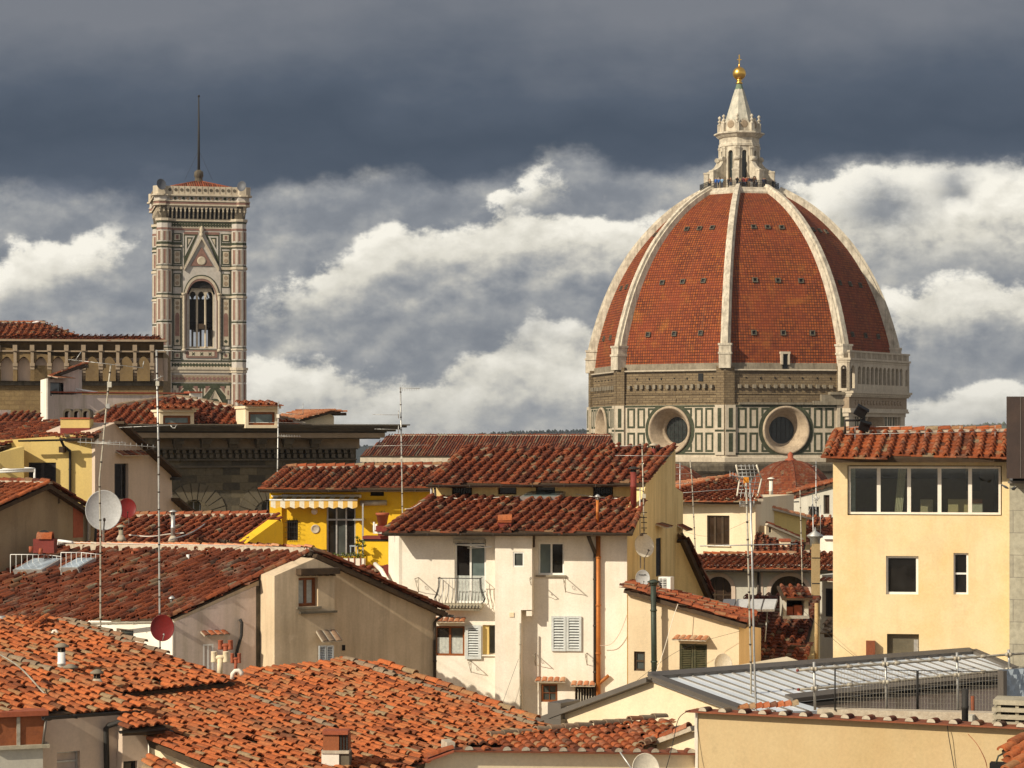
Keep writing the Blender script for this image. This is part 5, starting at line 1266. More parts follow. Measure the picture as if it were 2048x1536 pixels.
window(f2, (243, 927, 257, 998), h, 'shutter_dark', 'pane_dark', 1, 1, rec=.2)
canopy(f2, (231, 910, 284, 913), h, out=.45, drop=.2)
pl = Plane.three((-40, 908, 102.2), (190, 876, 103.6), (150, 845, 109.5))
_, pts = roof(h, pl, [(-40, 908), (48, 879), (188, 875), (234, 846), (205, 840), (80, 846), (-40, 850)], m='tile_old', pitch=.36, course=.36, seed=15, verges=[(2, 3)])
gutter(h, f.pt(44, 880, .75), f.pt(187, 877, .75), .085, 'iron')
down_pipe(f, h, [(126, 878, .6), (130, 892, .3), (141, 902, .12), (141, 905, .1), (141, 1040, .1)], .06, 'iron')
mb = MB('wood_dark'); 
for a in (10, 128): f.box(mb, f.u(a) - .1, f.u(a) + .1, 0, .7, f.z(a, 905), f.z(a, 893))
obj('rafter_end', mb, h)
vg = MB('tile_dark'); p0, p1 = f2.pt(230, 845, .25), f2.pt(346, 952, .25); vg.obox((p0 + p1) / 2, (p1 - p0) / 2, f2.n * .3, V((0, 0, .06)), 'wood_dark'); ridge_row(vg, p0 + V((0, 0, .06)), p1 + V((0, 0, .06)), V((0, 0, 1)), r=.11, m='tile_dark', mort=False)
p0, p1 = f2.pt(342, 998, .25), f2.pt(388, 1035, .25); vg.obox((p0 + p1) / 2, (p1 - p0) / 2, f2.n * .3, V((0, 0, .06)), 'wood_dark'); f2.pbox(vg, (340, 955, 352, 960), -.5, .3, 'iron')
obj('verge', vg, h)
mb = MB('plaster_straw'); fc_ = Fac(121, 104.9, 180, 104.9)      # chimney with three arched pots
fc_.pbox(mb, (121, 838, 179, 856), -1.0, 0); fc_.pbox(mb, (120, 835, 180, 838), -1.05, .05, 'brick_red'); fc_.pbox(mb, (120.5, 856, 179.5, 872), -1.05, .03, 'red_paint')
ch_ = obj('chimney', mb, h)
for i in range(3):
    a = 125 + i * 18.5; pm = MB('stone_dark'); o = [fc_.pt(x, y, -.1) for x, y in arch(a, 817, a + 18, 835.5, 8)]; hI = [fc_.pt(x, y, -.1) for x, y in arch(a + 3.5, 822, a + 14.5, 835, 8)]
    pm.extrude(o, -fc_.n * .8, 'stone_dark', [hI]); obj('chimney_pot', pm, ch_)
mb = MB('paint_white'); q = [fo.pt(-30, 938, 1.4), fo.pt(55, 937, 1.4), fo.pt(57, 938, .0)]
for a, b in ((fo.pt(-30, 940, 1.4), fo.pt(55, 937, 1.4)), (fo.pt(55, 937, 1.4), fo.pt(55, 976, 1.4)), (fo.pt(-30, 944, 1.4), fo.pt(54, 941, 1.4)), (fo.pt(55, 937, 1.4), fo.pt(50, 936, 0)), (fo.pt(5, 938.5, 1.4), fo.pt(5, 938, 0))): mb.tube([a, b], .05, 6)
obj('pergola_frame', mb, h)

# ---- brown shed-like house
h = house('brown_house', 'brown rendered gabled outhouse with rough tile roof beside the big white dish', 90, 87)
f = Fac(-30, 84.5, 191, 89.0); mb = MB('plaster_brown')
f.wall(mb, [(-30, 'g'), (190, 'g'), (190, 1036), (88, 971), (-30, 1022)], [(116, 997, 120, 1007)], depth=6, reveal=.1); f.pbox(mb, (146, 1008, 166, 1075), -.1, .012, 'brick_red'); obj('wall', mb, h)
E, K = f.pt(-30, 1021, .35), f.pt(88, 968, .35); pl = Plane.three(E, K, f.pt(88, 968, -4)); 
roof(h, pl, [E, K, f.pt(88, 968, -5), f.pt(-30, 1021, -5)], m='tile_mid', pitch=.36, course=.36, seed=17, verges=[(0, 1)])
E2 = f.pt(193, 1036, .35); pl = Plane.three(E2, K, f.pt(88, 968, -4)); roof(h, pl, [K, E2, f.pt(193, 1036, -5), f.pt(88, 968, -5)], m='tile_dark', pitch=.36, course=.36, seed=18, verges=[(0, 1)], name='roof', ridges=[(0, 3)])
down_pipe(f, h, [(176, 1032, .45), (173, 1036, .15), (173, 1100, .1)], .07, 'galv'); down_pipe(f, h, [(182, 1034, .3), (182, 1100, .2)], .05, 'iron')
gutter(h, f.pt(193, 1036, .6), f.pt(193, 1036, -4.5), .08)

# ---- low middle roof with yellow end gable
h = house('low_house', 'low house with dark mottled tile roof running down to a yellow end gable', 400, 92)
pl = Plane.grad((300, 1034, 95.5), (-.42, -.9), .33)
f = Fac(470, 89.5, 566, 92.0); mb = MB('plaster_yellow')
f.wall(mb, [(430, 'g'), (566, 'g'), (566, 1046), (556, 1040), (476, 1098)], depth=.5); obj('gable_wall', mb, h)
_, pts = roof(h, pl, [(180, 1112), (180, 1060), (245, 1034), (549, 1032), (562, 1040), (478, 1097), (440, 1118)], m='tile_old', pitch=.38, course=.37, seed=19, ridges=[(2, 3)], verges=[(4, 5)])
mb = MB('plaster_brown'); q = [pl.hit(*p) for p in ((200, 1108), (250, 1040), (548, 1036), (470, 1098))]; mb.extrude([V((p.x, p.y, p.z - .3)) for p in q], V((0, 0, -24))); obj('wall', mb, h)
rm = MB('tile_mid')      # stack of spare tiles lying on it
for i in range(5): c = pl.hit(392 + i * 12, 1092) + V((0, 0, .12)); coppo(rm, c, V((0, 1, 0)), V((1, 0, -.05)).normalized(), V((0, 0, 1)), .1, .12, .35, 0, .02, random.random(), 'tile_mid')
st = obj('tile_stack', rm, None, 'row of loose orange tiles lying on the low dark roof', 'tiles', org=(0, 0, 0))

# ---- bright yellow terrace house
h = house('yellow_house', 'bright yellow house with striped awning, french window and roof terrace', 700, 97)
f = Fac(541, 97.4, 892, 96.6); mb = MB('plaster_yellow')
f.wall(mb, [(541, 'g'), (892, 'g'), (892, 975), (541, 977)], [(573, 1040, 596, 1081), (653, 1010, 711, 1112), (740, 983, 768, 992)], depth=5, reveal=.25)
f.pbox(mb, (541, 985, 565, 1130), -.1, .18); obj('wall', mb, h)
pl = Plane.three((525, 978, 96.5), (893, 976, 95.7), (700, 937, 100.3))
_, pts = roof(h, pl, [(524, 978), (895, 976), (905, 934), (574, 938)], m='tile_old', pitch=.36, course=.42, jit=.6, seed=20, ridges=[(3, 2)], ddir=((574, 938), (524, 978)), verges=[(3, 0)], tbias=.06)
gutter(h, P(520, 980, 96.3), P(893, 978, 95.5), .08)
window(f, (573, 1040, 596, 1081), h, 'iron', 'pane_dark', 1, 1, rec=.2)
gm = MB('iron')
for i in range(5):
    u = f.u(576 + i * 4.5); gm.tube([f.w(u, f.z(585, 1083), .03), f.w(u, f.z(585, 1078), .12), f.w(u, f.z(585, 1042), .12), f.w(u, f.z(585, 1037), .05)], .008, 4)
for y in (1045, 1055, 1065, 1075): gm.tube([f.pt(570, y, .04), f.pt(574, y - 1, .13), f.pt(596, y - 1, .13), f.pt(601, y - 3, .2), f.pt(603, y + 2, .1)], .008, 4)
obj('window_grille', gm, h)
d_ = window(f, (653, 1010, 711, 1112), h, 'galv', 'pane_dark', 3, 1, fw=.06, rec=.1, name='french_window', pane_mats=['pane_dark', 'pane_grey', 'pane_dark'])
mb = MB('galv'); f.pbox(mb, (653, 1038, 711, 1041), -.15, -.02); f.pbox(mb, (711, 1037, 730, 1040), .0, .6); f.pbox(mb, (729, 1006, 732, 1112), .55, .6); obj('door_rail', mb, d_)
aw = MB('canvas')      # awning with scalloped striped valance
u0, u1 = f.u(549), f.u(721); za, zb_, zv = f.z(635, 992), f.z(635, 999), f.z(635, 1013); n = 18
for i in range(n):
    a, b = u0 + (u1 - u0) * i / n, u0 + (u1 - u0) * (i + 1) / n; m_ = 'canvas_stripe' if i % 2 else 'canvas'
    aw.add([f.w(a, za, .1), f.w(b, za, .1), f.w(b, zb_, .75), f.w(a, zb_, .75)], [(0, 3, 2, 1)], m_)
    sg = 4; top = [f.w(a + (b - a) * k / sg, zb_, .75) for k in range(sg + 1)]; bot = [f.w(a + (b - a) * k / sg, zv - .06 * sin(pi * ((i % 2) + k / sg) / 2 * 1) ** 2, .76) for k in range(sg + 1)]
    aw.add(top + bot, [(k, k + sg + 1, k + sg + 2, k + 1) for k in range(sg)], m_)
aw.tube([f.w(u0 - .1, za, .12), f.w(u1 + .05, za, .12)], .07, 8, 'paint_white'); aw.tube([f.w(u0 - .05, zb_, .76), f.w(u1, zb_, .76)], .035, 8, 'paint_white')
obj('awning', aw, h)
mb = MB('galv_old'); mb.tube([f.pt(722, 1006, .2), f.pt(775, 1005, .2)], .11, 8); obj('awning_roller', mb, h)
mb = MB('interior'); f.pbox(mb, (740, 983, 768, 992), -.24, -.2); obj('vent', mb, h)
mb = MB('paint_white'); mb.lathe(f.pt(629, 1023, 0), [(.13, 0), (.13, .05), (.1, .12), (.03, .15)], 14, ax=f.n); obj('wall_lamp', mb, h)
mb = MB('mortar'); mb.lathe(f.pt(631, 1058, 0), [(.19, 0), (.19, .03), (.15, .045), (.13, .02), (.05, .015)], 18, ax=f.n); obj('wall_plate', mb, h)
# terrace parapet and floor
fp_ = Fac(728, 95.2, 778, 95.0); mb = MB('plaster_yellow'); fp_.wall(mb, [(728, 'g'), (778, 'g'), (778, 1078), (728, 1078)], depth=.5); fp_.pbox(mb, (726, 1072, 780, 1078), -.55, .08, 'red_paint'); fp_.pbox(mb, (727, 1078, 779, 1082), -.5, .04, 'black')
obj('parapet', mb, h)
fq = Fac(560, 95.4, 800, 94.9); mb = MB('red_paint'); fq.wall(mb, [(560, 'g'), (800, 'g'), (800, 1131), (560, 1131)], depth=2.2); obj('terrace', mb, h)
mb = MB('iron'); mb.tube([fq.pt(555, 1100, 0), fq.pt(655, 1100, 0)], .02, 6)
for x in (558, 590, 622, 652): mb.tube([fq.pt(x, 1100, 0), fq.pt(x, 1132, 0)], .015, 5)
obj('terrace_rail', mb, h)

# ---- long house with the ochre-grey gable (centre left)
h = house('long_house', 'long old house with broad mossy tile roof and stained ochre gable', 500, 74)
f = Fac(345, 70.0, 872, 74.9); mb = MB('plaster_old')
f.wall(mb, [(345, 'g'), (872, 'g'), (872, 1216), (625, 1112), (345, 1240)], [(598, 1155, 634, 1213)], depth=9, reveal=.25); obj('gable_wall', mb, h)
# rose patch of render at the left of the gable, lying proud
mb = MB('plaster_rose'); fl = Fac(f.w(f.u(346), 0, .03), f.w(f.u(513), 0, .03)); fl.wall(mb, [(346, 'g'), (512, 'g'), (512, 1172), (346, 1246)], [(406, 1288, 427, 1346)], depth=.029, reveal=.028); obj('render_patch', mb, h)
# projecting block right of the rain-stained corner
X0 = f.w(f.u(516), 0); t_ = 1.0; f4 = Fac(f.w(f.u(516) , 0, t_), f.w(f.u(868), 0, t_)); mb = MB('plaster_old')
f4.wall(mb, [(549, 'g'), (669, 'g'), (669, 1135), (629, 1117), (549, 1152)], [(597, 1155, 636, 1213)], depth=.98, reveal=.3); 
obj('gable_block', mb, h)
window(f4, (597, 1155, 636, 1213), h, 'wood', 'curtain', 2, 1, fw=.09, rec=.22, pane_mats=['curtain', 'curtain'], sill='stone_grey')
mb = MB('wood_dark'); f4.pbox(mb, (592, 1136, 670, 1148), -.1, .35); 
for i in range(6): f4.pbox(mb, (594 + i * 13, 1148, 599 + i * 13, 1151), -.1, .25)
obj('canopy', mb, h)
mb = MB('stone_dark'); f4.pbox(mb, (597, 1222, 670, 1226), -.05, .16); obj('ledge', mb, h)
shutter(f4, (636, 1291, 650, 1330), h, 'paint_grey', 10, fw=.035); shutter(f4, (651, 1291, 665, 1330), h, 'paint_grey', 10, fw=.035); canopy(f4, (632, 1279, 672, 1282), h, out=.42, drop=.28, m='tile_lichen')
window(fl, (406, 1288, 427, 1346), h, 'paint_white', 'pane_dark', 2, 1, fw=.05, rec=.02); canopy(fl, (401, 1268, 452, 1271), h, out=.3, m='tile_mid')
mb = MB('interior'); f.pbox(mb, (684, 1290, 690, 1301), 0, .02); obj('vent', mb, h)
down_pipe(fl, h, [(478, 1238, .06), (481, 1245, .1), (480, 1270, .1), (472, 1300, .08), (470, 1320, .06)], .05, 'iron')
mb = MB('stain'); fl.pbox(mb, (513.5, 1172, 520, 1400), -.02, .012); fl.pbox(mb, (519, 1150, 521, 1172), -.02, .012); obj('rain_stain', mb, h)
# left wall below the eaves, sunlit
fe = Fac(P(150, HOR, 73.8), P(345.3, HOR, 69.95)); mb = MB('plaster_white'); fe.wall(mb, [(150, 'g'), (345, 'g'), (345, 1246), (150, 1240)], [(233, 1258, 267, 1290)], depth=.4, reveal=.15); obj('eaves_wall', mb, h)
window(fe, (233, 1258, 267, 1290), h, 'plaster_pink', 'pane_grey', 1, 1, rec=.14, fw=.05)
E = f.pt(342, 1238, .35); K = f.pt(625, 1106, .35); pl = Plane.three(E, K, K - f.n * 6); pl_long = pl
ue = fe.U
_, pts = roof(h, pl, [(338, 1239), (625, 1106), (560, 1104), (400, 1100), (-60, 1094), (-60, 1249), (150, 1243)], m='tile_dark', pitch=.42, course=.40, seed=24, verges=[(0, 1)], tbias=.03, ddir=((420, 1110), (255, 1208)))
mr = MB('mortar'); 
for i in (1, 2, 3): mr.obox((pts[i] + pts[i + 1]) / 2 + V((0, 0, .05)), (pts[i + 1] - pts[i]) / 2, V((.10, .15, 0)), V((0, 0, .12))); ridge_row(mr, pts[i] + V((0, .05, .05)), pts[i + 1] + V((0, .05, .05)), V((0, 0, 1)), r=.07, m='tile_pale', rise=.09, seed=i, mort=False)
obj('ridge', mr, h)
gutter(h, P(345, 1242, 69.6), P(120, 1246, 73.0), .08, 'galv_old')
E2 = f.pt(886, 1224, .35); pl = Plane.three(E2, K, K - f.n * 6)
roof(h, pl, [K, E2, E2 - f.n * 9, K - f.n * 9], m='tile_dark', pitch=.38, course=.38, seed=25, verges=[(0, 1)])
gutter(h, f.pt(886, 1228, .55), f.pt(886, 1228, -8), .085, 'iron'); 
vb = MB('wood_dark'); p0, p1 = f.pt(624, 1112, .2), f.pt(880, 1228, .2); vb.obox((p0 + p1) / 2, (p1 - p0) / 2, f.n * .16, V((0, 0, .07))); obj('verge_board', vb, h)
down_pipe(f, h, [(873, 1232, .3), (871, 1238, .12), (868, 1244, .06), (868, 1400, .06)], .05, 'gutter')

# ---- white house in the middle
h = house('white_house', 'tall white rendered house with two dark tile roofs and a bowed balcony', 1010, 86)
f = Fac(798, 85.6, 1256, 84.5); WF = f; mb = MB('plaster_white')
bays = [(909, 1078, 972, 1206), (1076, 1085, 1128, 1150), (869, 1252, 929, 1312), (965, 1250, 991, 1310), (1082, 1368, 1115, 1404), (1150, 1374, 1192, 1440)]
f.wall(mb, [(798, 'g'), (1254, 'g'), (1254, 1056), (798, 1058)], bays, depth=9, reveal=.28); obj('wall', mb, h)
fs_ = Fac(777, 88.5, 798.1, 85.55); mb = MB('plaster_white'); fs_.wall(mb, [(777, 'g'), (798, 'g'), (798, 1062), (777, 1066)], depth=.3); obj('side_wall', mb, h)
mb = MB('plaster_white')      # chimney-breast like projection, wide above and narrow below
f5 = Fac(f.w(0, 0, .55), f.w(f.len, 0, .55))
f5.wall(mb, [(990, 'g'), (1042, 'g'), (1042, 1220), (1064, 1220), (1064, 1060), (990, 1060)], [(1026, 1104, 1048, 1134)], depth=.54, reveal=.12)
obj('projection', mb, h)
mb = MB('plaster_white'); f.pbox(mb, (1056, 1219, 1067, 1230), 0, .5); mb.tube([f.pt(1066, 1072, .3), f.pt(1066, 1222, .3)], .06, 8, 'plaster_white'); f.pbox(mb, (1063, 1066, 1070, 1094), 0, .35, 'wood_dark'); obj('flue', mb, h)
window(f5, (1026, 1104, 1048, 1134), h, 'paint_white', 'pane_grey', 1, 1, rec=.04, fw=.05)
mb = MB('plaster_cream'); f5.pbox(mb, (1019, 1225, 1028, 1234), 0, .03); obj('meter_box', mb, h)
dw = window(f, (909, 1078, 972, 1206), h, 'paint_white', 'pane_dark', 2, 1, fw=.07, rec=.12, name='balcony_door', pane_mats=['pane_dark', 'pane_teal'], curtain=.42)
mb = MB('paint_white'); f.pbox(mb, (907, 1078, 971, 1086), -.1, .12, 'galv_old'); f.pbox(mb, (910, 1088, 970, 1091), -.1, .06); obj('shutter_box', mb, dw)
mb = MB('paint_white'); mb.tube([f.pt(935, 1096, .05), f.pt(988, 1092, .6)], .02, 5); mb.tube([f.pt(912, 1089, .05), f.pt(965, 1093, .3)], .02, 5); obj('curtain_rod', mb, dw)
# bowed iron balcony
bal = MB('concrete'); u0, u1 = f.u(880), f.u(974); f.box(bal, u0 + .05, u1 - .12, 0, .55, f.z(927, 1214), f.z(927, 1206)); f.box(bal, u0 + .12, u1 - .2, 0, .5, f.z(927, 1219), f.z(927, 1214)); bo = obj('balcony', bal, h)
br_ = MB('galv'); zt_, zb2 = f.z(927, 1155), f.z(927, 1207)
bowl = [(.0, .50), (.12, .50), (.35, .51), (.6, .58), (.78, .66), (.9, .62), (1.0, .52)]
def barpts(u, du, k=1.0): return [f.w(u + du * (b - .5) * k, zt_ + (zb2 - zt_) * t, b) for t, b in bowl]
for i in range(13):
    u = u0 + .06 + (u1 - u0 - .3) * i / 12; br_.tube(barpts(u, 0), .012, 5, 'galv'); br_.tube([f.w(u, zb2, .52), f.w(u + .03, zb2 - .08, .66), f.w(u, zb2 - .13, .6), f.w(u - .02, zb2 - .06, .56)], .012, 4, 'iron')
for uu, sg in ((u0 + .02, -1), (u1 - .2, 1)):
    for d in (.12, .30, .48): br_.tube([f.w(uu + sg * (b - .5), zt_ + (zb2 - zt_) * t, d) for t, b in bowl], .012, 5, 'iron')
for zz, dd in ((zt_, .5), (zb2, .53)): br_.tube([f.w(u0, zz, .02), f.w(u0, zz, dd), f.w(u1 - .18, zz, dd), f.w(u1 - .18, zz, .02)], .016, 5, 'iron')
obj('balcony_rail', br_, bo)
window(f, (1076, 1085, 1128, 1150), h, 'paint_white', 'pane_dark', 2, 1, fw=.065, rec=.16, pane_mats=['pane_teal', 'pane_dark'], sill='stone_grey')
for r in ((1103, 1232, 1132, 1302), (1133, 1232, 1163, 1302)): shutter(f, r, h, 'shutter_pale', 11, d=.03, fw=.085)
window(f, (869, 1252, 929, 1312), h, 'wood', 'pane_dark', 2, 1, fw=.08, rec=.14, curtain=.62, pane_mats=['pane_dark', 'pane_grey'])
shutter(f, (931, 1250, 963, 1318), h, 'shutter_pale', 11, d=.05, fw=.11, closed=True)
canopy(f, (866, 1241, 933, 1245), h, out=.45, m='tile_pale'); canopy(f, (1072, 1360, 1133, 1364), h, out=.42, m='tile_pale'); canopy(f, (1143, 1368, 1192, 1372), h, out=.42, m='tile_pale')
window(f, (965, 1250, 991, 1310), h, 'galv_old', 'pane_grey', 1, 1, fw=.05, rec=.27); 
mb = MB('plaster_straw'); f.pbox(mb, (965, 1251, 977, 1309), -.26, -.1); f.pbox(mb, (964, 1309.5, 991, 1312), -.26, .08, 'plaster_white'); obj('niche', mb, h)
window(f, (1082, 1368, 1115, 1404), h, 'wood', 'pane_grey', 2, 2, fw=.075, rec=.06, mw=.02)
window(f, (1150, 1374, 1192, 1440), h, 'wood_dark', 'pane_dark', 1, 1, fw=.05, rec=.2)
mb = MB('galv_old')
for i in range(7): mb.tube([f.pt(1156 + i * 5.4, 1378, -.05), f.pt(1156 + i * 5.4, 1438, -.05)], .022, 5)
obj('window_bars', mb, h)
down_pipe(f, h, [(1179, 1068, .55), (1183, 1082, .42), (1191, 1106, .12), (1191, 1112, .1), (1191, 1390, .1)], .07, 'gutter')
down_pipe(f, h, [(1197, 1066, .12), (1197, 1450, .12)], .085, 'copper_pipe'); down_pipe(f, h, [(1198, 1367, .12), (1218, 1350, .12)], .06, 'copper_pipe', clips=False)
down_pipe(f5, h, [(1041, 1246, .1), (1041, 1330, .1), (1043, 1450, .1)], .035, 'galv_old', clips=True)
down_pipe(fs_, h, [(771, 1128, .4), (778, 1140, .3), (790, 1165, .25), (800, 1180, .25)], .085, 'plaster_white', clips=False)
BR = [(837, 1155, 1), (1050, 1155, .45), (1131, 1155, 1), (942, 1322, .75), (1071, 1307, .8), (1174, 1306, .8)]
for (x, y, s) in BR:       # wrought iron washing-line brackets
    mb = MB('galv_old'); L = .72 * s + .1; o = f.pt(x, y, 0); n_ = f.n; Zv = V((0, 0, 1))
    if x == 1050: o = f5.pt(1062, y, .0)
    mb.tube([o, o + n_ * L], .016, 5); mb.tube([o - Zv * L * .62, o + n_ * L * .35 - Zv * L * .42, o + n_ * L * .72 - Zv * .12, o + n_ * L * .95], .011, 4)
    mb.tube([o + n_ * (L * .38 + .09 * s * cos(a) * (1 - a / 9)) + Zv * (-.14 * s + .09 * s * sin(a) * (1 - a / 9)) for a in [i * .7 for i in range(12)]], .009, 4)
    mb.tube([o, o - Zv * L * .66], .014, 4); obj('bracket', mb, h)
pl = Plane.three((768, 1064, 84.7), (1264, 1064, 83.5), (865, 994, 89.0))
_, pts = roof(h, pl, [(768, 1064), (1264, 1064), (1288, 1004), (1272, 1002), (866, 994)], m='tile_old', pitch=.37, course=.42, jit=.6, seed=26, ddir=((866, 994), (772, 1063)), verges=[(4, 0), (2, 1)], tbias=-.02, name='lower_roof')
gutter(h, P(764, 1066, 84.6), P(1266, 1066, 83.3), .085, 'gutter')
mb = MB('wood_dark')
for i in range(20): f.box(mb, 1.0 + i * .42 - .04, 1.0 + i * .42 + .04, -.1, .7, f.z(1000, 1069), f.z(1000, 1064.5))
obj('rafter_end', mb, h)
fu = Fac(865, 89.2, 1290, 88.0); mb = MB('plaster_ochre')
wins = [(904, 971, 944, 992), (996, 972, 1033, 989), (1071, 970, 1110, 990), (1186, 970, 1226, 993)]
fu.wall(mb, [(865, 'g'), (1288, 'g'), (1288, 962), (865, 962)], wins, depth=4.5, reveal=.2); fu.pbox(mb, (865, 993, 1262, 1006), -.1, .012, 'red_paint'); obj('upper_wall', mb, h)
for r in wins: window(fu, r, h, 'wood_dark', 'pane_dark', 1, 1, fw=.05, rec=.15)
for r in (wins[0], wins[3]):
    mb = MB('iron')
    for i in range(8): mb.tube([fu.pt(r[0] + 3 + i * 5, r[1], .04), fu.pt(r[0] + 3 + i * 5, r[3], .04)], .014, 4)
    for y in (r[1] + 5, r[3] - 3): mb.tube([fu.pt(r[0], y, .04), fu.pt(r[2], y, .04)], .014, 4)
    obj('window_grille', mb, h)
pl = Plane.three((856, 968, 88.6), (1287, 966, 87.4), (935, 897, 93.0))
_, pts = roof(h, pl, [(856, 968), (1287, 966), (1349, 893), (934, 897)], m='tile_old', pitch=.37, course=.42, jit=.6, seed=27, ddir=((934, 897), (858, 968)), verges=[(3, 0), (2, 1)], tbias=.0, name='upper_roof')
gutter(h, P(852, 970, 88.4), P(1270, 968, 87.2), .085, 'gutter')
down_pipe(fu, h, [(868, 972, .5), (866, 985, .3), (862, 1000, .3)], .05, 'paint_grey', clips=False); down_pipe(fu, h, [(874, 972, .5), (874, 998, .3), (800, 1062, 3.0)], .05, 'gutter', clips=False)
# ochre side wall in shade
fr_ = Fac(1254.2, 84.55, 1351, 92.8); mb = MB('plaster_ochre'); fr_.wall(mb, [(1254, 'g'), (1351, 'g'), (1351, 897), (1292, 967), (1288, 985), (1262, 1058), (1254, 1066)], [(1312, 1076, 1323, 1152)], depth=.4, reveal=.15); obj('side_wall', mb, h)
shutter(fr_, (1312, 1076, 1323, 1152), h, 'shutter_dark', 24, d=-.08, fw=.04); canopy(fr_, (1311, 1053, 1325, 1055), h, out=.4, drop=.12)
fr2 = Fac(1351.2, 92.9, 1366, 93.9); mb = MB('plaster_ochre'); fr2.wall(mb, [(1340, 'g'), (1366, 'g'), (1366, 985), (1351, 975)], depth=2); obj('back_wing', mb, h)
shutter(fr2, (1356, 1081, 1364.5, 1150), h, 'shutter_dark', 24, d=.02, fw=.03); canopy(fr2, (1354, 1059, 1366, 1061), h, out=.4, drop=.2)
sl = MB('plaster_ochre'); fr3 = Fac(1366, 93, 1414, 93.6); fr3.wall(sl, [(1340, 'g'), (1412, 'g'), (1412, 1200), (1366, 1086), (1340, 1086)], depth=3); obj('lean_to', sl, h)
p0, p1 = fr3.pt(1364, 1078, .3), fr3.pt(1417, 1196, .3); pl = Plane(p0, (p1 - p0).cross(fr3.n)); roof(h, pl, [p0, p1, p1 - fr3.n * 3.5, p0 - fr3.n * 3.5], m='tile_dark', pitch=.34, course=.36, seed=28, verges=[(0, 1)], name='lean_to_roof')
# skylight, chimneys and flues on the lower roof
pl = Plane.three((768, 1064, 84.7), (1264, 1064, 83.5), (865, 994, 89.0)); PLW = pl
q = [pl.hit(*p) + pl.n * .16 for p in ((1040, 1002), (1116, 1001), (1137, 988), (1062, 988))]; mb = MB('galv'); mb.extrude(q, -pl.n * .2); sk_ = obj('skylight', mb, h)
qi = [sum(q, V()) / 4 + (p - sum(q, V()) / 4) * .86 + pl.n * .015 for p in q]; mb = MB('pane_teal'); mb.extrude(qi, -pl.n * .01); obj('pane', mb, sk_)

# ---- beige house right of it
h = house('beige_house', 'beige rendered house with green shutters and a tall green flue pipe', 1370, 82)
f = Fac(1256, 82.6, 1478, 81.2); BF = f; mb = MB('plaster_beige')
f.wall(mb, [(1256, 'g'), (1478, 'g'), (1478, 1244), (1256, 1182)], [(1268, 1303, 1290, 1342), (1359, 1288, 1414, 1360)], depth=6, reveal=.2, back=V((.16, .98, 0))); obj('wall', mb, h)
fr_ = Fac(1477.8, 81.15, 1522, 84.0); mb = MB('plaster_beige'); fr_.wall(mb, [(1478, 'g'), (1522, 'g'), (1522, 1256), (1478, 1249)], depth=.5); obj('side_wall', mb, h)
p0, p1 = f.pt(1254, 1176, .3), f.pt(1497, 1248, .3); b_ = V((.2, .98, 0)); pl = Plane(p0, (p1 - p0).cross(b_))
roof(h, pl, [p0, p1, p1 + b_ * 4.2, p0 + b_ * 3.0], m='tile_old', pitch=.36, course=.36, seed=29, verges=[(0, 1)], tbias=.05)
window(f, (1268, 1303, 1290, 1342), h, 'wood_dark', 'pane_grey', 1, 2, fw=.07, rec=.1)
shutter(f, (1359, 1288, 1386, 1360), h, 'shutter_green', 18, d=-.08); shutter(f, (1387, 1288, 1414, 1360), h, 'shutter_green', 18, d=-.08); canopy(f, (1351, 1277, 1419, 1281), h, out=.45, m='tile_pale')
down_pipe(f, h, [(1314, 1168, .45), (1316, 1372, .45)], .10, 'green_pipe', name='flue_pipe'); mb = MB('green_pipe'); mb.lathe(f.pt(1314, 1170, .45), [(.1, 0), (.14, .05), (.14, .1), (.22, .12), (.22, .15), (.06, .22)], 12); obj('flue_cap', mb, h)

# ---- shaded tile roof with dormer hatch
h = house('shaded_house', 'low house with shaded brown tile roof and an open roof hatch', 1565, 87)
pl = Plane.three((1490, 1330, 84.3), (1620, 1330, 84.3), (1560, 1215, 91.5)); PLS = pl
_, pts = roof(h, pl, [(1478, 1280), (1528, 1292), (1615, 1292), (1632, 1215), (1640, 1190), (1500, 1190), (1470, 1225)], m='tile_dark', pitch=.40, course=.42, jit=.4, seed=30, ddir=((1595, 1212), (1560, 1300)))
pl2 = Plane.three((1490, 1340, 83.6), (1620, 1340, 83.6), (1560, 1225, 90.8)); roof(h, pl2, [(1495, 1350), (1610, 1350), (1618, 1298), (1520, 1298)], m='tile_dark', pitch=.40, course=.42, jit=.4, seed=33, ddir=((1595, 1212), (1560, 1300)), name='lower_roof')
mb = MB('plaster_ochre'); q = [V((p.x, p.y, 0)) for p in (P(1490, 0, 85), P(1622, 0, 85), P(1640, 0, 91.5), P(1500, 0, 91.5))]; mb.extrude([V((p.x, p.y, pl.zat(p.x, p.y) - .35)) for p in q], V((0, 0, -38)))
obj('wall', mb, h)
fh = Fac(1567, 87.3, 1617, 87.3); mb = MB('plaster_grey')
fh.wall(mb, [(1567, 1236), (1617, 1236), (1617, 1196), (1567, 1196)], [(1573, 1197, 1609, 1233)], depth=1.2, reveal=1.1); fh.pbox(mb, (1565, 1231, 1618, 1237), -.1, .1, 'galv'); oh = obj('roof_hatch', mb, h)
rm = MB('tile_old'); pr = Plane.three(fh.pt(1562, 1195, .35), fh.pt(1622, 1195, .35), fh.pt(1562, 1195, -1.4) + V((0, 0, .35)))
pp = [fh.pt(1562, 1195, .35), fh.pt(1622, 1195, .35), fh.pt(1622, 1195, -1.4) + V((0, 0, .35)), fh.pt(1562, 1195, -1.4) + V((0, 0, .35))]; rm.extrude(pp, V((0, 0, -.08)), 'wood_dark'); tiles(rm, pr, pp, pitch=.33, course=.40, seed=3, jit=.4, m='tile_dark', tbias=.1); obj('hatch_roof', rm, oh)
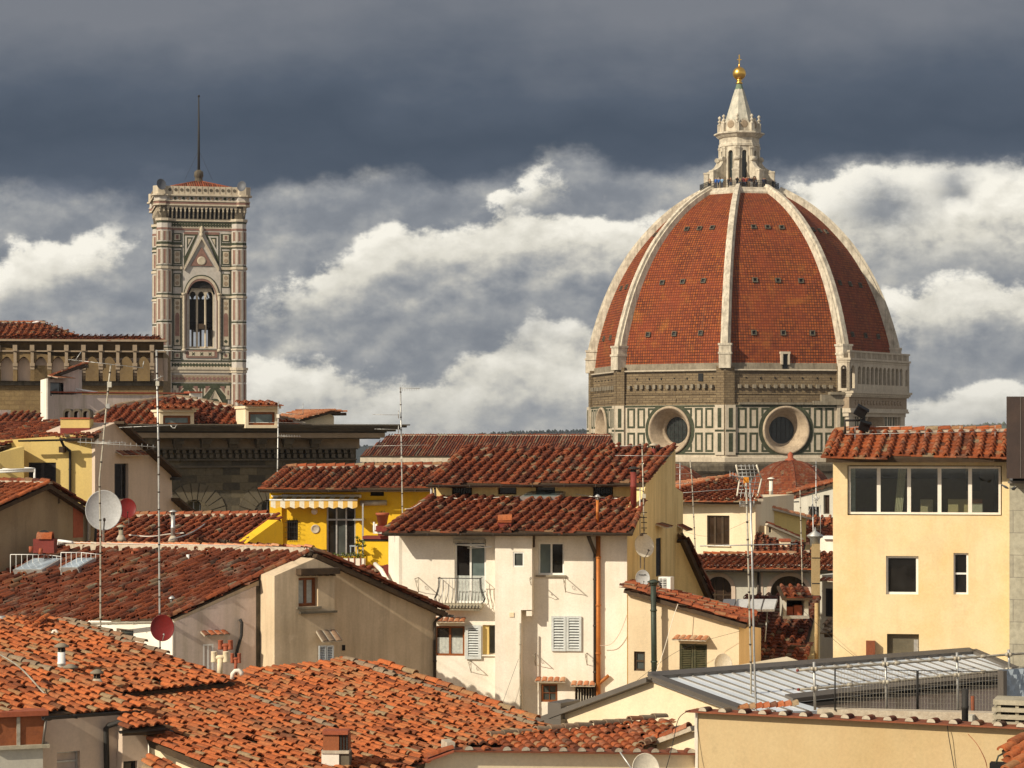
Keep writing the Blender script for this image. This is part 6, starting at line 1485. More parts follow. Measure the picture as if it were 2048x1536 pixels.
mb = MB('interior'); fh.pbox(mb, (1573, 1197, 1609, 1233), -1.15, -1.05); obj('hatch_inside', mb, oh)
mb = MB('brick_red'); fh.pbox(mb, (1575, 1215, 1588, 1232), -.7, -.3, 'pot'); fh.pbox(mb, (1590, 1212, 1607, 1232), -.8, -.35, 'pot'); obj('hatch_bricks', mb, oh)

# ---- loggia house
h = house('loggia_house', 'pale house with two dark arched loggia openings under a low tile roof', 1520, 114)
f = Fac(1380, 114.3, 1672, 112.8); mb = MB('plaster_grey')
a1, a2 = arch(1410, 1153, 1463, 1215, 14), arch(1541, 1153, 1615, 1226, 14)
a1 = [(1411, 1230), (1463, 1230)] + [(1437 + 26 * cos(pi * i / 14), 1179 - 26 * sin(pi * i / 14)) for i in range(15)]
a2 = [(1541, 1230), (1615, 1230)] + [(1578 + 37 * cos(pi * i / 14), 1184 - 32 * sin(pi * i / 14)) for i in range(15)]
f.wall(mb, [(1380, 'g'), (1672, 'g'), (1672, 1130), (1380, 1130)], [a1, a2], depth=7, reveal=.35); obj('wall', mb, h)
for cx_, cy_, rx, ry, yb in ((1437, 1179, 26, 26, 1230), (1578, 1184, 37, 32, 1230)):
    mb = MB('plaster_pink')
    for s_ in (-1, 1): f.pbox(mb, (cx_ + (s_ * rx if s_ > 0 else -rx - 8), cy_, cx_ + (rx + 8 if s_ > 0 else -rx), yb), -.1, .05)
    n = 14
    for i in range(n):
        q = [f.pt(cx_ + (rx + k) * cos(a), cy_ - (ry + k) * sin(a), -.1) for k, a in ((0, pi * i / n), (8, pi * i / n), (8, pi * (i + 1) / n), (0, pi * (i + 1) / n))]; mb.hexa(q + [p + f.n * .15 for p in q])
    obj('arch_surround', mb, h)
mb = MB('plaster_pink')
f.pbox(mb, (1522, 1140, 1526, 1230), -.05, .04); obj('pilaster', mb, h)
for r in ((1411, 1151, 1463, 1230), (1541, 1150, 1615, 1230)): window(f, r, h, 'wood_dark', 'pane_brown', 3, 2, fw=.08, rec=.34, mw=.06)
pl = Plane.three((1385, 1138, 113.4), (1672, 1138, 112), (1400, 1109, 117.8))
_, pts = roof(h, pl, [(1378, 1138), (1672, 1139), (1672, 1104), (1608, 1105), (1592, 1110), (1392, 1112)], m='tile_mid', pitch=.34, course=.42, jit=.5, seed=34, ridges=[(4, 5), (2, 3)], rim=False, k=4)
gutter(h, P(1400, 1140, 113.2), P(1672, 1141, 111.8), .08); down_pipe(f, h, [(1517, 1140, .1), (1517, 1230, .1)], .06)

# ---- pale house with hipped roof
h = house('pale_house', 'pale cream house with one brown shuttered window below a hipped tile roof', 1430, 122)
f = Fac(1350, 122.8, 1512, 121.2); mb = MB('plaster_cream')
f.wall(mb, [(1350, 'g'), (1511, 'g'), (1511, 996), (1350, 996)], [(1414, 1031, 1459, 1090)], depth=8, reveal=.2); f.pbox(mb, (1414, 1091, 1461, 1093), 0, .1); obj('wall', mb, h)
wn = window(f, (1414, 1031, 1459, 1090), h, 'wood_dark', 'pane_brown', 3, 1, fw=.08, rec=.12, mw=.12)
pl = Plane.three((1350, 1003, 122), (1520, 1003, 120.5), (1468, 953, 129))
_, pts = roof(h, pl, [(1340, 1003), (1522, 1003), (1469, 953), (1340, 985)], m='tile_mid', pitch=.38, course=.45, jit=.4, seed=35, ridges=[(3, 2), (2, 1)], rim=False, k=4)
pl = Plane.three(P(1340, 985, 124.8), P(1469, 953, 129), P(1340, 968, 133)); roof(h, pl, [(1340, 985), (1469, 953), (1340, 969)], m='tile_pale', pitch=.38, course=.45, jit=.4, seed=36, rim=False, k=4)
h2 = house('ochre_annexe', 'small ochre annexe with sloping parapet behind the loggia roof', 1560, 125)
f = Fac(1511, 124, 1612, 126); mb = MB('plaster_straw'); f.wall(mb, [(1511, 'g'), (1612, 'g'), (1612, 1036), (1511, 1012)], depth=3); obj('wall', mb, h2)
mb = MB('tile_pale'); p0, p1 = f.pt(1510, 1010, .1), f.pt(1622, 1038, .1); ridge_row(mb, p0, p1, r=.16, m='tile_pale', seed=2); obj('coping', mb, h2)
fa = Fac(1532, 121.5, 1600, 122.5); mb = MB('plaster_cream'); fa.wall(mb, [(1532, 'g'), (1600, 'g'), (1600, 1078), (1545, 1050), (1532, 1052)], [(1538, 1054, 1543, 1065)], depth=1.5, reveal=.1); p0, p1 = fa.pt(1531, 1048, .1), fa.pt(1602, 1078, .1); ridge_row(mb, p0, p1, r=.12, m='tile_dark', seed=2); obj('stair_parapet', mb, h2)
pl = Plane.grad((1560, 1095, 119.5), (-.1, -1), .3); roof(h2, pl, [(1505, 1112), (1605, 1112), (1612, 1085), (1560, 1082), (1511, 1064)], m='tile_dark', pitch=.34, course=.36, seed=37, rim=False, k=4, name='lower_roof')
mb = MB('plaster_cream'); fch = Fac(1561, 119.5, 1582, 119.5); fch.pbox(mb, (1561, 1083, 1581, 1108), -.6, 0); fch.pbox(mb, (1560, 1078, 1582, 1083), -.65, .05, 'brick_red'); obj('chimney', mb, h2)

# ---- attic shed at the right with its roof falling left
h = house('attic_house', 'weathered grey attic storey with two dark windows below a rising tile verge', 1630, 140)
f = Fac(1585, 140.5, 1672, 138.5); mb = MB('plaster_grey')
f.wall(mb, [(1585, 'g'), (1672, 'g'), (1672, 968), (1585, 1000)], [(1617, 1013, 1638, 1034), (1647, 990, 1659, 1028)], depth=6, reveal=.25); obj('wall', mb, h)
window(f, (1617, 1013, 1638, 1034), h, 'wood_dark', 'pane_dark', 1, 1, rec=.2); window(f, (1647, 990, 1659, 1028), h, 'wood_dark', 'pane_brown', 1, 1, rec=.2)
p0, p1 = f.pt(1520, 1005, .3), f.pt(1672, 966, .3); pl = Plane.three(p0, p1, p0 - f.n * 5 + V((0, 0, .9))); roof(h, pl, [p0, p1, p1 - f.n * 3 + V((0, 0, .5)), p0 - f.n * 3 + V((0, 0, .5))], m='tile_mid', pitch=.36, course=.36, seed=38, rim=False, k=4)
mb = MB('plaster_cream'); f.pbox(mb, (1655, 950, 1672, 968), -2, -1); obj('dovecote', mb, h)
fl_ = Fac(1535, 139, 1592, 139.5); mb = MB('plaster_grey'); fl_.wall(mb, [(1535, 'g'), (1592, 'g'), (1592, 1028), (1535, 1022)], depth=2); mb.tube([fl_.pt(1534, 1005, .6), fl_.pt(1590, 1003, .6)], .05, 6, 'galv'); obj('terrace', mb, h)
h3 = house('back_house', 'house showing only a red tile slope between the flues and the tall peach house', 1640, 130)
pl = Plane.grad((1640, 1080, 129), (-.25, -1), .42); roof(h3, pl, [(1610, 1083), (1672, 1084), (1672, 1034), (1612, 1036)], m='tile_mid', pitch=.40, course=.36, seed=39, rim=False, k=4)
f = Fac(1610, 130, 1672, 129.5); mb = MB('plaster_cream'); f.wall(mb, [(1610, 'g'), (1672, 'g'), (1672, 1086), (1610, 1086)], depth=3); obj('wall', mb, h3)
fs_ = Fac(1640, 117, 1675, 116.6); mb = MB('plaster_white'); fs_.wall(mb, [(1640, 'g'), (1672, 'g'), (1672, 1076), (1640, 1076)], depth=1); fs_.pbox(mb, (1648, 1072, 1672, 1078), -.5, .2, 'paint_white'); obj('terrace_wall', mb, h3)
# slot between buildings
h4 = house('alley_house', 'narrow grey house with brown shutters glimpsed beside the tall peach house', 1652, 100)
f = Fac(1636, 100, 1680, 99.5); mb = MB('plaster_grey'); f.wall(mb, [(1636, 'g'), (1680, 'g'), (1680, 1150), (1636, 1150)], depth=3); obj('wall', mb, h4)
shutter(f, (1653, 1177, 1672, 1233), h4, 'shutter_dark', 24); canopy(f, (1644, 1160, 1675, 1164), h4, out=.5)
pl = Plane.grad((1655, 1270, 96), (-.5, -1), .35); roof(h4, pl, [(1648, 1268), (1675, 1268), (1675, 1238), (1648, 1245)], m='tile_lichen', pitch=.36, course=.36, seed=40, name='porch_roof')

# ---- tall peach house
h = house('peach_house', 'tall peach yellow house with a row of five top floor windows', 1840, 76)
f = Fac(1666, 76.4, 2019, 75.6); TFc = f; mb = MB('plaster_peach')
f.wall(mb, [(1666, 'g'), (2019, 'g'), (2019, 912), (1666, 914)], [(1695, 931, 2004, 1031), (1772, 1112, 1837, 1189), (1907, 1106, 1937, 1189), (1774, 1268, 1838, 1312)], depth=9, reveal=.28, back=V((.16, .98, 0))); obj('wall', mb, h)
wb = MB('plaster_rose')
wo = window(f, (1697, 933, 2002, 1029), h, 'plaster_white', 'pane_grey', 5, 1, fw=.07, rec=.12, mw=.12, name='window_band', pane_mats=['pane_clear'] * 5)
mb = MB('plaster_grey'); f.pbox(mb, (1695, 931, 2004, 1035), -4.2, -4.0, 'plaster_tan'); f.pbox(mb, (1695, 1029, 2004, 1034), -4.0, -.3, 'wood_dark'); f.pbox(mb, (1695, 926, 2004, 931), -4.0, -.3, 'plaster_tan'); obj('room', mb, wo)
mb = MB('shutter_pale'); f.pbox(mb, (1701, 934, 1711, 1028), -.5, -.34); obj('curtain', mb, wo)
mb = MB('canvas')
for i in range(10):
    x = 1798 + i * 1.6; mb.add([f.pt(x + (10 - i) * .0, 934, -.6 - .03 * (i % 2)), f.pt(x + 1.6, 934, -.6 - .03 * ((i + 1) % 2)), f.pt(x + 1.6 - 9, 1029, -.6 - .03 * ((i + 1) % 2)), f.pt(x - 9, 1029, -.6 - .03 * (i % 2))], [(0, 1, 2, 3)])
obj('curtain', mb, wo)
mb = MB('plaster_cream'); f.pbox(mb, (1843, 1001, 1868, 1029), -1.5, -.9); obj('pale_box', mb, wo)  # pale box added to stand in for what shows through the room
mb = MB('plaster_peach'); f.pbox(mb, (1899, 1000, 1941, 1029), -1.3, -.9); f.pbox(mb, (1941, 1008, 1968, 1029), -1.2, -.9, 'plaster_white'); f.pbox(mb, (1941, 1000, 1968, 1008), -1.25, -.85, 'tile_pale'); obj('outside_wall_stand_in', mb, wo)  # boxes in the room standing in for the sunlit wall outside
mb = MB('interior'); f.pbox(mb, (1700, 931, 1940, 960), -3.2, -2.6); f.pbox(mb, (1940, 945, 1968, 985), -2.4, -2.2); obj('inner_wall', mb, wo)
window(f, (1772, 1112, 1837, 1189), h, 'paint_white', 'pane_dark', 1, 1, fw=.075, rec=.14); window(f, (1907, 1106, 1937, 1189), h, 'paint_white', 'pane_dark', 1, 2, fw=.06, rec=.12)
mb = MB('plaster_grey'); f.pbox(mb, (1774, 1268, 1838, 1312), -.28, -.2, 'niche_glass'); f.pbox(mb, (1828, 1280, 1837, 1312), -.2, -.12, 'galv'); obj('niche', mb, h)
mb = MB('rust'); f.pbox(mb, (1732, 1281, 1750, 1330), .0, .28); obj('flue_box', mb, h)
pl = Plane.three((1652, 916, 75.6), (2022, 915, 74.8), (1674, 868, 78.4))
_, pts = roof(h, pl, [(1652, 916), (2022, 915), (2024, 864), (1672, 867)], m='tile_mid', pitch=.36, course=.46, jit=.35, seed=41, ridges=[(3, 2)], ddir=((1672, 867), (1652, 916)), verges=[(3, 0)], tbias=.08)
mb = MB('wood_dark'); f.box(mb, -.2, f.len, 0, .75, f.z(1840, 917.5), f.z(1840, 913)); obj('eaves', mb, h)
for k_ in range(3):
    mb = MB('galv'); mb.tube([pl.hit(1690 + 0, 872 + k_ * 14) + pl.n * .3, pl.hit(2015, 866 + k_ * 14) + pl.n * .3], .008, 4)
    for i in range(5):
        p = pl.hit(1710 + i * 70, 871.5 + k_ * 14 - i * 1.0); mb.tube([p, p + pl.n * .3], .008, 4)
    if k_ < 2: obj('safety_wire', mb, h)

# ---- stone pier with rusty steel panel, far right
h = house('stone_tower', 'pale stone block tower topped by a dark rusted steel panel at right edge', 2040, 74, 'tower')
f = Fac(2019.2, 75.2, 2120, 74.6); mb = MB('block_pier'); f.wall(mb, [(2019, 'g'), (2120, 'g'), (2120, 966), (2019, 966)], depth=6, back=V((.2, .98, 0))); f.pbox(mb, (2017, 962, 2120, 967), -3, .12, 'zinc'); f.pbox(mb, (2024, 956, 2120, 962), -2, -.1, 'black'); obj('wall', mb, h)
mb = MB('corten'); f9 = Fac(2012.5, 74.0, 2120, 73.4); f9.wall(mb, [(2013, 957), (2120, 957), (2120, 793), (2013, 793)], depth=1.5, back=V((.22, .98, 0))); f9.pbox(mb, (2041, 794, 2042, 956), -.1, .02, 'zinc'); obj('steel_panel', mb, h)

# ---- zinc roofed building
h = house('zinc_building', 'peach gabled building with standing seam zinc roof streaked by reflections', 1500, 63)
f = Fac(P(1083, HOR, 64.1), P(1560, HOR, 60.05)); ZF = f; mb = MB('plaster_cream')
f.wall(mb, [(1130, 'g'), (1500, 'g'), (1500, 1432), (1302, 1360), (1130, 1414)], depth=8); obj('gable_wall', mb, h)
K = f.pt(1302, 1354, .25); E = f.pt(1497, 1424, .25); EL = f.pt(1077, 1436, .25); pl = Plane.three(K, E, P(1945, 1305, 69.2)); PLZ = pl
zp = [pl.hit(*p) for p in ((1302, 1354), (1945, 1304), (2030, 1340), (2000, 1351), (1577, 1399), (1655, 1421), (1490, 1424))]
mb = MB('zinc_sheet'); mb.extrude(zp, -pl.n * .12, 'zinc_sheet'); d_ = (E - K).normalized(); along = (zp[1] - zp[0]); nS = 26
for i in range(nS):
    s = K + along * (i / nS) + d_ * .05
    # each seam stops at the eave edge
    t = .1; 
    while t < 9:
        p = s + d_ * t; Yp = p.y; px_ = CX + p.x * F / Yp; py_ = HOR - (p.z - CZ) * F / Yp
        if not inside((px_, py_), [(1302, 1354), (1945, 1304), (2030, 1340), (2000, 1351), (1577, 1399), (1655, 1421), (1490, 1424)]): break
        t += .1
    mb.obox(s + d_ * t / 2 + pl.n * .018, d_ * (t / 2), along.normalized() * .016, pl.n * .018, 'zinc')
for a, b in ((zp[0], zp[1]), (zp[0], zp[6]), (zp[3], zp[4]), (zp[1], zp[2])):
    dv = (b - a); mb.obox((a + b) / 2 + pl.n * .03, dv / 2, dv.cross(pl.n).normalized() * .16, pl.n * .06, 'zinc')
obj('roof', mb, h)
mb = MB('zinc'); bk = V((.82, .57, 0)) ; bl_ = along.normalized(); pL = [K + V((0, 0, .02)), EL, EL + bl_ * 8, K + bl_ * 8]; mb.extrude(pL, V((0, 0, -.14)))
f.pbox(mb, (1104, 1404, 1130, 1440), -.8, .22, 'zinc'); f.pbox(mb, (1100, 1436, 1133, 1470), -.9, .3, 'zinc')
obj('left_roof', mb, h)
f6 = Fac(P(1575, HOR, 62.8), P(2010, HOR, 68.6)); mb = MB('plaster_rose'); f6.wall(mb, [(1575, 'g'), (2010, 'g'), (2010, 1356), (1575, 1404)], depth=.6); f6.box(mb, 0, f6.len, 0, .1, f6.z(1800, 1391) - .2, f6.z(1800, 1391), 'zinc') if False else None; obj('side_wall', mb, h)
mb = MB('zinc'); p0, p1 = f6.pt(1590, 1410, .1), f6.pt(2005, 1368, .1); mb.obox((p0 + p1) / 2, (p1 - p0) / 2, f6.n * .12, V((0, 0, .05))); p0, p1 = f6.pt(1577, 1402, .12), f6.pt(2005, 1357, .12); mb.obox((p0 + p1) / 2, (p1 - p0) / 2, f6.n * .08, V((0, 0, .07)), 'black'); obj('eaves_gutter', mb, h)

# ---- foreground: plaster wall with tile coping (right)
h = house('garden_wall', 'broad ochre plaster wall with rusty tile coping across the lower right', 1700, 50, 'wall')
f = Fac(1391, 51.8, 2100, 47.6); FW = f; mb = MB('plaster_front'); f.wall(mb, [(1391, 'g'), (2100, 'g'), (2100, 1458), (1391, 1424)], depth=.5); obj('wall', mb, h)
sd_ = MB('plaster_white'); fz = Fac(1389.2, 52.5, 1391.2, 51.75); fz.wall(sd_, [(1389, 'g'), (1391.2, 'g'), (1391.2, 1425), (1389, 1425)], depth=.05); obj('wall_end', sd_, h)  # narrow return in white plaster: its sunlit strip is put into the colour
mb = MB('rust'); p0, p1 = f.pt(1380, 1421, .14), f.pt(2100, 1457, .14); mb.obox((p0 + p1) / 2 - f.n * .2, (p1 - p0) / 2, f.n * .30, V((0, 0, .018)), 'rust'); n = 17; rnd = random.Random(8)
for i in range(n):
    c = p0.lerp(p1, (i + .9) / n) + V((0, 0, .03)) + f.n * .12; 
    coppo(mb, c - f.n * .34, f.U, f.n, V((0, 0, 1)), .085, .10, .34, .0, .0, rnd.random(), 'tile_dark', 7, False)
    mb.extrude([c + f.U * (.095 * cos(pi * q / 8)) + V((0, 0, .088 * sin(pi * q / 8))) for q in range(9)], -f.n * .02, 'mortar')
obj('coping', mb, h)
rm = MB('tile_mid'); fz2 = Fac(1478, 53.2, 1592, 52.6); p0, p1 = fz2.pt(1478, 1421), fz2.pt(1592, 1413)
for i in range(8): c = p0.lerp(p1, i / 8); coppo(rm, c, V((.25, -.97, 0)), (p1 - p0).normalized(), V((0, 0, 1)), .10, .125, (p1 - p0).length / 7, .02, .05, random.random(), 'tile_mid', 7)
obj('loose_tiles', rm, h)
mb = MB('mortar'); f7 = Fac(1634, 54.5, 2060, 52.6); f7.wall(mb, [(1634, 1470), (2060, 1490), (2060, 1428), (1634, 1418)], depth=.4); f7.pbox(mb, (1934, 1428, 1950, 1455), -.1, .3, 'plaster_grey'); obj('inner_kerb', mb, h)

# ---- low cream wall with tile coping and strip of roof (bottom middle)
h = house('low_wall', 'low cream wall with tile coping and mossy roof strip at bottom middle', 1150, 52, 'wall')
f = Fac(828, 50.5, 1391, 52.2); mb = MB('plaster_cream'); f.wall(mb, [(828, 'g'), (1391, 'g'), (1391, 1507), (905, 1502), (828, 1528)], depth=.4); obj('wall', mb, h)
mb = MB('brick_red'); p0, p1 = f.pt(903, 1500, .12), f.pt(1391, 1506, .12); mb.obox((p0 + p1) / 2 - f.n * .2, (p1 - p0) / 2, f.n * .30, V((0, 0, .018)), 'rust'); q0 = f.pt(825, 1528, .12); mb.obox((p0 + q0) / 2 - f.n * .2, (q0 - p0) / 2, f.n * .33, V((0, 0, .02)), 'brick_red'); ridge_row(mb, p0 + V((0, 0, .02)), q0 + V((0, 0, .02)), r=.09, L=.33, m='tile_mid', mort=False)
for i in range(13):
    c = p0.lerp(p1, (i + .8) / 13.2) + V((0, 0, .03)) + f.n * .1; coppo(mb, c - f.n * .3, f.U, f.n, V((0, 0, 1)), .085, .10, .3, .0, .0, random.random(), 'tile_dark' if i != 1 else 'tile_new', 7, i == 1)
    if i != 1: mb.extrude([c + f.U * (.095 * cos(pi * q / 8)) + V((0, 0, .088 * sin(pi * q / 8))) for q in range(9)], -f.n * .02, 'mortar')
f.pbox(mb, (893, 1484, 909, 1500), -.5, .05, 'mortar')
obj('coping', mb, h)
pl = Plane.three((915, 1498, 52.0), (1385, 1504, 53.2), (1325, 1441, 57.0))
_, pts = roof(h, pl, [(912, 1494), (1060, 1500), (1270, 1503), (1360, 1465), (1330, 1440), (1180, 1458), (1060, 1470), (950, 1482)], m='tile_mid', pitch=.26, course=.33, style='cop', seed=42, ddir=((1130, 1462), (1180, 1500)), ridge_m='tile_lichen', verges=[(4, 5), (5, 6), (6, 7), (3, 2)], name='roof_strip')
mb = MB('plaster_cream'); fb = Fac(1285, 54.4, 1392, 53.5); fb.wall(mb, [(1285, 'g'), (1392, 'g'), (1392, 1462), (1345, 1472), (1285, 1499)], depth=.3); p0, p1 = fb.pt(1272, 1500, .1), fb.pt(1392, 1455, .1); ridge_row(mb, p0, p1, r=.13, m='tile_mid', seed=9); obj('back_wall', mb, h)

# ---- foreground roofs, bottom left
DD = (.74, -.67)
h = house('front_house', 'foreground house under a wide slope of bright orange barrel tiles', 650, 55)
plC = Plane.grad((715, 1322, 59.0), DD, .19)
_, pts = roof(h, plC, [(252, 1392), (470, 1366), (500, 1342), (700, 1322), (760, 1330), (1098, 1455), (1088, 1470), (1050, 1478), (915, 1490), (832, 1532), (820, 1560), (480, 1560), (436, 1538), (300, 1480), (288, 1445), (262, 1416)], m='tile_new', pitch=.205, course=.36, style='cop', seed=43, verges=[(4, 5)], k=6)
mb = MB('tile_lichen'); p0, p1 = pts[3], pts[5]
pp = [plC.hit(728, 1333), plC.hit(1075, 1458)]; ridge_row(mb, pp[0], pp[1], plC.n, r=.085, L=.34, m='tile_lichen', rise=.01, seed=4, mort=False); obj('old_tiles', mb, h); mb = MB('tile_lichen')
pp = [plC.hit(500, 1398), plC.hit(690, 1468)]; ridge_row(mb, pp[0], pp[1], plC.n, r=.085, L=.34, m='tile_lichen', rise=.01, seed=6, mort=False); obj('old_tiles', mb, h); mb = MB('tile_lichen')
pp = [plC.hit(690, 1322), plC.hit(800, 1362)]; ridge_row(mb, pp[0], pp[1], plC.n, r=.10, L=.36, m='tile_lichen', rise=.02, seed=7, mort=False)
obj('old_tiles', mb, h)
mb = MB('plaster_cream'); fv = Fac(P(298, HOR, 50.0), P(560, HOR, 47.0)); fv.wall(mb, [(296, 'g'), (560, 'g'), (560, 1590), (480, 1562), (436, 1543), (298, 1484)], depth=.4); obj('wall', mb, h)
mb = MB('plaster_beige'); q = [plC.hit(*p) for p in ((520, 1352), (690, 1330), (1050, 1460), (830, 1525))]; mb.extrude([p - V((0, 0, .3)) for p in q], V((0, 0, -20))); obj('core_wall', mb, h)
vt = MB('tile_mid'); ridge_row(vt, plC.hit(299, 1481), plC.hit(440, 1540), plC.n, r=.08, m='tile_mid', rise=.0, seed=3, mort=False); obj('verge', vt, h)
h2 = house('corner_house', 'foreground corner house with two stepped orange barrel tile roofs and black gutters', 150, 52)
plA = Plane.grad((465, 1364, 54.4), DD, .20)
roof(h2, plA, [(-40, 1236), (112, 1240), (140, 1243), (345, 1320), (470, 1366), (246, 1386), (150, 1352), (-40, 1300)], m='tile_new', pitch=.21, course=.36, style='cop', seed=44, k=6, name='upper_roof')
mb = MB('tile_lichen'); ridge_row(mb, plA.hit(112, 1243), plA.hit(350, 1318), plA.n, r=.09, L=.36, m='tile_lichen', rise=.0, seed=8, mort=False); obj('old_tiles', mb, h2); mb = MB('tile_lichen'); ridge_row(mb, plA.hit(130, 1242), plA.hit(300, 1292), plA.n, r=.09, L=.36, m='tile_lichen', rise=.0, seed=18, mort=False); obj('old_tiles', mb, h2)
mb = MB('wood_dark'); p0, p1 = plA.hit(470, 1366), plA.hit(244, 1389); mb.obox((p0 + p1) / 2 - V((0, 0, .2)) - V((.74, -.67, 0)) * .12, (p1 - p0) / 2, V((.74, -.67, 0)) * .03, V((0, 0, .13)), 'black'); obj('eaves_shade_strip', mb, h2)  # black strip stands in for the shadow along the upper eave
plB = Plane.grad((280, 1414, 50.6), DD, .21)
roof(h2, plB, [(-40, 1306), (60, 1318), (190, 1366), (284, 1413), (240, 1422), (93, 1428), (-40, 1436)], m='tile_new', pitch=.23, course=.38, style='cop', seed=45, k=6, name='lower_roof')
mb = MB('tile_lichen'); ridge_row(mb, plB.hit(-10, 1312), plB.hit(120, 1352), plB.n, r=.10, L=.4, m='tile_lichen', rise=.02, seed=8, mort=False); obj('old_tiles', mb, h2)
g0, g1 = P(286, 1420, 49.9), P(86, 1434, 48.2); gutter(h2, g0, g1, .07, 'iron')
fB = Fac(P(40, HOR, 48.7), P(246, HOR, 50.0)); mb = MB('plaster_pink'); fB.wall(mb, [(40, 'g'), (245, 'g'), (245, 1425), (40, 1436)], [(114, 1503, 160, 1545)], depth=2, reveal=.2); obj('wall', mb, h2)
window(fB, (114, 1503, 160, 1545), h2, 'galv', 'plaster_rose', 1, 2, rec=.15, fw=.04)
fB2 = Fac(P(245, HOR, 49.6), P(297, HOR, 49.9)); mb = MB('plaster_pink'); fB2.wall(mb, [(245, 'g'), (296, 'g'), (296, 1462), (245, 1458)], [(247, 1522, 275, 1560)], depth=1.0, reveal=.2); obj('side_wall', mb, h2); window(fB2, (247, 1522, 275, 1560), h2, 'iron', 'pane_brown', 1, 1, rec=.15)
plD = Plane.grad((320, 1452, 49.3), DD, .21); roof(h2, plD, [(246, 1424), (285, 1428), (332, 1452), (300, 1456), (246, 1458)], m='tile_new', pitch=.23, course=.31, style='cop', seed=46, k=6, name='porch_roof'); gutter(h2, P(337, 1456, 49.3), P(240, 1462, 48.6), .06, 'iron')
down_pipe(fB, h2, [(243, 1428, .4), (243, 1436, .35), (214, 1450, .1), (209, 1456, .08), (211, 1560, .08)], .06, 'iron'); down_pipe(fB2, h2, [(331, 1458, .35), (328, 1472, .3), (297, 1490, .05)], .055, 'iron', clips=False)
fT = Fac(P(-20, HOR, 48.2), P(93, HOR, 48.6)); mb = MB('terracotta_panel')      # box dormer with terracotta panels
fT.wall(mb, [(-20, 1496), (88, 1496), (92, 1424), (-20, 1424)], depth=1.5); fT.pbox(mb, (-20, 1422, 95, 1432), -.5, .12, 'pot'); fT.pbox(mb, (33, 1434, 40, 1492), 0, .04, 'galv_old'); fT.pbox(mb, (-20, 1490, 98, 1497), -.4, .12, 'concrete'); p0, p1 = fT.pt(92, 1434, .03), fT.pt(85, 1492, .03); mb.tube([p0, p1], .03, 6, 'zinc')
obj('box_dormer', mb, h2)
mb = MB('plaster_grey'); fT.wall(mb, [(-20, 'g'), (86, 'g'), (86, 1497), (-20, 1497)], depth=1.4); obj('dormer_wall', mb, h2)
plE = Plane.grad((330, 1528, 48.0), (.7, -.7), .3); roof(h2, plE, [(296, 1516), (312, 1518), (345, 1536), (360, 1560), (290, 1560)], m='tile_new', pitch=.23, course=.31, style='cop', seed=47, k=6, name='low_verge')
# ------------------------------------------------------------------ aerials, dishes, flues and other things on the roofs
def mast(label, path, Y, r=.022, joints=True, name='antenna_mast', group='roof aerials', m='galv', cat='antenna'):
    pts = [P(a, b, Y) for a, b in path]; o = thing(name, label, cat, pts[0], group)
    mb = MB(m); mb.tube([pts[0] - V((0, 0, 3.5))] + pts, r, 7)
    if joints:
        for i in range(len(pts) - 1):
            L = (pts[i + 1] - pts[i]).length; n = int(L / .45); dv = (pts[i + 1] - pts[i]).normalized()
            for k in range(n):
                c = pts[i].lerp(pts[i + 1], (k + .6) / n); mb.tube([c - dv * .02, c + dv * .02], r * 1.35, 7, 'gutter')
    obj('pole', mb, o); return o, Y
def boom(mo, x0, y0, x1, y1, n=10, el=.25, vert=False, r=.010, m='galv', xm=None, taper=.5):
    """yagi boom between two pixel points with n cross elements"""
    o, Y = mo; mb = MB(m); a, b = P(x0, y0, Y - .05), P(x1, y1, Y - .05); mb.tube([a, b], r, 5)
    ax = V((0, 0, 1)) if vert else V((.12, .99, 0))
    for i in range(n):
        c = a.lerp(b, (i + .5) / n); k = el * (1 - taper * i / max(1, n)); mb.tube([c - ax * k, c + ax * k], r * .55, 4)
    return obj('yagi', mb, o)
def junction(mo, x, y, s=.06, m='plaster_grey'):
    o, Y = mo; mb = MB(m); mb.obox(P(x, y, Y - .06), V((s, 0, 0)), V((0, s * .7, 0)), V((0, 0, s * 1.3))); return obj('junction_box', mb, o)
a = mast('bent white jointed mast rising before the brown outhouse and the largest dish', [(201, 1258), (201, 1060), (199, 960), (205, 900), (217, 770), (222, 728)], 66, .026, m='galv_old')
boom(a, 137, 719, 287, 736, 12, .2); junction(a, 219, 769); junction(a, 216, 812, .05, 'galv'); boom(a, 190, 884, 250, 886, 5, .1, True)
mb = MB('galv'); mb.tube([P(150, 722, 65.9), P(162, 704, 65.9)], .012, 4); mb.tube([P(285, 736, 65.9), P(288, 722, 65.9)], .012, 4); obj('reflector', mb, a[0])
a = mast('tall straight jointed mast with the dark red dish at its foot', [(320, 1316), (319, 1180), (317, 900), (313, 700)], 66, .028)
boom(a, 312, 701, 386, 702, 6, .12); boom(a, 238, 855, 355, 850, 6, .2); boom(a, 155, 884, 312, 894, 14, .12, True); boom(a, 308, 760, 326, 752, 2, .08, True); junction(a, 315, 767, .05)
mb = MB('galv'); mb.tube([P(341, 850, 65.9), P(345, 856, 65.9), P(350, 856, 65.9), P(353, 850, 65.9)], .012, 5); obj('hook', mb, a[0])
a = mast('slim mast with short arms beyond the brightest yellow house roof', [(555, 952), (557, 803)], 100.5, .03); boom(a, 498, 845, 610, 846, 4, .3); boom(a, 555, 872, 602, 873, 9, .1, True); junction(a, 556, 832, .06, 'plaster_white')
mb = MB('galv'); mb.tube([P(585, 829, 100.4), P(560, 825, 100.4)], .012, 4); mb.tube([P(606, 830, 100.4), P(606, 806, 100.4)], .012, 4); mb.tube([P(560, 826, 100.4), P(607, 829, 100.4)], .009, 4); obj('arm', mb, a[0])
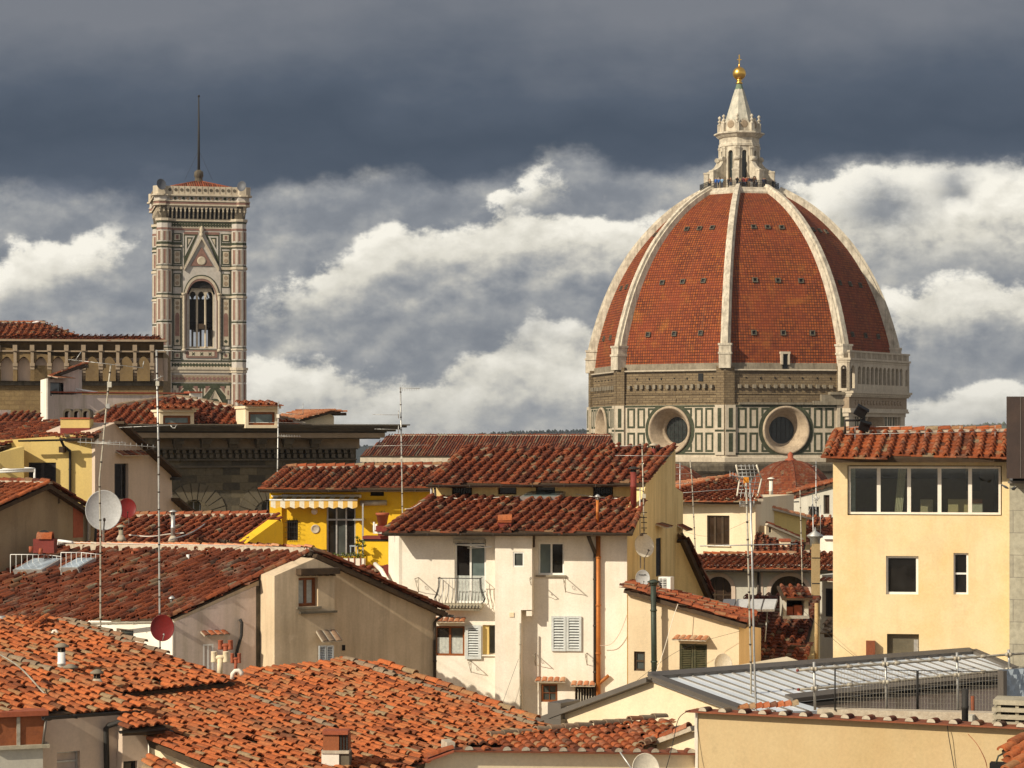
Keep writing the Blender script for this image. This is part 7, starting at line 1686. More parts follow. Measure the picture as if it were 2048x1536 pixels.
a = mast('mast with four sideways aerials standing clear against the clouds mid picture', [(805, 1028), (803, 900), (801, 774)], 92, .028); boom(a, 798, 776, 840, 777, 9, .13, True); boom(a, 745, 829, 800, 830, 5, .25); boom(a, 749, 858, 800, 859, 5, .25); boom(a, 745, 892, 856, 890, 8, .25); junction(a, 803, 916, .04)
mb = MB('galv'); 
for y in (829, 859): mb.tube([P(797, y - 8, 91.9), P(797, y + 8, 91.9)], .016, 5)
obj('clamp', mb, a[0])
a = mast('mast with ladder like rungs at the right verge of the white house', [(1289, 1100), (1287, 1000), (1284, 885)], 85.5, .024, m='galv_old'); boom(a, 1240, 892, 1287, 891, 4, .2); boom(a, 1230, 911, 1345, 912, 6, .3); junction(a, 1288, 992, .06, 'plaster_grey')
mb = MB('iron')
for y in (1025, 1035, 1045, 1056, 1067): mb.tube([P(1282, y, 85.4), P(1294, y, 85.4)], .014, 4)
obj('rungs', mb, a[0])
mb = MB('galv'); mb.tube([P(1280, 1070, 86), P(1280, 975, 86)], .022, 6); tag(obj('pole', mb, None, org=P(1280, 1070, 86)), 'short bare grey pole beside the laddered mast', 'pole'); bpy.data.objects[-1] if False else None
a = mast('mast with three long thin rods before the pale hipped roof', [(1392, 1215), (1390, 1090), (1384, 960), (1380, 920)], 98, .026, m='galv_old'); boom(a, 1327, 949, 1385, 947, 3, .3); boom(a, 1326, 967, 1390, 966, 3, .3); boom(a, 1310, 990, 1478, 977, 5, .35, r=.014)
a = mast('short thin mast against the marble drum left of the grid aerial', [(1360, 972), (1360, 925)], 125, .03, False); boom(a, 1352, 935, 1368, 936, 4, .1, True)
a = mast('tallest bright mast bearing a big grid aerial before the drum', [(1512, 1420), (1508, 1300), (1505, 1150), (1500, 960)], 58, .026, False)
boom(a, 1400, 1092, 1595, 1088, 10, .22, r=.016)
mb = MB('dish_cream')
for (x0, y0, x1, y1) in ((1472, 930, 1479, 960), (1479, 960, 1474, 992), (1513, 930, 1523, 958), (1523, 958, 1515, 992)): mb.tube([P(x0, y0, 57.7), P(x1, y1, 57.9 if y0 < 950 else 57.4)], .022, 5)
for x in (1484, 1492, 1500, 1508): mb.tube([P(x - 2, 929, 57.7), P(x + 3, 959, 57.9), P(x - 3, 994, 57.4)], .008, 4, 'galv')
for y in (932, 939, 946, 953, 965, 972, 979, 986): 
    s = (y - 930) / 30 if y < 960 else (992 - y) / 32
    mb.tube([P(1472 + 7 * s, y, 57.75), P(1513 + 10 * s, y, 57.75)], .008, 4, 'galv')
obj('grid_reflector', mb, a[0])
mb = MB('orange_plastic'); mb.obox(P(1492, 960, 57.5), V((.06, 0, 0)), V((0, .08, 0)), V((0, 0, .07)), 'orange_plastic'); obj('amplifier', mb, a[0])
mb = MB('galv'); mb.tube([P(1460, 950, 56.5), P(1500, 961, 57.9)], .014, 5)
for i in range(6): c = P(1460 + i * 6, 950 + i * 1.7, 56.5 + i * .2); mb.tube([c - V((0, 0, .1)), c + V((0, 0, .1))], .006, 4)
obj('director_boom', mb, a[0])
a = mast('second bare mast just left of the tallest one', [(1502, 1345), (1496, 1100), (1492, 960)], 62, .026, True, m='galv_old'); mb = MB('galv'); mb.tube([P(1480, 1003, 61.9), P(1480, 1014, 61.9)], .012, 4); mb.tube([P(1508, 1000, 61.9), P(1508, 1014, 61.9)], .012, 4)
for y in (1004, 1008, 1012): mb.tube([P(1480, y, 61.9), P(1508, y, 61.9)], .006, 4)
obj('small_grid', mb, a[0])
a = mast('thin dark mast standing on the shaded hatch roof', [(1605, 1182), (1600, 980)], 92, .022, True, m='galv_old')
a = mast('slender mast with curled wires over the weathered attic', [(1632, 1030), (1632, 922)], 136, .03, True); mb = MB('galv')
for i in range(6): mb.tube([P(1624 + i * 3, 990 + (i * 5) % 12, 135.8), P(1629 + i * 2, 1002 - (i * 3) % 9, 135.9), P(1636, 994 + i, 135.8)], .02, 4)
boom(a, 1624, 933, 1632, 931, 2, .2); obj('curled_aerial', mb, a[0])
a = mast('bare aerial with drooping spokes above the conical flue hood', [(1627, 1090), (1625, 990)], 99.2, .022, False); mb = MB('galv')
for dx in (-13, 0, 14): mb.tube([P(1625, 1008, 99.1), P(1625 + dx, 1034, 99.1 + dx * .02)], .012, 4)
mb.tube([P(1641, 1075, 99), P(1641, 1010, 99)], .016, 5); obj('spokes', mb, a[0])

def dish(label, px, py, Y, r, dr, m, arm=True, feed='gutter', name='satellite_dish', group='satellite dishes', stand=None, tall=1.12):
    c = P(px, py, Y); o = thing(name, label, 'satellite dish', c, group); dr = V(dr).normalized()
    x = V((0, 0, 1)).cross(dr).normalized(); y = dr.cross(x); mb = MB(m); n = 32; prof = [(0, 0), (.35, .012), (.7, .06), (.95, .125), (1.0, .145), (1.0, .115), (.7, .03), (0, -.03)]; vs = []
    for q, h in prof:
        for k in range(n): vs.append(c + (x * cos(2 * pi * k / n) + y * sin(2 * pi * k / n) * tall) * (q * r) + dr * (h * r * 1.5))
    mb.add(vs, [(i * n + k, i * n + (k + 1) % n, (i + 1) * n + (k + 1) % n, (i + 1) * n + k) for i in range(len(prof) - 1) for k in range(n)], smooth=True); obj('reflector', mb, o)
    if arm:
        ab = MB(feed); e = c + dr * (r * 1.05) - y * (r * .62); ab.tube([c - y * (r * tall * .98) + dr * (.15 * r), e], r * .035, 6); ab.tube([e - (c - e).normalized() * r * .02, e + (c - e).normalized() * r * .16], r * .075, 8); obj('feed_arm', ab, o)
    bb = MB('galv'); bb.obox(c - dr * r * .14, x * r * .13, y * r * .2, dr * r * .12)
    if stand: bb.tube([c - dr * r * .2] + [P(*s) for s in stand], r * .06, 6)
    obj('mount', bb, o); return o, c, x, y, dr, r
dish('largest dish, pale grey, standing beside the brown gabled outhouse', 207, 1021, 84, .655, (.22, -1, .12), 'dish_white', stand=[(207, 1040, 84.4), (207, 1100, 84.4)])
dish('dark red dish peeping from behind the largest grey dish', 254, 1017, 92.5, .36, (.25, -1, .2), 'dish_red', stand=[(258, 1030, 92.8), (258, 1050, 92.8)])
dish('maroon dish at the foot of the tall straight mast', 324, 1256, 65.4, .335, (.30, -1, .12), 'dish_red', feed='galv')
dish('upper cream dish beside the shaded ochre wall', 1287, 1092, 84.2, .385, (.42, -1, .25), 'dish_cream', stand=[(1281, 1110, 84.6), (1281, 1136, 84.6)])
lw = dish('small grey lettered dish below the cream one, just above the tiles', 1285, 1156, 84.2, .262, (.12, -1, .15), 'dish_white', stand=[(1281, 1140, 84.5)])
fc_ = bpy.data.curves.new('lettering', 'FONT'); fc_.body = 'PHILIPS'; fc_.size = .085; fc_.align_x = 'CENTER'; fc_.align_y = 'CENTER'; fc_.extrude = .002
ft_ = bpy.data.objects.new('lettering', fc_); COL.objects.link(ft_); me_ = bpy.data.meshes.new_from_object(ft_.evaluated_get(bpy.context.evaluated_depsgraph_get()))
bpy.data.objects.remove(ft_); fo_ = bpy.data.objects.new('lettering', me_); COL.objects.link(fo_); me_.materials.clear(); me_.materials.append(MATS['iron'])
from mathutils import Matrix
_, c, x, y, dr, r = lw; mw = Matrix((x, y, dr)).transposed().to_4x4(); mw.translation = (y * (r * .42) + dr * (r * .12)); fo_.parent = lw[0]; fo_.matrix_local = mw
dish('cream dish half hidden by the zinc ridge, on the beige wall', 1445, 1329, 80.4, .34, (.35, -1, .2), 'dish_cream', arm=False)
dish('grey dish cut by the bottom edge in front of the low cream wall', 1290, 1540, 50.0, .32, (.35, -1, .3), 'dish_cream', arm=False, stand=[(1262, 1536, 50.1), (1240, 1504, 50.2)])
dish('grey dish on the left corner of the bell tower top', 322, 369, 363, .8, (.55, -.85, .25), 'dish_dim', arm=False); dish('grey dish on the right corner of the bell tower top', 484, 373, 363, .75, (-.3, -1, .25), 'dish_dim', arm=False)

def flue(label, px, yb, yt, Y, r=.07, m='galv', cap=None, base=None, name='flue_pipe', group='roof flues', bend=None):
    b, t_ = P(px, yb, Y), P(px, yt, Y); o = thing(name, label, 'flue', b, group); mb = MB(m); H = t_.z - b.z
    mb.lathe(b - V((0, 0, .3)), [(r, 0), (r, .3 + H * .45), (r * 1.12, .3 + H * .46), (r * 1.12, .3 + H * .52), (r * .98, .3 + H * .54), (r * .98, .3 + H)], 12); obj('pipe', mb, o)
    if cap:
        cb = MB(cap); cb.lathe(t_, [(r * .75, -.02), (r * .75, .10)], 10, 'black', cap=False)
        for k in range(4): a = k * pi / 2; cb.tube([t_ + V((cos(a) * r * .85, sin(a) * r * .85, -.02)), t_ + V((cos(a) * r * .85, sin(a) * r * .85, .12))], .012, 4, cap)
        cb.lathe(t_ + V((0, 0, .11)), [(r * 1.9, 0), (r * 1.95, .03), (r * .7, .09), (.01, .10)], 14); obj('cap', cb, o)
    if base: bb = MB(base); bb.lathe(b - V((0, 0, .15)), [(r * 2.4, .1), (r * 2.0, .15 + r * .5), (r * 1.1, .15 + r * 2.0)], 10); obj('collar', bb, o)
    return o
def onpl(pl, px, py): return pl.hit(px, py).y
flue('tall stained white flue with slab cap on the corner house roof', 123, 1348, 1304, onpl(plA, 123, 1346), .09, 'paint_white', 'stone_grey', 'mortar')
flue('squat flue with tilted cap just right of the tall stained one', 141, 1358, 1346, onpl(plB, 141, 1352) + .5, .09, 'mortar', 'stone_grey', 'mortar'); flue('short white flue with cap nearest the black gutter', 194, 1372, 1357, onpl(plB, 194, 1368), .08, 'mortar', 'stone_grey', 'mortar')
flue('fat grey flue at the left edge of the picture', 4, 1290, 1232, 57.0, .09, 'galv', None, 'mortar')
flue('small grey capped flue on the verge of the long mossy roof', 344, 1218, 1205, onpl(pl_long, 344, 1212), .055, 'galv', 'galv', 'red_paint'); flue('plain white pipe stub on the long mossy roof', 376, 1125, 1109, onpl(pl_long, 376, 1122), .055, 'paint_white', None, 'red_paint')
flue('dark stub pipe near the ridge of the long mossy roof', 313, 1107, 1098, onpl(pl_long, 313, 1106), .05, 'gutter', None, 'red_paint')
flue('tapering grey flue on the low dark roof', 346, 1080, 1030, 91.5, .085, 'galv', 'galv', 'mortar'); flue('pale stubby flue just right of the largest dish', 242, 1079, 1060, 91, .09, 'concrete', 'concrete', 'mortar')
flue('orange flue with grey cowl on the white house lower roof', 1195, 1047, 1000, onpl(PLW, 1195, 1046), .055, 'copper_pipe', 'galv'); flue('dark red flue stack at the right verge of the lower roof', 1267, 1000, 944, 86.5, .115, 'red_paint', 'iron', None)
flue('pink stub flue near the right end of the upper roof', 1307, 922, 897, 91.0, .09, 'red_paint', 'mortar', 'mortar')
flue('black flue with steel collar behind the ochre front wall', 1930, 1450, 1378, 52.0, .075, 'iron', None, None); flue('slim white pipe against the tiled half dome', 1542, 1000, 962, 132, .11, 'plaster_white', 'plaster_white')
flue('yellowish pipe against the brown chimney', 1633, 1330, 1206, 86, .075, 'plaster_tan', None)
flue('tiny red stub pipe left on the upper roof ridge', 938, 904, 895, 92.8, .05, 'red_paint'); flue('tiny red stub pipe right on the upper roof ridge', 960, 904, 895, 92.8, .05, 'red_paint')
def hooked(label, pts, Y, r, m, g='roof flues'):
    mb = MB(m); mb.tube([P(a, b, Y) for a, b in pts], r, 10); o = obj('vent_pipe', mb, None, org=P(pts[0][0], pts[0][1], Y)); tag(o, label, 'vent pipe', g); return o
hooked('curved white vent pipe near the top of the corner house roof', [(103, 1276), (104, 1268), (107, 1262), (111, 1261), (115, 1266), (116, 1270)], onpl(plA, 105, 1272), .035, 'plaster_white')
hooked('cream hooked vent pipe at the top edge of the big orange roof', [(464, 1358), (465, 1348), (470, 1342), (477, 1341), (482, 1345), (484, 1351)], onpl(plA, 466, 1362) - .3, .05, 'plaster_white')
hooked('white hooded vent near the middle of the long mossy roof ridge', [(266, 1112), (266, 1104), (269, 1100), (275, 1101), (282, 1106)], onpl(pl_long, 268, 1110), .07, 'pot')
def hpots(label, x0, y0, x1, y1, Y, m, base=None):
    """two short pots joined by a cross tube, on a stem"""
    o = thing('chimney_pot', label, 'chimney pot', P((x0 + x1) / 2, y1, Y), 'chimneys'); mb = MB(m); r = (x1 - x0) * Y / F * .17; k = (x1 - x0) * .17
    for x in (x0 + k, x1 - k): mb.lathe(P(x, y1 - (y1 - y0) * .45, Y), [(r, 0), (r * 1.08, .02), (r, .05), (r, (y1 - y0) * Y / F * .42), (r * 1.1, (y1 - y0) * Y / F * .44), (r * .8, (y1 - y0) * Y / F * .45)], 12)
    mb.tube([P(x0 + k, y0 + (y1 - y0) * .35, Y), P(x1 - k, y0 + (y1 - y0) * .35, Y)], r * .8, 10); obj('pots', mb, o); sb = MB(m); sb.tube([P((x0 + x1) / 2, y0 + (y1 - y0) * .4, Y), P((x0 + x1) / 2, y1 + 6, Y)], r * .95, 10); obj('stem', sb, o); return o
hpots('cream twin headed pot at the top edge of the big orange roof', 422, 1298, 458, 1346, 58.5, 'plaster_cream'); hpots('terracotta twin headed pot behind the cream one', 436, 1276, 466, 1318, 60.5, 'pot'); hpots('low terracotta hooded pot right of the cream twin pot', 461, 1302, 482, 1346, 61.5, 'pot')

def brick_chimney(label, x0, x1, yt, yb, Y, m='red_paint', top='pot', d=.5, name='chimney'):
    f = Fac(x0, Y, x1, Y - .02); o = thing(name, label, 'chimney', P((x0 + x1) / 2, yb, Y), 'chimneys'); mb = MB(m); f.pbox(mb, (x0, yt, x1, yb), -d, 0); obj('stack', mb, o); return o, f
o, f = brick_chimney('red chimney with barrel tile hood on the long roof ridge', 66, 108, 1078, 1106, 84.0)
mb = MB('tile_mid'); c = f.pt(73, 1078, -.2); coppo(mb, c, V((0, 1, 0)), V((1, 0, 0)), V((0, 0, 1)), .28, .28, .55, .0, .0, .6, 'tile_mid', 8); mb.add([f.pt(*p, -.1) for p in arch(74, 1060, 100, 1078, 8)], [tuple(range(11))], 'iron'); obj('hood', mb, o)
mb = MB('pot'); mb.tube([f.pt(66, 1104, .3), f.pt(66, 1092, .3)], .08, 8); obj('pot', mb, o); mb = MB('pot'); mb.tube([f.pt(84, 1108, .3), f.pt(86, 1096, .3)], .07, 8); obj('pot', mb, o)
o, f = brick_chimney('small red chimney with tile hood on the white house lower roof', 996, 1022, 1044, 1060, onpl(PLW, 1010, 1052) - .3, d=.45)
mb = MB('tile_mid'); c = f.pt(995, 1044, -.2); coppo(mb, c, V((0, 1, 0)), V((1, 0, 0)), V((0, 0, 1)), .22, .24, (1023 - 995) * 85 / F, .06, .06, .75, 'tile_mid', 8); f.pbox(mb, (995, 1042, 1023, 1045), -.45, .05, 'tile_mid'); obj('hood', mb, o)
o, f = brick_chimney('terracotta topped cream chimney at the bottom edge', 643, 678, 1506, 1570, 49.0, 'plaster_white', d=.35)
mb = MB('terracotta_panel'); f.pbox(mb, (646, 1470, 678, 1502), -.3, 0, 'terracotta_panel'); f.pbox(mb, (643, 1501, 698, 1507), -.38, .03, 'mortar'); f.pbox(mb, (645, 1461, 696, 1469), -.36, .05, 'pot'); obj('terracotta_top', mb, o)
mb = MB('wood_dark'); f.pbox(mb, (679, 1506, 698, 1570), -.5, -.03, 'stone_dark'); f.pbox(mb, (679, 1470, 696, 1502), -.5, -.06, 'terracotta_panel')
for i in range(3): f.pbox(mb, (680 + i * 6, 1462, 683 + i * 6, 1506), -.06, -.02, 'iron')
obj('flue_side', mb, o)
o, f = brick_chimney('tall ochre chimney with grey conical hood left of the peach house', 1624, 1640, 1088, 1345, 99.0, 'plaster_tan', d=.5)
mb = MB('rust'); f.pbox(mb, (1624, 1115, 1640, 1117), -.52, .01, 'iron'); f.pbox(mb, (1624, 1166, 1640, 1168), -.52, .01, 'iron'); obj('straps', mb, o)
mb = MB('galv'); mb.lathe(f.pt(1631, 1078, -.25), [(.20, -.3), (.22, 0), (.30, .05), (.36, .12), (.36, .14), (.05, .34), (.02, .5)], 18); obj('conical_hood', mb, o)
o, f = brick_chimney('small rendered shed chimney with tiled top at the left edge of the corner roof', 18, 76, 1262, 1304, 56.6, 'plaster_grey', d=.6)
mb = MB('tile_new'); pr = Plane.three(f.pt(14, 1263, .15), f.pt(80, 1260, .15), f.pt(14, 1263, -.8) + V((0, 0, .25))); pp = [f.pt(14, 1263, .15), f.pt(80, 1260, .15), f.pt(80, 1260, -.8) + V((0, 0, .25)), f.pt(14, 1263, -.8) + V((0, 0, .25))]; mb.extrude(pp, V((0, 0, -.05)), 'brick_red'); tiles(mb, pr, pp, pitch=.22, course=.3, style='cop', m='tile_new', seed=3); obj('tile_top', mb, o)
mb = MB('tile_lichen')
for i in range(10): coppo(mb, f.pt(35 + i * 4, 1277, -.05), V((1, 0, 0)), V((0, -1, 0)), V((0, 0, 1)), .045, .05, .14, 0, 0, .2, 'tile_lichen', 5)
obj('vent_row', mb, o)

# roof skylights with white guard rails on the long roof
for i, (q, g, lab) in enumerate(((((88, 1152), (30, 1152), (72, 1128), (130, 1128)), (21, 1109, 88, 1154), 'left skylight'), (((160, 1148), (122, 1148), (160, 1128), (195, 1128)), (122, 1105, 163, 1149), 'right skylight'))):
    pts = [pl_long.hit(*p) + pl_long.n * .24 for p in q]; o = thing('skylight', ('wide ' if i == 0 else 'narrow ') + ('skylight with white guard rails at the left of the long mossy roof' if i == 0 else 'skylight with white guard rails just right of the wide one'), 'skylight', pts[0], 'skylights on the long roof')
    mb = MB('galv'); mb.extrude(pts, -pl_long.n * .3); obj('frame', mb, o); c = sum(pts, V()) / 4; mb = MB('pane_sky'); mb.extrude([c + (p - c) * .88 + pl_long.n * .012 for p in pts], -pl_long.n * .01); obj('pane', mb, o)
    mb = MB('paint_white'); x0, y0, x1, y1 = g; Yg = onpl(pl_long, x0, y1) - .1
    for y in (y0, y1 - 1): mb.tube([P(x0, y, Yg), P(x1, y, Yg)], .014, 5)
    n = 7 if i == 0 else 5
    for k in range(n): x = x0 + (x1 - x0) * k / (n - 1); mb.tube([P(x, y0, Yg), P(x, y1, Yg)], .014 if k in (0, n - 1) else .009, 5)
    x2 = x1 + (34 if i == 0 else 38); Y2 = onpl(pl_long, x2, y1 - 22)
    mb.tube([P(x1, y0, Yg), P(x2, y0 + 4, Y2)], .011, 5)
    for k in range(4): t = (k + 1) / 4; pa, pb = P(x1, y0, Yg).lerp(P(x2, y0 + 4, Y2), t), P(x1, y1, Yg).lerp(P(x2, y1 - 22, Y2), t); mb.tube([pa, pb], .008, 4)
    obj('guard_rail', mb, o)
mb = MB('paint_white'); mb.tube([P(117, 1086, 80), P(150, 1085, 79.6), P(330, 1089, 77.6), P(512, 1091, 75.4)], .010, 5); mb.tube([P(117, 1090, 80), P(117, 1081, 80), P(145, 1085, 79.6)], .05, 6); mb.tube([P(512, 1098, 75.4), P(512, 1088, 75.4)], .03, 6); tag(obj('washing_line', mb, None, org=P(117, 1086, 80)), 'thin white line strung above the long roof ridge', 'line')

# solar panels on the shaded roof
o = thing('solar_panel', 'row of four pale solar collectors tilted on the roof behind the beige house', 'solar panel', P(1490, 1222, 88), None)
pa = Plane.three((1440, 1219, 86.5), (1540, 1219, 86.3), (1470, 1198, 87.6))
for i in range(4):
    x0, x1 = 1441 + i * 27.5, 1466.5 + i * 27.5; mb = MB('panel_white'); q = [pa.hit(x0, 1219), pa.hit(x1, 1219), pa.hit(x1 + 6, 1198), pa.hit(x0 + 6, 1198)]; mb.extrude(q, -pa.n * .08, 'galv'); c = sum(q, V()) / 4; mb.extrude([c + (p - c) * .93 + pa.n * .012 for p in q], -pa.n * .01, 'panel_white'); obj('panel', mb, o)
mb = MB('galv')
for x in (1450, 1530): mb.tube([pa.hit(x, 1219) - V((0, 0, 1.2)), pa.hit(x + 6, 1198) - pa.n * .1], .03, 5)
obj('support', mb, o)

# floodlights on the peach roof
o = thing('floodlight', 'pair of black floodlights on a bent pipe above the peach house roof', 'floodlight', P(1690, 866, 78.2)); Yf = 78.0
mb = MB('iron'); mb.tube([P(1690, 868, Yf), P(1690, 841, Yf), P(1730, 840, Yf)], .045, 7); mb.tube([P(1728, 868, Yf), P(1728, 828, Yf)], .04, 7); obj('bracket', mb, o)
for (x, y, w_, h_, tl) in ((1722, 823, .19, .17, .5), (1729, 852, .17, .16, .25)):
    mb = MB('black'); c = P(x, y, Yf - .25); fx = V((cos(tl), 0, -sin(tl))); fz = V((sin(tl) * .9, -.35, cos(tl) * .9)).normalized(); fy = fz.cross(fx).normalized()
    mb.obox(c, fx * w_, fy * .10, fz * h_, 'black'); mb.obox(c + fy * .11, fx * w_ * .85, fy * .02, fz * h_ * .85, 'iron'); mb.obox(c + fz * h_ - fy * .08, fx * w_ * 1.1, fy * .12, fz * .02, 'black'); obj('lamp', mb, o)

# air conditioner on the ochre wall
o = thing('air_conditioner', 'white air conditioner with grille standing behind the lettered dish', 'air conditioner', P(1326, 1178, 84.8)); fa = Fac(1317, 84.6, 1341, 84.4); mb = MB('paint_white'); fa.pbox(mb, (1317, 1154, 1341, 1180), -.35, 0); obj('case', mb, o)
mb = MB('black'); fa.pbox(mb, (1319, 1157, 1333, 1178), -.02, .005, 'black')
for i in range(6): fa.pbox(mb, (1319, 1158 + i * 3.4, 1333, 1159 + i * 3.4), 0, .02, 'paint_white')
fa.pbox(mb, (1325.5, 1157, 1326.5, 1178), 0, .021, 'paint_white'); obj('grille', mb, o)

# scaffold rail and mesh panels before the zinc roof
o = thing('scaffold_rail', 'galvanised scaffold guard rail on white posts before the zinc roof', 'railing', P(1628, 1420, 55))
posts = [(1628, 1324, 1420, 54.6), (1771, 1315, 1421, 55.5), (1914, 1305, 1424, 56.4), (2017, 1299, 1345, 57.0), (2110, 1293, 1345, 57.6)]
for x, y0, y1, Y in posts:
    mb = MB('galv'); mb.tube([P(x + 2, y1, Y), P(x, y0, Y)], .032, 8)
    obj('post', mb, o)
for off in (0, 1):
    mb = MB('galv_old'); ys = [(1595, 1341), (1628, 1338), (1771, 1328), (1914, 1317), (2017, 1309), (2110, 1302)] if off == 0 else [(1597, 1379), (1628, 1377), (1771, 1364), (1914, 1350), (2017, 1339), (2110, 1330)]
    pts = [P(x, y, 54.4 + (x - 1595) / 143 * .9) for x, y in ys]; mb.tube(pts, .03, 8)
    for x, y in ys[1:-1]:
        for dx in (-3, 4): mb.lathe(P(x + dx, y, 54.3 + (x - 1595) / 143 * .9), [(.02, -.05), (.045, -.04), (.045, .04), (.02, .05)], 8, 'galv_old', ax=V((0, 0, 1)))
    for x in (1700, 1795, 1883, 1967): t = (x - 1595) / 422; mb.lathe(P(x, ys[0][1] + (ys[4][1] - ys[0][1]) * t, 54.3 + (x - 1595) / 143 * .9), [(.033, -.07), (.048, -.05), (.048, .05), (.033, .07)], 8, 'galv_old', ax=V((1, .3, 0)))
    mb.lathe(pts[0], [(.034, -.02), (.034, .02)], 10, 'red_paint', ax=(pts[0] - pts[1])); obj('rail', mb, o)
for (x0, yt0, yb0, x1, yt1, yb1, lab) in ((1670, 1338, 1421, 1834, 1341, 1425, 'left wire mesh panel below the scaffold rail'), (1836, 1341, 1425, 2003, 1344, 1428, 'right wire mesh panel below the scaffold rail')):
    Y0, Y1 = 54.3 + (x0 - 1670) / 143 * .7, 54.3 + (x1 - 1670) / 143 * .7; A0, A1, B0, B1 = P(x0, yb0, Y0), P(x0, yt0, Y0), P(x1, yb1, Y1), P(x1, yt1, Y1); o = thing('mesh_panel', lab, 'fence panel', A0, 'wire mesh panels')
    mb = MB('iron'); mb.tube([A0, A1], .02, 6); mb.tube([B0, B1], .02, 6); mb.tube([A1, B1], .01, 5); obj('frame', mb, o); mb = MB('galv_old'); n = 26
    for i in range(1, n): t = i / n; mb.tube([A0.lerp(B0, t), A1.lerp(B1, t)], .0035, 4, 'galv_old', cap=False)
    for i in range(1, 9): t = i / 9; mb.tube([A0.lerp(A1, t), B0.lerp(B1, t)], .0035, 4, 'galv_old', cap=False)
    obj('wire_mesh', mb, o)
mb = MB('tarp'); fq = Fac(2004, 53.5, 2100, 54.2); n, m_ = 14, 6
for i in range(n):
    for j in range(m_):
        q = []
        for a, b in ((i, j), (i + 1, j), (i + 1, j + 1), (i, j + 1)): x = 2004 + 96 * a / n; q.append(fq.pt(x, 1402 - (62 + 6 * a / n) * b / m_, .05 * sin(a * 2.1 + b * 1.3)))
        mb.add(q, [(0, 1, 2, 3)], smooth=True)
fq.pbox(mb, (2001, 1341, 2008, 1404), -.1, .1, 'zinc'); mb.add([p - fq.n * .12 for p in (fq.pt(2004, 1402), fq.pt(2100, 1402), fq.pt(2100, 1335), fq.pt(2004, 1340))], [(3, 2, 1, 0)]); tag(obj('tarpaulin', mb, None, org=fq.pt(2004, 1402)), 'pale blue grey sheet screen at the right edge behind the rail', 'screen')
o = thing('chimney_cowl', 'stack of thick concrete slabs forming a vented chimney top at lower right', 'chimney', P(2020, 1465, 48.5), 'chimneys'); fq = Fac(1985, 48.4, 2110, 48.0)
for i, (y0, y1, x0) in enumerate(((1401, 1411, 1986), (1417, 1425, 1984), (1431, 1440, 1985), (1445, 1454, 1984))):
    mb = MB('concrete'); u0, u1 = fq.u(x0), fq.u(2110); fq.box(mb, u0, u1, -.8, .02 * (i % 2), fq.z(2040, y1), fq.z(2040, y0)); obj('slab', mb, o)
mb = MB('interior'); fq.pbox(mb, (1992, 1404, 2110, 1470), -.7, -.12, 'interior')
for x in (1994, 2030, 2075): fq.pbox(mb, (x, 1405, x + 7, 1468), -.2, -.05, 'concrete')
obj('core', mb, o)
mb = MB('rust'); mb.tube([P(1946, 1446, 53.6), P(1945, 1392, 53.6)], .045, 7); tag(obj('post', mb, None, org=P(1946, 1446, 53.6)), 'rusty short post right of the black flue', 'post')
h = house('tile_corner', 'broken corner of an orange tile roof at the bottom right edge', 2030, 45, 'roof')
plQ = Plane.grad((2030, 1500, 45), (-.75, -.66), .35); roof(h, plQ, [(2022, 1483), (2080, 1470), (2100, 1560), (2020, 1560), (2010, 1530), (2030, 1520), (2003, 1500)], m='tile_new', pitch=.3, course=.34, style='cop', seed=51, k=6); mb = MB('plaster_grey'); fq = Fac(2026, 45.6, 2110, 45.2); fq.wall(mb, [(2026, 'g'), (2110, 'g'), (2110, 1505), (2026, 1512)], depth=.4); obj('wall', mb, h)
mb = MB('black'); fq = Fac(1979, 46.5, 2012, 46.4); fq.pbox(mb, (1979, 1527, 2012, 1545), -.3, 0, 'black'); mb.tube([fq.pt(1992, 1527, 0), fq.pt(1997, 1512, 0), fq.pt(2010, 1506, -.1)], .02, 5, 'green_pipe'); fq.pbox(mb, (1983, 1545, 2009, 1600), -.28, -.02, 'plaster_grey'); tag(obj('rain_hopper', mb, None, org=fq.pt(1992, 1530)), 'black rain hopper at the bottom right edge', 'hopper')

# terrace plants and pots
def leaves(mb, c, n, s, sz, m, rnd):
    for i in range(n):
        d = V((rnd.gauss(0, 1), rnd.gauss(0, 1), rnd.gauss(0, 1))); d = d.normalized() * rnd.random() ** .4; p = c + V((d.x * s[0], d.y * s[1], d.z * s[2])); a = V((rnd.uniform(-1, 1), rnd.uniform(-1, 1), rnd.uniform(-.6, .6))).normalized() * sz * rnd.uniform(.6, 1.3); b = a.cross(V((rnd.uniform(-1, 1), rnd.uniform(-1, 1), 1))).normalized() * sz * .45
        mb.add([p - a, p + b, p + a, p - b], [(0, 1, 2, 3)], m if rnd.random() < .6 else 'leaf_dark')
rnd = random.Random(12); Yt = 94.6
o = thing('planter', 'white slatted trough of yellow green plants on the yellow terrace', 'planter', P(695, 1130, Yt)); fq = Fac(657, Yt + .1, 728, Yt - .1); mb = MB('concrete'); fq.pbox(mb, (657, 1117, 728, 1131), -.35, 0, 'plaster_white')
for i in range(6): fq.pbox(mb, (660 + i * 12, 1114, 662 + i * 12, 1133), 0, .03, 'rust')
obj('trough', mb, o); mb = MB('leaf')
for x in range(660, 728, 6): leaves(mb, P(x, 1112 + rnd.uniform(-3, 2), Yt + .15), 45, (.12, .15, .13), .05, 'leaf', rnd)
obj('plants', mb, o)
o = thing('terrace_plant', 'leggy green plant with big leaves beside the yellow parapet', 'plant', P(718, 1118, Yt + .2)); mb = MB('wood_dark'); mb.tube([P(719, 1118, Yt), P(716, 1090, Yt), P(714, 1075, Yt)], .015, 5); mb.tube([P(716, 1095, Yt), P(724, 1082, Yt)], .012, 5); obj('stem', mb, o); mb = MB('leaf')
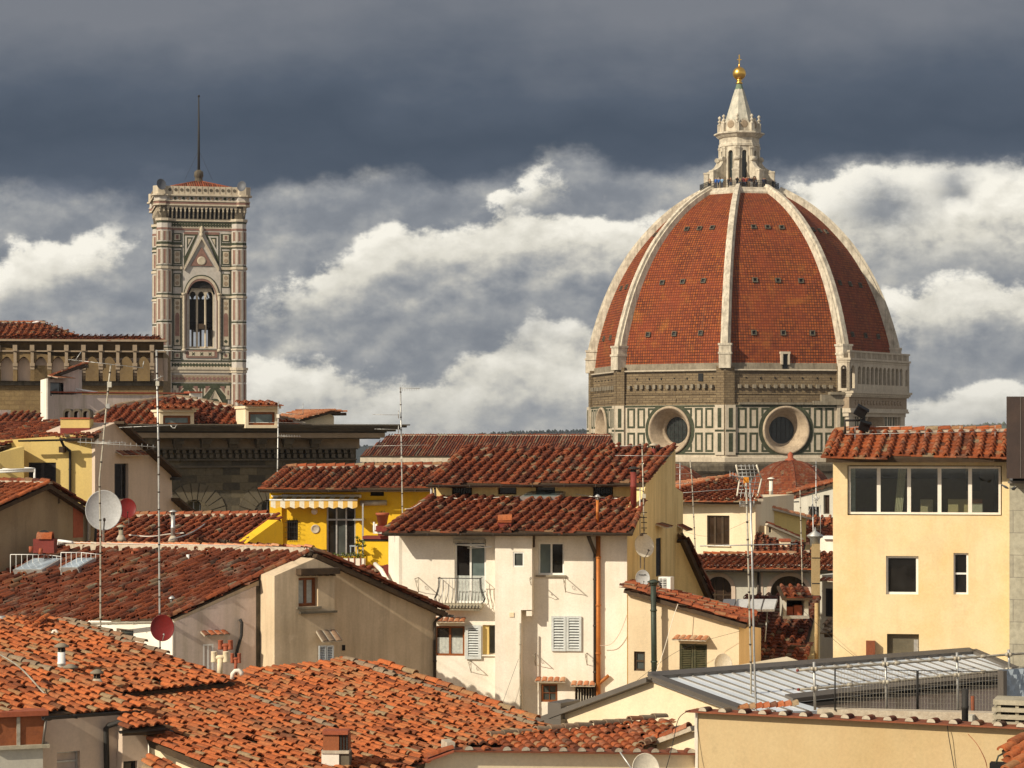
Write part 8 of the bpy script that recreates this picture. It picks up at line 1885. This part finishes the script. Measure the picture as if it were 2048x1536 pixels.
for x, y in ((713, 1075), (718, 1081), (725, 1083), (720, 1092), (714, 1088), (727, 1090), (722, 1102), (718, 1110)): leaves(mb, P(x, y, Yt), 16, (.10, .1, .07), .075, 'leaf', rnd)
obj('foliage', mb, o)
o = thing('flower_pot', 'terracotta pot standing high on the terrace ledge', 'flower pot', P(765, 1052, 94.8)); mb = MB('pot'); c = P(765, 1051, 94.8); mb.lathe(c, [(.17, 0), (.25, .42), (.28, .42), (.28, .52), (.24, .52), (.23, .46), (.02, .45)], 18); obj('pot', mb, o); mb = MB('red_paint'); mb.obox(c - V((0, 0, .12)), V((.26, 0, 0)), V((0, .25, 0)), V((0, 0, .115))); mb.obox(c - V((0, 0, .26)), V((.16, 0, 0)), V((0, .16, 0)), V((0, 0, .15))); obj('pedestal', mb, o)
mb = MB('leaf_dark'); leaves(mb, c + V((0, 0, .56)), 20, (.12, .12, .08), .04, 'leaf_dark', rnd); obj('plant', mb, o)
mb = MB('paint_white'); fq = Fac(747, 94.7, 762, 94.6)
for r in ((746, 1044, 749, 1067), (746, 1063, 763, 1067), (750, 1048, 754, 1060)): fq.pbox(mb, r, -.08, 0)
tag(obj('white_chair', mb, None, org=fq.pt(750, 1067)), 'small white chair frame beside the high terracotta pot', 'chair')
mb = MB('tarp'); o_ = P(708, 1108, 94.9)
for dx in (-.14, .14): mb.obox(o_ + V((dx, 0, 0)), V((.02, 0, 0)), V((0, .02, 0)), V((0, 0, .35)), 'tarp')
mb.obox(o_ + V((0, 0, .33)), V((.17, 0, 0)), V((0, .15, 0)), V((0, 0, .02)), 'tarp'); tag(obj('terrace_stool', mb, None, org=o_), 'pale blue stool by the french window', 'stool')
# junk roof between terrace and white house
h = house('terrace_lean_to', 'little dark tile lean-to with odd slabs between terrace and white house', 745, 92.5)
plJ = Plane.grad((740, 1150, 92.5), (-.35, -.93), .35); roof(h, plJ, [(690, 1175), (800, 1195), (800, 1140), (770, 1135), (720, 1132)], m='tile_old', pitch=.36, course=.36, seed=52, rim=False); mb = MB('brick_red'); q = [plJ.hit(*p) for p in ((700, 1172), (798, 1190), (798, 1142), (722, 1136))]; mb.extrude([p - V((0, 0, .3)) for p in q], V((0, 0, -25))); obj('wall', mb, h)
mb = MB('concrete'); c = plJ.hit(763, 1145) + V((0, 0, .1)); mb.obox(c, V((.3, .1, 0)), V((-.1, .25, 0)), V((0, 0, .05)), 'tile_lichen'); mb.obox(plJ.hit(775, 1158) + V((0, 0, .25)), V((.14, 0, 0)), V((0, .2, 0)), V((0, 0, .3)), 'red_paint'); obj('chimney_stub', mb, h)

# loose cables
def cable(label, pts, r=.012, m='iron'):
    mb = MB(m); p = [P(*q) for q in pts]; out = []
    for i in range(len(p) - 1):
        a, b, c, d = p[max(i - 1, 0)], p[i], p[i + 1], p[min(i + 2, len(p) - 1)]
        for k in range(6): t = k / 6; out.append(.5 * (2 * b + (c - a) * t + (2 * a - 5 * b + 4 * c - d) * t * t + (3 * b - a - 3 * c + d) * t ** 3))
    out.append(p[-1]); mb.tube(out, r, 5); tag(obj('cable', mb, None, org=p[0]), label, 'cable', 'loose cables')
cable('dark cable looping from the coping end down past the low wall', [(1380, 1420, 51.6), (1358, 1436, 51.4), (1348, 1475, 51.2), (1340, 1510, 51), (1330, 1545, 51)], .009)
cable('pale cable slanting over the beige wall beside the green flue', [(1356, 1208, 81.3), (1345, 1240, 81.2), (1328, 1300, 81.1), (1311, 1348, 81)], .012, 'plaster_white')
cable('dark cable hanging from the ochre front wall coping', [(1895, 1450, 48.7), (1897, 1470, 48.6), (1904, 1510, 48.6), (1910, 1545, 48.6)], .009); cable('thin cable curving down the ochre front wall at right', [(1936, 1468, 48.5), (1955, 1490, 48.4), (1970, 1520, 48.3), (1976, 1545, 48.3)], .006, 'brick_red')
cable('long taut line crossing the lower left roof', [(-6, 1306, 50.5), (40, 1335, 50.4), (90, 1388, 50.2), (134, 1430, 50.0)], .022, 'galv_old'); cable('white cable sagging along the top of the white house lower roof', [(885, 994, 88.6), (945, 999, 88.3), (990, 995, 88.3), (1040, 992, 88.4)], .014, 'plaster_white')
cable('white cable running from flue to verge on the lower roof', [(1152, 988, 88.4), (1200, 995, 88), (1262, 998, 87.6)], .016, 'plaster_white'); cable('grey hose lying across the low dark roof', [(425, 1034, 94.5), (410, 1048, 93.2), (380, 1067, 91.6), (340, 1080, 90.5)], .03, 'galv')
cable('pale hose across the flue on the low dark roof', [(258, 1070, 91.5), (300, 1073, 91.3), (340, 1068, 91.6), (368, 1066, 91.6)], .025, 'plaster_white'); cable('dark cable falling down the white house beside the corner', [(1254, 1230, 84.3), (1240, 1265, 84.3), (1222, 1288, 84.35), (1200, 1291, 84.4)], .012, 'plaster_pink')
for lb, pts in (('thin line sagging from the straw house to the tall straight mast', [(230, 905, 100), (270, 906, 85), (315, 893, 66)]), ('faint line over the beige wall towards its green shutters', [(1260, 1372, 81.8), (1360, 1300, 81), (1480, 1262, 80.8)]), ('fine wire crossing before the foot of the tall peach house', [(1600, 1215, 76), (1680, 1290, 75), (1775, 1362, 74)]),
                ('thin wire drooping across the pale cream house wall', [(1362, 1060, 118), (1420, 1072, 118), (1500, 1040, 118)]), ('slack wire hanging down the projection of the white house', [(1037, 1318, 84.2), (1018, 1370, 84.2), (1004, 1410, 84.2)]),
                ('wire strung from the chimney stack with arched pots to the bent mast', [(150, 862, 103), (185, 868, 85), (206, 865, 66)])): cable(lb, pts, .006)
cable('white cable down the left verge of the lower roof', [(866, 990, 88.9), (850, 1000, 88.2), (825, 1016, 87), (810, 1018, 86.7)], .02, 'plaster_white')

# birds
def bird(label, px, py, Y, s, flying):
    o = thing('bird', label, 'bird', P(px, py, Y)); c = P(px, py, Y); mb = MB('feather_white' if not flying else 'feather_grey')
    ax = V((1, 0, .15)).normalized() if not flying else V((.85, .2, -.45)).normalized(); mb.lathe(c - ax * s * .5, [(.02 * s, 0), (.12 * s, .18 * s), (.17 * s, .45 * s), (.12 * s, .75 * s), (.09 * s, .85 * s), (.11 * s, .98 * s), (.07 * s, 1.08 * s), (.015 * s, 1.2 * s)], 10, ax=ax * (-1 if not flying else -1)); obj('body', mb, o)
    wb = MB('feather_grey'); up = V((.2, -.3, 1)).normalized()
    for sg in (-1, 1):
        if flying: w_ = [c + V((0, 0, .05 * s)), c + V((-.25 * s, -.1, .1 * s)) + V((.3, .9 * sg, .35)).normalized() * s * .5, c + V((.35 * s, 0, .25 * s)) + V((.3, .9 * sg, .4)).normalized() * s * .95, c + V((.3 * s, 0, 0))]
        else: w_ = [c + V((-.3 * s, .13 * s * sg, .05 * s)), c + V((.1 * s, .16 * s * sg, .12 * s)), c + V((.55 * s, .06 * s * sg, .02 * s)), c + V((.1 * s, .16 * s * sg, -.06 * s))]
        wb.add(w_, [(0, 1, 2, 3)])
    obj('wing', wb, o)
    if not flying:
        lb = MB('pot'); lb.tube([c - V((0, 0, .12 * s)), c - V((0, 0, .34 * s))], .02 * s, 5); lb.tube([c + V((-.62 * s, 0, .06 * s)), c + V((-.74 * s, 0, .02 * s))], .03 * s, 5); obj('legs', lb, o)
bird('white gull standing on the end of the far left roof ridge', 86, 642, 221, .62, False); bird('small dark swift flying before the stone tower at the right', 2024, 981, 70, .24, True)

# ------------------------------------------------------------------ the air: pale even haze over the whole view
hz = bpy.data.materials.new('haze'); hz.use_nodes = True; t = NT(hz.node_tree); t.n.clear(); out = t.n.new('ShaderNodeOutputMaterial')
v = t.n.new('ShaderNodeVolumePrincipled'); v.inputs['Color'].default_value = (.72, .80, .92, 1); v.inputs['Density'].default_value = .00007; v.inputs['Anisotropy'].default_value = .2; t.l.new(v.outputs[0], out.inputs['Volume'])
MATS['haze'] = hz; mb = MB('haze'); mb.box((-9500, -3500, -3), (9500, 9500, 125), 'haze'); o = obj('haze', mb, kind='stuff')
